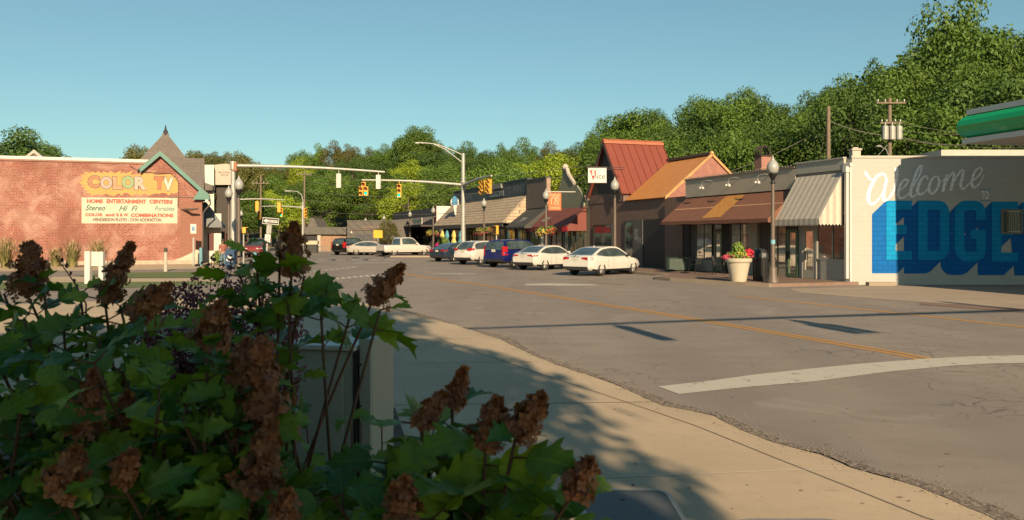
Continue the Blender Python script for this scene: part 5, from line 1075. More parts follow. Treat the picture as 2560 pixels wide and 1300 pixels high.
SUV=dict(L=4.8,W=1.95,zb=.30,top=[(-2.40,1.02),(-2.30,1.12),(-1.2,1.16),(.3,1.13),(1.1,1.12),(1.6,1.10),(2.2,1.04),(2.4,.90)],
 gh=[(-2.34,1.10),(-2.2,1.45),(-2.02,1.70),(-1.6,1.76),(-.6,1.78),(.1,1.74),(.5,1.62),(1.18,1.12)],glr=-2.05,glf=.15,sg=(-2.0,1.0),bel=1.14,wh=(-1.42,1.45),wr=.385,tail=(.78,1.36,.72),plate=(1.0,1.16))
CRO=dict(L=4.65,W=1.85,zb=.28,top=[(-2.33,.90),(-2.22,1.06),(-1.3,1.12),(.2,1.05),(1.0,1.02),(1.6,1.0),(2.15,.92),(2.33,.76)],
 gh=[(-2.2,1.08),(-1.95,1.36),(-1.65,1.56),(-1.1,1.64),(-.4,1.66),(.15,1.61),(.55,1.46),(1.25,1.02)],glr=-1.62,glf=.2,sg=(-1.85,1.05),bel=1.09,wh=(-1.36,1.38),wr=.36,tail=(.98,1.16,.45),plate=(.86,1.02))
PICK=dict(L=5.4,W=1.95,zb=.34,top=[(-2.7,1.10),(-2.6,1.12),(-.9,1.14),(.9,1.14),(1.5,1.10),(2.4,1.05),(2.7,.92)],
 gh=[(-.95,1.13),(-.9,1.5),(-.75,1.80),(-.3,1.86),(.35,1.84),(.65,1.72),(1.25,1.14)],glr=-.8,glf=.5,sg=(-.7,1.0),bel=1.17,wh=(-1.65,1.75),wr=.39,tail=(.85,1.10,.80),plate=(.65,.8))
def ring_at(P,x):
    W=P['W']/2; h=P['L']/2; zt=lerp_tab(P['top'],x); zb=P['zb']
    d=min(h-x,h+x); s=(1-.15*max(0,1-d/.45)**2) if x<0 else (1-.27*max(0,1-d/.85)**2); w_=W*s; zb+=.10*max(0,1-d/.5)
    mid=min(.62,zt-.16)
    half=[(0,zb),(.82*w_,zb),(.955*w_,zb+.10),(w_,mid),(.985*w_,zt-.13),(.93*w_,zt-.035),(.84*w_,zt+.0),(.4*w_,zt+.02),(0,zt+.025)]
    return [(x,y,z) for y,z in half]+[(x,-y,z) for y,z in half[-2:0:-1]]
def side_pt(P,x,z,s=1,o=.006):
    r=ring_at(P,x)[:9]
    for a,b in zip(r[1:],r[2:]):
        if a[2]<=z<=b[2]: t=(z-a[2])/(b[2]-a[2]); return (x,s*(a[1]+(b[1]-a[1])*t+o),z)
    return (x,s*(r[5][1]+o),z)
def car(name,label,P,pm,rr=None,rot=0,loc=None,cat='car',group=None,lo_dark=.1,detail=True,rimm=None,front=False,tint=M_cglass):
    """rr = ground point of the rear right wheel; rot = heading"""
    h=Vector((math.cos(rot),math.sin(rot))); l=Vector((-h.y,h.x))
    if rr: loc=Vector(rr)-h*P['wh'][0]+l*P['W']/2*.92
    t=thing(name,label,cat,(loc[0],loc[1],.002),rot,group); W=P['W']/2; hL=P['L']/2
    xs=sorted(set([-hL,-hL+.06,-hL+.16,-hL+.32,-hL+.55,hL-.55,hL-.32,hL-.16,hL-.06,hL]+[-hL+.55+(2*hL-1.1)*i/12 for i in range(13)]))
    m=MB(); m.loft([ring_at(P,x) for x in xs]); bd=m.build('body',[pm,M_trim],t,True)
    # wheel arches cut out
    c=MB()
    for wxp in P['wh']:
        for s in (-1,1):
            r=P['wr']*1.10; ring=[(wxp+r*math.cos(a),z_) for a,z_ in [(2*math.pi*i/24,0) for i in range(24)]]
            A=[[(wxp+r*math.cos(2*math.pi*i/24),s*y,P['wr']*.98+r*math.sin(2*math.pi*i/24)) for i in range(24)] for y in (W*.62,W*1.3)]
            c.loft(A,1)
    co=c.build('cut',[pm,M_trim]); md=bd.modifiers.new('b','BOOLEAN'); md.operation='DIFFERENCE'; md.object=co; md.solver='EXACT'
    dg=bpy.context.evaluated_depsgraph_get(); dg.update(); me=bpy.data.meshes.new_from_object(bd.evaluated_get(dg)); bd.modifiers.clear(); old=bd.data; bd.data=me; me.name='body'
    for p in me.polygons: p.use_smooth=True
    me.set_sharp_from_angle(angle=R(38)); bpy.data.objects.remove(co)
    for p in me.polygons:
        if p.center.z<P['zb']+lo_dark and p.material_index==0 and abs(p.normal.x)<.99: p.material_index=1
    # greenhouse
    g=cm(P['gh'],3); zr=max(z for x,z in g); wb,wt=W*.87,W*.66; bel0=P['bel']
    def gw(z): return wb-(wb-wt)*max(0,min(1,(z-bel0)/(zr-bel0)))
    rf=MB(); gr_=MB(); gf=MB()
    for (xa,za),(xb,zb_) in zip(g,g[1:]):
        tgt=rf; 
        row=lambda x,z: [(x,-gw(z),z),(x,-gw(z)*.5,z+.018),(x,gw(z)*.5,z+.018),(x,gw(z),z)]
        A,B=row(xa,za),row(xb,zb_)
        isr=xb<=P['glr']+.02; isf=xa>=P['glf']-.02
        for j in range(3): rf.poly([A[j],A[j+1],B[j+1],B[j]])
        if isr or isf:
            q=gr_ if isr else gf; dx,dz=xb-xa,zb_-za; ln=math.hypot(dx,dz); ox,oz=-dz/ln*.006*(1),dx/ln*.006
            f=.90; A2=[(p[0]+ox,p[1]*f,p[2]+oz) for p in A]; B2=[(p[0]+ox,p[1]*f,p[2]+oz) for p in B]
            for j in range(3): q.poly([A2[j],A2[j+1],B2[j+1],B2[j]])
        for s in (-1,1): rf.poly([(xa,s*gw(za),za),(xb,s*gw(zb_),zb_),(xb,s*gw(bel0-.1),bel0-.12),(xa,s*gw(bel0-.1),bel0-.12)])
    rf.build('roof',pm,t,True,auto=40)
    if gr_.v: gr_.build('rear_window',tint,t,True,recalc=False)
    if gf.v: gf.build('windscreen',tint,t,True,recalc=False)
    a,b=P['sg']; n=14
    for s in (-1,1):
        sg=MB(); xb_=[a+(b-a)*i/n for i in range(n+1)]; pil=a+(b-a)*.47
        for x0_,x1_ in zip(xb_,xb_[1:]):
            q=[]
            for x in (x0_,x1_):
                z1=max(bel0+.03,lerp_tab(g,x)-.075); q.append((x,bel0+.03,z1))
            sg.poly([(q[0][0],s*(gw(q[0][1])+.008),q[0][1]),(q[1][0],s*(gw(q[1][1])+.008),q[1][1]),(q[1][0],s*(gw(q[1][2])+.008),q[1][2]),(q[0][0],s*(gw(q[0][2])+.008),q[0][2])])
        sg.build('side_window',tint,t,False,recalc=False)
    # wheels
    for wxp in P['wh']:
        for s in (-1,1):
            r=P['wr']; m=MB(); prof=[(r*.66,-.10),(r*.9,-.11),(r*.985,-.085),(r,-.04),(r,.04),(r*.985,.085),(r*.9,.11),(r*.66,.10)]
            m.lathe(prof+[(r*.60,.04),(r*.60,-.04),(r*.66,-.10)],(0,0,0),24,axis='y',cap=False); o=m.build('wheel',M_tyre,t,True,loc=(wxp,s*(W-.115),r),auto=40)
            q=MB(); q.lathe([(r*.02,.07),(r*.14,.075),(r*.16,.05),(r*.18,.02)],(0,0,0),12,axis='y'); q.lathe([(r*.57,.02),(r*.67,.085),(r*.68,.06),(r*.60,.0)],(0,0,0),24,axis='y')
            for k in range(5):
                an=2*math.pi*k/5+.3
                for da in (-.16,.16):
                    c0=Vector((math.cos(an+da*1.5),0,math.sin(an+da*1.5)))*r*.13; c1=Vector((math.cos(an+da),0,math.sin(an+da)))*r*.64; q.tube([c0+Vector((0,.06,0)),c1+Vector((0,.065,0))],r*.055,4)
            rim=q.build('rim',rimm or M_rim,o,True,auto=40); dd=MB(); dd.lathe([(.01,-.02),(r*.62,-.02),(r*.62,-.015),(.01,-.01)],(0,0,0),16,axis='y'); dd.build('brake_disc',M_trim,o)
            if s<0: rim.scale=(1,-1,1)
    # lamps
    z0,z1,yi=P['tail']
    for s in (-1,1):
        m=MB(); X=[-hL,-hL+.06,-hL+.16,-hL+.30]
        for xa,xb in zip(X,X[1:]):
            k=(xa+hL)/.32; zA=z0+.0; m.poly([side_pt(P,xa,z0+.05*k,s),side_pt(P,xb,z0+.05*(k+.3),s),side_pt(P,xb,z1-.03*(k+.3),s),side_pt(P,xa,z1-.03*k,s)])
        e0=side_pt(P,-hL,z0,s); e1=side_pt(P,-hL,z1,s); m.poly([(-hL-.008,e0[1],z0),(-hL-.008,e1[1],z1),(-hL-.008,s*yi*W,z1-.02),(-hL-.008,s*yi*W,z0+(z1-z0)*.35 if z1-z0<.3 else z0)])
        m.build('tail_lamp',M_tail,t,recalc=False)
        m=MB(); zz=lerp_tab(P['top'],hL-.3)-.12; X=[hL,hL-.06,hL-.16,hL-.35,hL-.5]
        for xa,xb in zip(X,X[1:]): m.poly([side_pt(P,xa,zz-.13,s),side_pt(P,xb,zz-.10,s),side_pt(P,xb,zz,s),side_pt(P,xa,min(zz-.02,lerp_tab(P['top'],hL)-.05),s)])
        m.poly([(hL+.008,s*W*.62,zz-.13),(hL+.008,s*W*.4,zz-.12),(hL+.008,s*W*.4,zz-.04),(hL+.008,s*W*.62,zz-.04)]); m.build('headlight',M_head,t,recalc=False)
    m=MB(); m.box(-hL-.015,-hL-.004,-.16,.16,P['plate'][0],P['plate'][1]); m.build('number_plate',M_plate,t)
    m=MB(); m.box(-hL-.02,-hL+.1,-W*.80,W*.80,P['zb']+.11,P['zb']+.24); m.box(hL-.1,hL+.02,-W*.6,W*.6,P['zb']+.11,P['zb']+.32); m.build('bumper_trim',M_trim,t)
    for s in (-1,1):
        m=MB(); xm=P['sg'][1]-.22; m.sphere((xm,s*(W+.06),bel0+.07),.10,0,8,6,.8); m.box(xm-.03,xm+.03,min(s*W*.85,s*(W+.02)),max(s*W*.85,s*(W+.02)),bel0+.02,bel0+.06); m.build('mirror',pm if P is not SED else M_trim,t,True,auto=50)
        if detail:
            for xd in (P['wh'][0]+.55,P['sg'][0]+(P['sg'][1]-P['sg'][0])*.47,P['wh'][1]-.48):
                zs=[P['zb']+.14+i*(lerp_tab(P['top'],xd)-.05-P['zb']-.14)/6 for i in range(7)]
                m=MB()
                for za,zb_ in zip(zs,zs[1:]): m.poly([side_pt(P,xd-.009,za,s,.002),side_pt(P,xd+.009,za,s,.002),side_pt(P,xd+.009,zb_,s,.002),side_pt(P,xd-.009,zb_,s,.002)])
                m.build('door_seam',plain('seam_grey',(.05,.045,.04),.7),t,recalc=False)
            for xd in (-.55,.45): a_=side_pt(P,xd,bel0-.12,s,.018); m=MB(); m.box(xd-.09,xd+.09,min(a_[1],a_[1]-s*.03),max(a_[1],a_[1]-s*.03),bel0-.135,bel0-.105); m.build('door_handle',pm,t)
    if detail:
        m=MB(); m.prism([(-.08,0),(.08,0),(-.05,.06)],-.015,.015,'y'); m.build('antenna_fin',pm,t,loc=(g[3*3][0]-.25,0,lerp_tab(g,g[9][0]-.25)+.02))
        m=MB(); m.box(-hL-.012,-hL-.004,-.26,.26,P['plate'][1]+.03,P['plate'][1]+.05); m.sphere((-hL-.012,0,P['plate'][1]+.10),.035,0,8,4,.6); m.build('badge',plain('badge_dark',(.12,.11,.10),.3,.5),t)
    return t
GP='cars parked nose-in along the kerb'
W1=paint('pearl_white_paint',(.66,.635,.575)); W2=paint('soft_white_paint',(.64,.61,.555)); W3=paint('ivory_white_paint',(.61,.585,.525))
def wg(px,py): return G(px,py)
car('parked_car','white sedan at the near end of the parked row before the pizzeria',SED,W1,rr=wg(1503,690),rot=R(49),group=GP)
E2=dict(SED); E2.update(L=4.6,wh=(-1.33,1.35),tail=(.80,.93,.36))
E2['top']=[(x*.95,z) for x,z in SED['top']]; E2['gh']=[(x*.95,z*.985+.0) for x,z in SED['gh']]; E2['sg']=(-1.55,1.05)
car('parked_car','second white sedan, between the nearest white sedan and the blue car',E2,W2,rr=wg(1362,676),rot=R(49),group=GP)
car('parked_suv','deep blue boxy suv with a bright red tail lamp, middle of the parked row',SUV,paint('royal_blue_paint',(.008,.012,.10)),rr=(0.15,52.4),rot=R(50),cat='car',group=GP)
car('parked_car','white hatch crossover directly left of the blue suv',CRO,W3,rr=(-2.15,57.6),rot=R(52),cat='car',group=GP)
car('parked_car','dark navy sedan at the far end of the parked row beside the flower pot',SED,paint('dark_navy_paint',(.02,.035,.055)),rr=(-4.5,64.5),rot=R(52),group=GP)
car('driving_car','black suv at the far junction with lit red tail lamp',SUV,paint('black_paint',(.012,.012,.013)),loc=(-17.0,88.5),rot=R(62),detail=False)
car('driving_car','silver sedan crossing the far junction from left to right',SED,paint('silver_paint',(.42,.38,.33)),loc=(-14.6,86.5),rot=R(-4),detail=False)
car('pickup_truck','silver white pickup turning at the far kerb before the restaurant',PICK,paint('pale_silver_paint',(.58,.54,.48)),loc=(-10.6,82),rot=R(38),cat='pickup',detail=False)
car('driving_car','dark red suv coming towards the viewer beneath the one way sign',SUV,paint('dark_red_paint',(.22,.03,.03)),loc=(-24.3,79),rot=R(-82),detail=False)
car('driving_car','dark teal car at the far left behind the street lamp',SED,paint('teal_paint',(.03,.07,.08)),loc=(-28.3,86),rot=R(-80),detail=False)
# ================================================================= PEDESTRIAN
def skin(name,V,E,mt,parent,sub=2):
    me=bpy.data.meshes.new(name); me.from_pydata([v[:3] for v in V],E,[]); o=bpy.data.objects.new(name,me); col.objects.link(o)
    md=o.modifiers.new('s','SKIN'); 
    for i,v in enumerate(V): me.skin_vertices[0].data[i].radius=(v[3],v[4] if len(v)>4 else v[3])
    me.skin_vertices[0].data[0].use_root=True
    s=o.modifiers.new('u','SUBSURF'); s.levels=sub; s.render_levels=sub
    dg=bpy.context.evaluated_depsgraph_get(); dg.update(); m2=bpy.data.meshes.new_from_object(o.evaluated_get(dg)); o.modifiers.clear(); o.data=m2; m2.materials.clear(); m2.materials.append(mt)
    for p in m2.polygons: p.use_smooth=True
    o.parent=parent; return o
x,y=XY(557,52.5); pr=thing('person','person in a reddish brown shirt and blue jeans standing by the maroon doorway','person',(x,y,.01),R(25))
V=[(0,0,.95,.12,.09),(0,0,1.15,.115,.085),(0,0,1.38,.15,.09),(0,0,1.50,.055),(0,-.01,1.58,.05),(0,-.02,1.66,.082,.095),(0,-.01,1.74,.06),
   (.17,0,1.42,.05),(.22,.02,1.15,.038),(.21,-.08,.92,.03),(.20,-.12,.84,.028),(-.17,0,1.42,.05),(-.22,.02,1.15,.038),(-.20,-.10,.94,.03),(-.18,-.14,.86,.028),
   (.09,0,.88,.09),(.11,-.03,.50,.058),(.12,.03,.09,.04),(.12,-.13,.04,.035),(-.09,0,.88,.09),(-.10,.04,.50,.058),(-.11,.12,.10,.04),(-.11,-.03,.04,.035)]
for hand,bx in ((10,.20),(14,-.18)):
    b0=len(V)
    for k in range(5): V.append((bx+(-.024+.012*k)*1.2,-.14-.01*abs(k-2),.775+.008*abs(k-2),.009))
E=[(0,1),(1,2),(2,3),(3,4),(4,5),(5,6),(2,7),(7,8),(8,9),(9,10),(2,11),(11,12),(12,13),(13,14),(0,15),(15,16),(16,17),(17,18),(0,19),(19,20),(20,21),(21,22)]+[(10,23+k) for k in range(5)]+[(14,28+k) for k in range(5)]
skin('body',V,E,plain('skin_tone',(.30,.16,.10),.6),pr)
skin('shirt',[(0,0,.97,.145,.11),(0,0,1.15,.14,.105),(0,0,1.37,.175,.11),(0,0,1.46,.08),(.17,0,1.42,.07),(.22,.02,1.17,.055),(-.17,0,1.42,.07),(-.22,.02,1.17,.055)],[(0,1),(1,2),(2,3),(2,4),(4,5),(2,6),(6,7)],plain('red_brown_shirt',(.27,.09,.06),.8),pr)
skin('jeans',[(0,0,.97,.14,.105),(.09,0,.86,.105),(.11,-.03,.50,.078),(.12,.03,.12,.065),(-.09,0,.86,.105),(-.10,.04,.50,.078),(-.11,.12,.12,.065)],[(0,1),(1,2),(2,3),(0,4),(4,5),(5,6)],plain('blue_denim',(.12,.20,.27),.8),pr)
m=MB(); m.sphere((0,.01,1.71),.115,0,10,7,1.0); m.build('hair',plain('dark_hair',(.03,.02,.015),.7),pr,True)
m=MB(); m.sphere((.035,-.11,1.68),.012,0,6,4); m.sphere((-.035,-.11,1.68),.012,0,6,4); m.prism([(-.012,1.63),(.012,1.63),(0,1.67)],-.135,-.10,'y'); m.build('face_features',plain('face_dark',(.12,.06,.04),.6),pr)
# ================================================================= TREES
def leafmat(name,c1,c2,c3,trans=.25):
    q=N(name); oi=q.n("ObjectInfo"); f=q.noise(.45,4,.6); f2=q.noise(3.2,3,.7); geo=q.n("NewGeometry")
    cc=q.mix(q.ramp(f,[(.35,0.0),(.65,1.0)]),c1,c2); cc=q.mix(q.ramp(f2,[(.45,0.0),(.7,.6)]),cc,c3)
    cc=q.mix(q.ramp(oi.outputs['Random'],[(0,0.0),(1,.55)]),cc,tuple(x*.48 for x in c1))
    cc=q.mix(1.0,cc,(.9,.9,.9),'MULTIPLY'); q.b.inputs['Roughness'].default_value=.55; q.b.inputs['Specular IOR Level'].default_value=.25; q.l(cc,q.b.inputs[0])
    tr=q.n("BsdfTranslucent"); q.l(q.mix(1.0,cc,(1.0,1.0,.45),'MULTIPLY'),tr.inputs[0]); ms=q.n("MixShader"); ms.inputs[0].default_value=trans
    q.l(q.b.outputs[0],ms.inputs[1]); q.l(tr.outputs[0],ms.inputs[2]); out=[n for n in q.t.nodes if n.type=='OUTPUT_MATERIAL'][0]; q.l(ms.outputs[0],out.inputs[0]); return q.mt
LM={'mid green':leafmat('mid_green_foliage',(.105,.19,.032),(.165,.25,.038),(.07,.135,.024)),
'dark green':leafmat('dark_green_foliage',(.072,.135,.028),(.11,.18,.034),(.05,.095,.022)),
'yellow green':leafmat('yellow_green_foliage',(.27,.38,.032),(.38,.44,.036),(.18,.29,.028)),
'olive':leafmat('olive_foliage',(.14,.145,.042),(.19,.175,.048),(.10,.11,.03)),
'reddish':leafmat('reddish_foliage',(.14,.12,.03),(.12,.16,.03),(.17,.08,.03))}
M_bark=plain('tree_bark',(.13,.10,.075),.95,sc_=8,var=.3)
def crown_mesh(seed,n_lobes,leaf,per,shape=(1,1,1),name='crown'):
    rd=random.Random(seed); vs=[];fs=[]
    lobes=[]
    for i in range(n_lobes):
        for _ in range(30):
            d=Vector((rd.gauss(0,1),rd.gauss(0,1),rd.gauss(.25,.9))).normalized(); r=rd.uniform(.45,.92) ; c=Vector((d.x*r*shape[0],d.y*r*shape[1],d.z*r*shape[2]))
            if all((c-o[0]).length>.20 for o in lobes): break
        lobes.append((c,rd.uniform(.20,.40)))
    for c,r in lobes:
        cnt=int(per*(r/.3)**2)
        for i in range(cnt):
            d=Vector((rd.gauss(0,1),rd.gauss(0,1),rd.gauss(.15,1))).normalized(); rr=r*(rd.uniform(.55,1.12))
            p=c+Vector((d.x,d.y,d.z*.75))*rr; s=leaf*rd.uniform(.6,1.35)
            nn=(d+Vector((rd.gauss(0,.55),rd.gauss(0,.55),rd.gauss(.3,.55)))).normalized(); a=nn.cross(Vector((rd.gauss(0,1),rd.gauss(0,1),rd.gauss(0,1)))).normalized(); b=nn.cross(a)
            k=len(vs); vs+=[p-a*s*.5,p+b*s*.34+nn*s*.1,p+a*s*.55,p-b*s*.34-nn*s*.06]; fs.append((k,k+1,k+2,k+3))
    me=bpy.data.meshes.new(name); me.from_pydata([tuple(v) for v in vs],[],fs); me.update(); return me,lobes
def trunk_mesh(lobes,seed,bot=-1.9):
    rd=random.Random(seed); m=MB(); m.tube([(0,0,bot),(rd.uniform(-.05,.05),rd.uniform(-.05,.05),-1.0),(rd.uniform(-.08,.08),0,-.3),(0,0,.35)],[.085,.062,.045,.02],7)
    for c,r in lobes[:14]: z=rd.uniform(-.9,-.1); m.tube([(0,0,z),(c.x*.45,c.y*.45,(z+c.z)/2-.05),tuple(c)],[.03,.018,.006],5)
    me=bpy.data.meshes.new('trunk'); me.from_pydata(m.v,[],m.f); me.materials.append(M_bark); me.polygons.foreach_set('use_smooth',[True]*len(m.f)); me.update(); return me
PROTO=[]
for s in range(9):
    shp=[(1,1,1.0),(1,1,1.25),(1.1,1,.85)][s%3]; me,lb=crown_mesh(100+s,34+3*(s%4),.052,360,shp); PROTO.append((me,trunk_mesh(lb,s)))
CM={}
def crown_with(k,kind):
    if (k,kind) not in CM:
        me=PROTO[k][0].copy(); me.materials.append(LM[kind]); CM[(k,kind)]=me
    return CM[(k,kind)]
def tree(name,label,x,y,zb,h,rad,kind,k,group=None,rot=None,hz=None):
    t=thing(name,label,'tree',(x,y,zb),rot if rot is not None else random.uniform(0,6.28),group)
    hr=hz or h*.36; cz=h-hr*1.12     # crown centre
    sh=[1.0,1.25,.85][k%3]; szz=hr/sh
    c=bpy.data.objects.new('crown',crown_with(k,kind)); col.objects.link(c); c.parent=t; c.location=(0,0,cz); c.scale=(rad,rad,szz)
    b=bpy.data.objects.new('trunk',PROTO[k][1]); col.objects.link(b); b.parent=t; b.location=(0,0,cz); b.scale=(rad*.8,rad*.8,cz/1.9); return t
SKY=[(300,420),(320,372),(350,345),(392,352),(460,372),(520,370),(600,374),(640,402),(700,412),(735,400),(760,362),(800,342),(860,352),(930,362),(980,345),(1040,315),(1080,325),(1110,358),(1160,350),(1220,362),(1260,350),(1320,340),(1350,342),(1430,372),(1480,312),(1540,272),(1610,264),(1680,285),(1710,315),(1730,255),(1790,218),(1860,207),(1920,225),(1960,272),(2000,258),(2040,205),(2100,200),(2160,160),(2220,145),(2300,130),(2325,60),(2360,10),(2440,-10),(2480,30),(2530,62),(2560,50),(2700,30),(3400,60)]
TY0=[(300,150),(640,150),(1000,135),(1200,120),(1440,92),(1700,74),(2100,62),(2560,58),(3400,56)]
TY1=[(300,230),(640,225),(1000,200),(1200,180),(1440,145),(1700,118),(2100,98),(2400,90),(3400,85)]
def ridge(px): Y1=lerp_tab(TY1,px); return max(0,ZZ(lerp_tab(SKY,px),Y1)-13.5)
sm=lambda t: 0 if t<=0 else (1 if t>=1 else t*t*(3-2*t))
def smooth_ridge(px): return sum(ridge(px+d)for d in (-160,-80,0,80,160))/5
def hz_(px,Y): a=lerp_tab(TY0,px); b=lerp_tab(TY1,px); return smooth_ridge(px)*sm((Y-a)/(b-a))
# the wooded hill
m=MB(); PX=list(range(200,3500,60)); NT=14; rows=[]
for px in PX:
    a=lerp_tab(TY0,px)-6; b=lerp_tab(TY1,px)+130
    rows.append([(*XY(px,a+(b-a)*(i/NT)**1.3),hz_(px,a+(b-a)*(i/NT)**1.3)-.05) for i in range(NT+1)])
vs=[p for r in rows for p in r]; fs=[(i*(NT+1)+j,(i+1)*(NT+1)+j,(i+1)*(NT+1)+j+1,i*(NT+1)+j+1) for i in range(len(PX)-1) for j in range(NT)]
m.add(vs,fs); struct(m.build('hill',M_dirt,smooth=True))
LAND=[(560,'the one way sign'),(700,'the far utility pole'),(790,'the tan garage'),(880,'the grey workshop'),(970,'the orange warning sign'),(1050,'the restaurant canopy'),(1140,'the ice pop sign'),(1230,'the yellow pedestrian signal'),(1320,'the mansard hip'),(1400,'the green scrolled parapet'),(1480,'the hanging white sign'),(1570,'the steep red roof'),(1680,'the copper roof'),(1790,'the pink gable end'),(1890,'the cafe chimney'),(1975,'the nearest street lamp'),(2060,'the bare pole'),(2160,'the parapet corner'),(2250,'the transformer pole'),(2350,'the painted script'),(2440,'the canopy corner'),(2540,'the green fascia'),(9999,'the station canopy')]
ROWN=['front rank','second rank','middle rank','upper rank','skyline rank']
random.seed(77); used_lab={}
TG='trees on the wooded hillside'; ntree=0
for ri,t_ in enumerate((0.02,.27,.52,.77,1.0)):
    px=470 if ri<3 else 410
    while px<2790:
        a=lerp_tab(TY0,px); b=lerp_tab(TY1,px); Y=a+(b-a)*t_+random.uniform(-3,3); zb_=hz_(px,Y)
        top=ZZ(lerp_tab(SKY,px),Y) if ri==4 else None
        h=random.uniform(10.5,14) if ri<4 else max(8,top-zb_+random.uniform(-.6,.5))
        if px>1900 and ri<4: h=random.uniform(12,16)
        if ri<4: h=min(h, ZZ(lerp_tab(SKY,px)+12,Y)-zb_)
        if h<5: px+=60; continue
        if px<660: h=min(h,ZZ(lerp_tab(SKY,px)-2,Y)-zb_)
        rad=random.uniform(*((3.9,5.3) if ri<4 else (3.0,4.3)))*(1 if h>9 else .8)
        if px<1440: kind=random.choice(['mid green','yellow green','mid green','yellow green','yellow green','dark green'] if ri<3 else ['mid green','olive','dark green','mid green'])
        else: kind=random.choice(['mid green','mid green','dark green','dark green','mid green','yellow green'] if ri<2 else ['mid green','dark green','mid green','dark green'])
        if ri==4 and 830<px<880: kind='reddish'
        if px<700: kind='olive' if ri>2 else 'mid green'
        land=next(l for p,l in LAND if px<p); key='%s tree in the %s above %s'%(kind,ROWN[ri],land)
        used_lab[key]=used_lab.get(key,0)+1
        if used_lab[key]>1: key='%s tree in the %s above %s, right hand one'%(kind,ROWN[ri],land)
        used_lab[key]=used_lab.get(key,0)+ (1 if 'right hand' in key else 0)
        if used_lab[key]>1 and 'right hand' in key: key=key.replace('right hand one','farther right')
        x,y=XY(px,Y); tree('hillside_tree',key,x,y,zb_-.2,h,rad,kind,random.randrange(9),TG); ntree+=1
        px+=rad*2*FPX/Y*(.60 if ri in(0,4) else .72)*random.uniform(.8,1.15)
# named individual trees
def ntr(name,lab,px,Y,ptop,rad,kind,k,hz=None):
    x,y=XY(px,Y); zb_=hz_(px,Y)-.2; h=ZZ(ptop,Y)-zb_; tree(name,lab,x,y,zb_,h,rad,kind,k,hz=hz)
ntr('tall_tree','very tall dark tree rising to the top edge behind the green canopy',2405,82,-60,6.2,'mid green',1,12); ntr('tall_tree','tall tree at the right edge above the green fascia',2550,80,20,5.6,'dark green',4,10.5)
ntr('tall_tree','broad tree whose crown spreads over the transformer pole',2230,84,140,7.0,'dark green',2,7); ntr('round_tree','round topped tree standing above the curved luminaire arm',1040,185,312,5.6,'mid green',5,5)
ntr('broad_tree','broad airy tree left of the skyline dip above the steep red roof',1590,128,262,7.2,'mid green',3,6.5); ntr('broad_tree','pale leafy tree with upright limbs above the copper roof',1835,100,206,5.6,'mid green',4,6)
x,y=XY(85,88); tree('broad_tree','mid green tree above the left part of the brick parapet',x,y,0,ZZ(322,88),3.6,'mid green',7); x,y=XY(35,82); tree('broad_tree','large dark tree at the far left behind the brick store',x,y,0,ZZ(305,82),5.2,'dark green',0); x,y=XY(-60,90); tree('broad_tree','large dark tree at the left edge behind the brick store parapet',x,y,0,ZZ(320,90),5.5,'dark green',3)
x,y=XY(352,100); tree('broad_tree','tree just left of the turret roof',x,y,0,ZZ(342,100),2.6,'olive',6,hz=4); x,y=XY(110,95); tree('broad_tree','lower tree above the small left dormer roof',x,y,0,ZZ(350,95),2.2,'mid green',5,hz=3.4)
for i,(px,pt,Y) in enumerate(((452,372,125),(500,370,130),(548,372,135),(600,374,140))): x,y=XY(px,Y); tree('broad_tree','olive tree beyond the office building, %s from the turret'%('first','second','third','fourth')[i],x,y,0,ZZ(pt,Y),3.6,'olive',i+2,'trees beyond the office building')
for i,(px,pt,Y,kd) in enumerate(((655,500,110,'mid green'),(700,470,118,'yellow green'),(620,470,105,'mid green'))): x,y=XY(px,Y); tree('broad_tree',('street tree directly behind the one way sign','yellowish street tree right of the one way sign','street tree between the left lamp and the one way sign')[i],x,y,0,ZZ(pt,Y),3.2,kd,i+1)
x,y=XY(972,100); tree('small_tree','small flowering tree beside the restaurant canopy',x,y,0,ZZ(545,100),1.3,'olive',7)
# shade trees behind the viewpoint
SH=[(.1,-6.6,11.5,4.5),(.5,-5.0,13.8,3.2),(-4.7,-9,11.5,4.8),(-10.1,-10,11,4.6),(-2.8,-16.0,13,4.8),(-13.4,-4.5,10,4.2)]
me,lb=crown_mesh(500,40,.085,300); me.materials.append(LM['mid green']); tk=trunk_mesh(lb,3)
for i,(x,y,h,r) in enumerate(SH):
    t=thing('shade_tree','street tree behind the viewpoint shading the shrubs, number set by ','tree',(x,y,0),i*1.3,'shade trees behind the viewpoint')
    t['label']=('second from the right','rightmost','middle','left of middle','rearmost','leftmost')[i]+' shade tree behind the viewpoint casting shade on the shrubs'
    hz=h*.36; c=bpy.data.objects.new('crown',me); col.objects.link(c); c.parent=t; c.location=(0,0,h-hz*1.1); c.scale=(r,r,hz)
    b=bpy.data.objects.new('trunk',tk); col.objects.link(b); b.parent=t; b.location=(0,0,h-hz*1.1); b.scale=(r*.7,r*.7,(h-hz*1.1)/1.9)
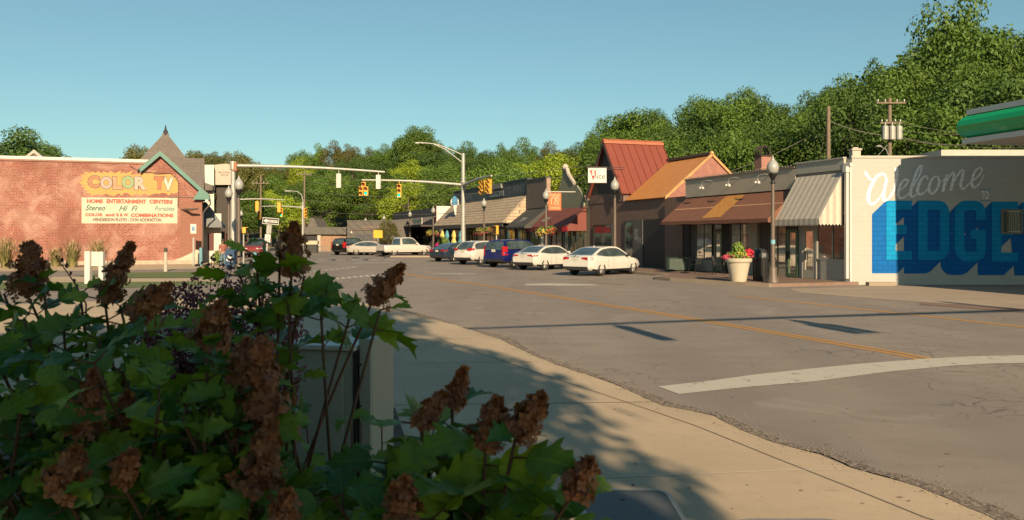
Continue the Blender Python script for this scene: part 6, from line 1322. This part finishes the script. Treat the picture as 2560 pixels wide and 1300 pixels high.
# ================================================================= ORNAMENTAL GRASSES
M_blade=grass_mat('grass_blades',(.16,.17,.035),(.34,.26,.12)); M_seed=plain('seed_heads',(.40,.27,.15),.9,var=.3,sc_=4)
for i,(px,Y,h,r) in enumerate(((14,52,1.9,1.0),(70,53,1.7,.8),(182,53,1.75,.9),(245,54,1.75,1.0),(140,54.3,1.2,.6))):
    t=thing('ornamental_grass',('green clump of tall grass at the left edge before the brick wall','clump of tall grass mostly hidden by the brown flower head','tan feathery clump of grass in the middle of the brick wall foot','feathery grass clump behind the white board frame','low thin grass clump between the feathery ones')[i],'grass clump',(*XY(px,Y),.01),0,'grass clumps along the brick wall')
    m=MB(); s=MB(); rd=random.Random(i)
    for k in range(420):
        a=rd.uniform(0,6.28); b=abs(rd.gauss(0,.45)); L=h*rd.uniform(.5,1.0); d=Vector((math.cos(a),math.sin(a),0)); sd=Vector((-d.y,d.x,0))*.018; p0=d*rd.uniform(0,.25); pts=[p0+d*b*r*(t_**1.7)+Vector((0,0,L*(t_-.22*b*t_*t_))) for t_ in (0,.4,.75,1)]
        for q in range(3): m.poly([pts[q]-sd*(1-q*.25),pts[q]+sd*(1-q*.25),pts[q+1]+sd*(.75-q*.25),pts[q+1]-sd*(.75-q*.25)])
        if k%4==0: e=pts[-1]; s.add([e-sd*2,e+sd*2,e+Vector((d.x*.1,d.y*.1,.30))],[(0,1,2)])
    m.build('blades',M_blade,t,recalc=False); s.build('seed_heads',M_seed,t,recalc=False)
x,y=XY(548,57); t=thing('shrub','small green shrub at the foot of the white shop wall','shrub',(x,y,0)); m=MB(); tuft(m,(0,0,.55),(.45,.4,.5),420,.14); m.build('foliage',M_leafb,t); m=MB(); m.tube([(0,0,0),(.03,0,.5)],.04,5); m.build('stem',M_bark,t)
# ================================================================= FOREGROUND: oak leaved shrubs
def leaf_mat(name,a,b,c,tr=.35):
    q=N(name); oi=q.n("ObjectInfo"); at=q.n("Attribute",attribute_name='tone'); f=q.noise(14,5,.65); geo=q.n("NewGeometry")
    cc=q.mix(at.outputs['Fac'],a,b); cc=q.mix(q.ramp(f,[(.45,0.0),(.75,.45)]),cc,c)
    ve=q.noise(60,2,.6); cc=q.mix(q.ramp(ve,[(.5,0.0),(.7,.25)]),cc,tuple(x*.6 for x in a))
    if name.startswith('oak'):
        rb=q.n("Attribute",attribute_name='rib').outputs['Fac']; vt=q.n("Attribute",attribute_name='vt').outputs['Fac']
        m1=q.n("Math",operation='MULTIPLY_ADD'); q.l(rb,m1.inputs[0]); m1.inputs[1].default_value=-.20; q.l(vt,m1.inputs[2])
        m2=q.n("Math",operation='MULTIPLY'); q.l(m1.outputs[0],m2.inputs[0]); m2.inputs[1].default_value=8.0
        m3=q.n("Math",operation='FRACT'); q.l(m2.outputs[0],m3.inputs[0])
        cc=q.mix(q.ramp(m3.outputs[0],[(.0,.40),(.10,0.0)]),cc,tuple(x*.55 for x in a)); cc=q.mix(q.ramp(rb,[(.02,.30),(.07,0.0)]),cc,tuple(x*.9+.01 for x in b))
    q.b.inputs['Roughness'].default_value=.42; q.b.inputs['Specular IOR Level'].default_value=.35; q.l(cc,q.b.inputs[0]); q.bump(ve,.25,.004)
    t_=q.n("BsdfTranslucent"); q.l(q.mix(1.0,cc,(1.0,1.1,.3),'MULTIPLY'),t_.inputs[0]); ms=q.n("MixShader"); ms.inputs[0].default_value=tr
    q.l(q.b.outputs[0],ms.inputs[1]); q.l(t_.outputs[0],ms.inputs[2]); out=[n for n in q.t.nodes if n.type=='OUTPUT_MATERIAL'][0]; q.l(ms.outputs[0],out.inputs[0]); return q.mt
M_leaf=leaf_mat('oak_shaped_leaf',(.05,.145,.022),(.34,.44,.025),(.045,.11,.04)); M_purple=leaf_mat('purple_leaf',(.10,.03,.05),(.18,.055,.08),(.06,.025,.04),.2)  # oak leaf's yellow-green second colour stands in for sunlight through the blades
M_sepal=leaf_mat('dried_brown_sepal',(.22,.085,.045),(.40,.17,.075),(.12,.05,.03),.25); M_stem=plain('brown_stem',(.11,.055,.03),.8,sc_=20,var=.3)
LOB=[(0,.04,0),(.07,.17,-.03),(.15,.28,-.04),(.22,.37,.03),(.27,.41,.10),(.32,.27,.03),(.39,.30,.04),(.46,.44,.12),(.51,.47,.19),(.56,.29,.06),(.64,.26,.05),(.71,.30,.12),(.76,.20,.07),(.86,.10,0),(1.0,.004,0)]
def leaf(m,tone,base,dirv,up,L,curl,fold,tw,tn,rd,W_=1.0):
    d=dirv.normalized(); s=d.cross(up).normalized(); n=s.cross(d).normalized()
    s=(s*math.cos(tw)+n*math.sin(tw)); n=s.cross(d).normalized()
    rows=[]; wv=rd.uniform(0,6)
    for t,wd,sh in LOB:
        jl_=1+rd.uniform(-.08,.08); bend=-curl*t*t; c=base+d*(L*t*(1-.18*abs(curl)*t))+n*(L*bend)
        row=[]
        for e in (-1,-.5,0,.5,1):
            q=c+s*(L*wd*.78*W_*e*jl_)+d*(L*(sh*abs(e)))+n*(L*(fold*abs(e)*wd-.10*abs(e)**2*wd+.025*math.sin(wv+t*9+e*3)*abs(e)))
            row.append(q)
        rows.append(row)
    k=len(m.v); m.v+=[tuple(q) for r in rows for q in r]; tone+= [tn]*(5*len(rows)); RIB.extend([abs(e) for r in rows for e in (-1,-.5,0,.5,1)]); VT.extend([l_[0] for l_ in LOB for e in range(5)])
    for i in range(len(rows)-1):
        for j in range(4): a=k+i*5+j; m.f.append((a,a+1,a+6,a+5)); m.m.append(0)
RIB=[];VT=[]
def set_tone(o,tone,veins=False):
    if veins:
        for nm_,dt in (('rib',RIB),('vt',VT)): a_=o.data.attributes.new(nm_,'FLOAT','POINT'); a_.data.foreach_set('value',dt)
        RIB.clear(); VT.clear()
    at=o.data.attributes.new('tone','FLOAT','POINT'); at.data.foreach_set('value',tone)
def sepal_cluster(m,tone,c,axis,L,Wd,n,rd,s=.0145):
    n=int(n*1.35); Wd*=.78
    ax=axis.normalized(); u=ax.orthogonal().normalized(); v=ax.cross(u)
    for i in range(n):
        t=rd.random()**.8; rr=.85*Wd*(1-t)**.5*rd.uniform(.35,1.30)*(.78+.40*math.sin(t*21+Wd*90)); a=rd.uniform(0,6.283)
        o=u*math.cos(a)+v*math.sin(a); p=c+ax*(L*t)+o*rr; nn=(o+ax*.35+Vector((rd.gauss(0,.4),rd.gauss(0,.4),rd.gauss(0,.4)))).normalized(); e=nn.orthogonal().normalized(); f=nn.cross(e); a0=rd.uniform(0,6.28); tn=rd.random()**1.2; q=s*rd.uniform(.6,1.5)
        for k in range(4):
            b=a0+k*math.pi/2; g=e*math.cos(b)+f*math.sin(b); h=nn.cross(g); kk=len(m.v)
            m.v+=[tuple(p),tuple(p+g*q*.55+h*q*.42+nn*q*.12),tuple(p+g*q+nn*q*rd.uniform(-.1,.4)),tuple(p+g*q*.55-h*q*.42+nn*q*.12)]; m.f.append((kk,kk+1,kk+2,kk+3)); m.m.append(0); tone+=[tn]*4
def pt(px,py,Y): return Vector((*XY(px,Y),ZZ(py,Y)))
def shrub(label,base,spread,tips,seed,heads,leafL=(.085,.155),name='hydrangea_shrub',zfrac=.38):
    NL=[0]
    """tips: (px,py,Y[,leafy fraction]); heads: (px_base,py_base,px_tip,py_tip,Y,width,n)"""
    rd=random.Random(seed); t=thing(name,label,'shrub',(base[0],base[1],.02)); B=Vector((base[0],base[1],.02))
    st=MB(); lf=MB(); tone=[]
    allt=[(pt(*q[:3]),q[3] if len(q)>3 else zfrac) for q in tips]
    hp=[]
    for h in heads: b=pt(h[0],h[1],h[4]); e=pt(h[2],h[3],h[4]-.02); hp.append((b,e,h[5],h[6]))
    ends=allt+[(h[0],.22) for h in hp]
    for p,zf in ends:
        g=B+Vector((rd.uniform(-1,1)*spread[0],rd.uniform(-1,1)*spread[1],0)); g.x=g.x*.5+p.x*.5 if abs(p.x-g.x)>.7 else g.x
        mid=g.lerp(p,.5)+Vector((rd.uniform(-.08,.08),rd.uniform(-.08,.08),.12)); P=[Vector(c) for c in cm([tuple(g),tuple(mid),tuple(p)],7)]
        st.tube([q-B for q in P],[.009-.005*i/len(P) for i in range(len(P))],5)
        n=len(P); a0=rd.uniform(0,6.28)
        idx=[i for i in range(n) if i>=n*(1-zf)]
        for c,i in enumerate(idx):
            q=P[i]; ax=(P[min(i+1,n-1)]-P[max(i-1,0)]).normalized(); u=ax.orthogonal().normalized(); v=ax.cross(u)
            for side in (0,1):
                if rd.random()<.12: continue
                ang=a0+c*math.pi/2+side*math.pi+rd.gauss(0,.35); o=u*math.cos(ang)+v*math.sin(ang); L=rd.uniform(*leafL)*(.75 if i==n-1 else 1)
                d=(o+ax*rd.uniform(.1,.6)+Vector((0,-.25,.05))).normalized(); stp=q+d*rd.uniform(.03,.06); st.tube([q-B,stp-B],.0025,4)
                tn=min(1,max(0,rd.gauss(.30,.34)))
                leaf(lf,tone,stp-B,d,Vector((rd.gauss(0,.3),rd.gauss(-.45,.3),1)),L,rd.uniform(.1,.75),rd.uniform(0,.35),rd.gauss(0,.45),tn,rd)
    o=lf.build('leaves',M_leaf,t,True,recalc=False); set_tone(o,tone,True); st.build('stems',M_stem,t,True)
    for b,e,wd,n in hp:
        m=MB(); tn=[]; ax=e-b; sepal_cluster(m,tn,b-B,ax,ax.length,wd,n,rd); c=m.build('flower_head',M_sepal,t,recalc=False); set_tone(c,tn)
    return t
random.seed(9); rd=random.Random(4)
def rt(n,x0,x1,y0,y1,Y0,Y1,cond=None):
    out=[]
    while len(out)<n:
        p=(rd.uniform(x0,x1),rd.uniform(y0,y1),rd.uniform(Y0,Y1))
        if cond is None or cond(*p): out.append(p)
    return out
def botok(px,py,Y): return ZZ(py,Y)>.35
tips1=[(10,735,2.9),(110,715,2.8),(-40,760,2.7),(200,735,2.9),(300,765,2.8),(380,800,2.8),(60,800,2.6),(160,830,2.7),(250,850,2.6)]+rt(38,-150,420,830,1350,2.1,3.1,botok)
heads1=[(70,740,78,610,2.90,0.105,390),(262,750,330,610,2.80,0.062,299),(345,790,420,715,2.50,0.075,247),(215,1090,235,930,2.20,0.070,247),(310,1110,318,985,2.30,0.050,156),(150,1230,190,1120,2.00,0.070,208)]
shrub('large leafy shrub at the left with brown flower heads and oak shaped leaves',(-1.25,2.75),(.35,.3),tips1,11,heads1)
tips2=[(640,640,2.8,.2),(700,625,2.8,.2),(600,690,2.75),(760,690,2.8),(660,720,2.7),(720,760,2.7),(800,750,2.75,.2),(880,770,2.8,.15),(950,775,2.8,.14),(520,830,2.7),(450,860,2.7),(600,800,2.7),(560,760,2.8)]+rt(46,400,630,850,1330,2.1,2.9,botok)
heads2=[(728,690,735,560,2.80,0.070,338),(930,755,1005,665,2.90,0.068,299),(520,860,555,760,2.40,0.075,299),(600,960,615,850,2.30,0.060,182),(670,1090,655,850,2.20,0.100,598),(640,1230,680,1060,2.05,0.075,338),(300,1200,330,1130,2.00,0.050,130),(700,1330,720,1230,1.90,0.050,143)]
shrub('central shrub with a tall stem of brown blossom reaching in front of the far signals',(-.72,2.6),(.3,.28),tips2,12,heads2)
tips3=[(1000,1120,2.3),(1070,1110,2.3),(1120,1100,2.4),(1190,1180,2.2),(1240,1240,2.1),(1310,1300,2.1),(1380,1350,2.0),(1450,1400,2.0),(1140,1210,2.1),(1050,1210,2.1),(980,1160,2.3),(900,1230,2.4),(840,1260,2.5),(920,1260,2.3),(1230,1290,2.0),(1080,1300,1.95),(1330,1360,1.95),(1180,1300,1.95),(980,1290,2.1),(820,1290,2.2),(760,1230,2.3)]+rt(14,760,1330,1230,1400,1.95,2.5,botok)
heads3=[(1130,1020,1160,925,2.18,0.038,156),(1050,1060,1110,985,2.13,0.045,169),(1215,1110,1245,1000,2.03,0.070,221),(1290,1090,1355,990,1.98,0.062,247),(1430,1240,1475,1150,1.88,0.055,130),(1000,1290,1010,1200,1.88,0.060,143)]
shrub('low shrub with broad lit leaves and orange brown flower heads at bottom centre',(-.10,2.25),(.3,.2),tips3,13,heads3,leafL=(.10,.20),zfrac=.34)
# purple leaved twiggy shrub
t=thing('purple_shrub','twiggy purple leaved shrub behind the green shrubs, left of the grey cabinet','shrub',(-1.85,4.7,.02)); B=Vector((-1.85,4.7,.02)); st=MB(); lf=MB(); tone=[]; rd=random.Random(21)
tipsP=[(430,760),(470,700),(500,660),(530,640),(560,655),(590,630),(610,660),(640,650),(660,690),(480,730),(700,740),(740,800),(765,830),(380,800),(330,800),(345,760),(420,800)]+[(rd.uniform(360,760),rd.uniform(690,1000)) for _ in range(170)]
for px,py in tipsP:
    Y=rd.uniform(4.2,5.0); p=pt(px,max(py,640+abs(px-590)*.25 if py>650 else py),Y); g=B+Vector((rd.uniform(-.35,.35),rd.uniform(-.2,.2),0)); mid=g.lerp(p,.55)+Vector((rd.uniform(-.1,.1),rd.uniform(-.1,.1),.1))
    P=[Vector(c) for c in cm([tuple(g),tuple(mid),tuple(p)],8)]; st.tube([q-B for q in P],[.006-.0045*i/len(P) for i in range(len(P))],4)
    for i in range(5,len(P)):
        for k in range(5):
            q=P[i-1].lerp(P[i],k/5)
            for s in range(2):
                d=Vector((rd.gauss(0,1),rd.gauss(0,1),rd.gauss(.4,.8))).normalized(); L=rd.uniform(.018,.032); c=q+d*.012; s_=d.orthogonal().normalized(); kk=len(lf.v)
                lf.v+=[tuple(c-B),tuple(c+d*L*.5+s_*L*.32-B),tuple(c+d*L-B),tuple(c+d*L*.5-s_*L*.32-B)]; lf.f.append((kk,kk+1,kk+2,kk+3)); lf.m.append(0); tone+=[rd.random()]*4
o=lf.build('leaves',M_purple,t,recalc=False); set_tone(o,tone); st.build('twigs',plain('dark_twig',(.05,.03,.025),.8),t)
# lone twig
t=thing('bare_twig','thin budding twig rising left of the white board frame','twig',(-1.85,3.6,.02)); B=Vector((-1.85,3.6,.02)); P=[pt(215,760,3.6),pt(185,705,3.6),pt(160,670,3.6),pt(132,632,3.6)]; m=MB(); m.tube([B-B]+[p-B for p in P],[.005,.004,.003,.0025,.0015],5); m.build('stem',plain('dark_twig',(0,0,0)),t); m=MB()
for p,r in ((pt(155,650,3.6),.008),(pt(167,664,3.6),.008),(pt(177,683,3.6),.006),(pt(186,702,3.6),.007),(pt(193,715,3.6),.006),(pt(142,640,3.6),.004)): m.sphere(p-B,r,0,6,5,1.4)
m.build('buds',plain('dark_bud',(.06,.025,.025),.7),t)
# low leafy infill under the shrubs
rd=random.Random(33)
def low(label,x0,x1,y0,y1,n,seed):
    t=thing('ground_cover_shrub',label,'shrub',((x0+x1)/2,(y0+y1)/2,.02)); B=Vector(t.location); rd=random.Random(seed); st=MB(); lf=MB(); tone=[]
    for i in range(n):
        g=Vector((rd.uniform(x0,x1),rd.uniform(y0,y1),.02)); h=rd.uniform(.35,1.05); e=g+Vector((rd.gauss(0,.12),rd.gauss(0,.12),h)); P=[g.lerp(e,k/6)+Vector((0,0,0)) for k in range(7)]; st.tube([q-B for q in P],.004,4)
        for k in range(2,7):
            for s in range(2):
                a=rd.uniform(0,6.28); d=Vector((math.cos(a),math.sin(a),rd.uniform(-.1,.6))); leaf(lf,tone,P[k]-B,d,Vector((0,-.3,1)),rd.uniform(.07,.14),rd.uniform(.1,.6),rd.uniform(0,.3),rd.gauss(0,.4),min(1,max(0,rd.gauss(.3,.25))),rd)
    o=lf.build('leaves',M_leaf,t,True,recalc=False); set_tone(o,tone,True); st.build('stems',M_stem,t)
low('dense low leafy growth filling the bottom left corner',-2.3,-.7,2.4,4.4,110,1); low('low leafy growth at the foot of the grey cabinet',-1.0,.0,2.9,4.3,45,2)
# utility cabinet
x,y=XY(868,5.5); zt=ZZ(868,5.35); t=thing('utility_cabinet','grey green metal utility cabinet standing behind the shrubs','utility cabinet',(x,y,.02),R(-12))
M_cab=plain('grey_green_enamel',(.37,.40,.335),.5,.1,var=.06,sc_=4); m=MB(); m.bbox(-.36,.135,-.20,.20,0,zt-.035,.012); m.build('body',M_cab,t); m=MB(); m.bbox(-.38,.150,-.225,.225,zt-.034,zt+.0,.01); m.build('lid',plain('pale_enamel',(.48,.51,.47),.45,.1,var=.05),t)
m=MB(); m.bbox(.155,.25,-.19,.21,0,zt+.045,.012); m.build('side_housing',M_cab,t); m=MB(); m.box(.137,.153,-.215,-.05,.0,zt-.04); m.build('dark_gap',M_dark,t); m=MB(); m.box(.10,.20,.10,.30,zt+.001,zt+.06); m.build('hinge_cover',plain('pale_enamel',(0,0,0)),t)
m=MB(); m.box(-.31,.06,-.21,-.2005,.25,zt-.12); m.build('door_panel',plain('grey_green_panel',(.39,.42,.35),.5,.1,var=.05),t)
for zz in (.3,.6,.9,zt-.12): m=MB(); m.sphere((.175,-.193,zz),.008,0,6,4); m.build('bolt',M_black,t)
# scattered dry leaves on the concrete
m=MB(); rd=random.Random(8)
for i in range(170):
    x=rd.uniform(-1.5,5); y=rd.uniform(5.3,17); a=rd.uniform(0,6.28); s=rd.uniform(.008,.028); c,d=math.cos(a)*s,math.sin(a)*s; m.add([(x-c,y-d,.016),(x+d*.5,y-c*.5,.017+s*.2),(x+c,y+d,.016),(x-d*.5,y+c*.5,.018)],[(0,1,2,3)])
tag(m.build('leaf_litter',plain('dry_leaf',(.18,.11,.06),.9,var=.4,sc_=30)),'small dry leaves and grit lying on the concrete','leaf litter',kind='stuff')
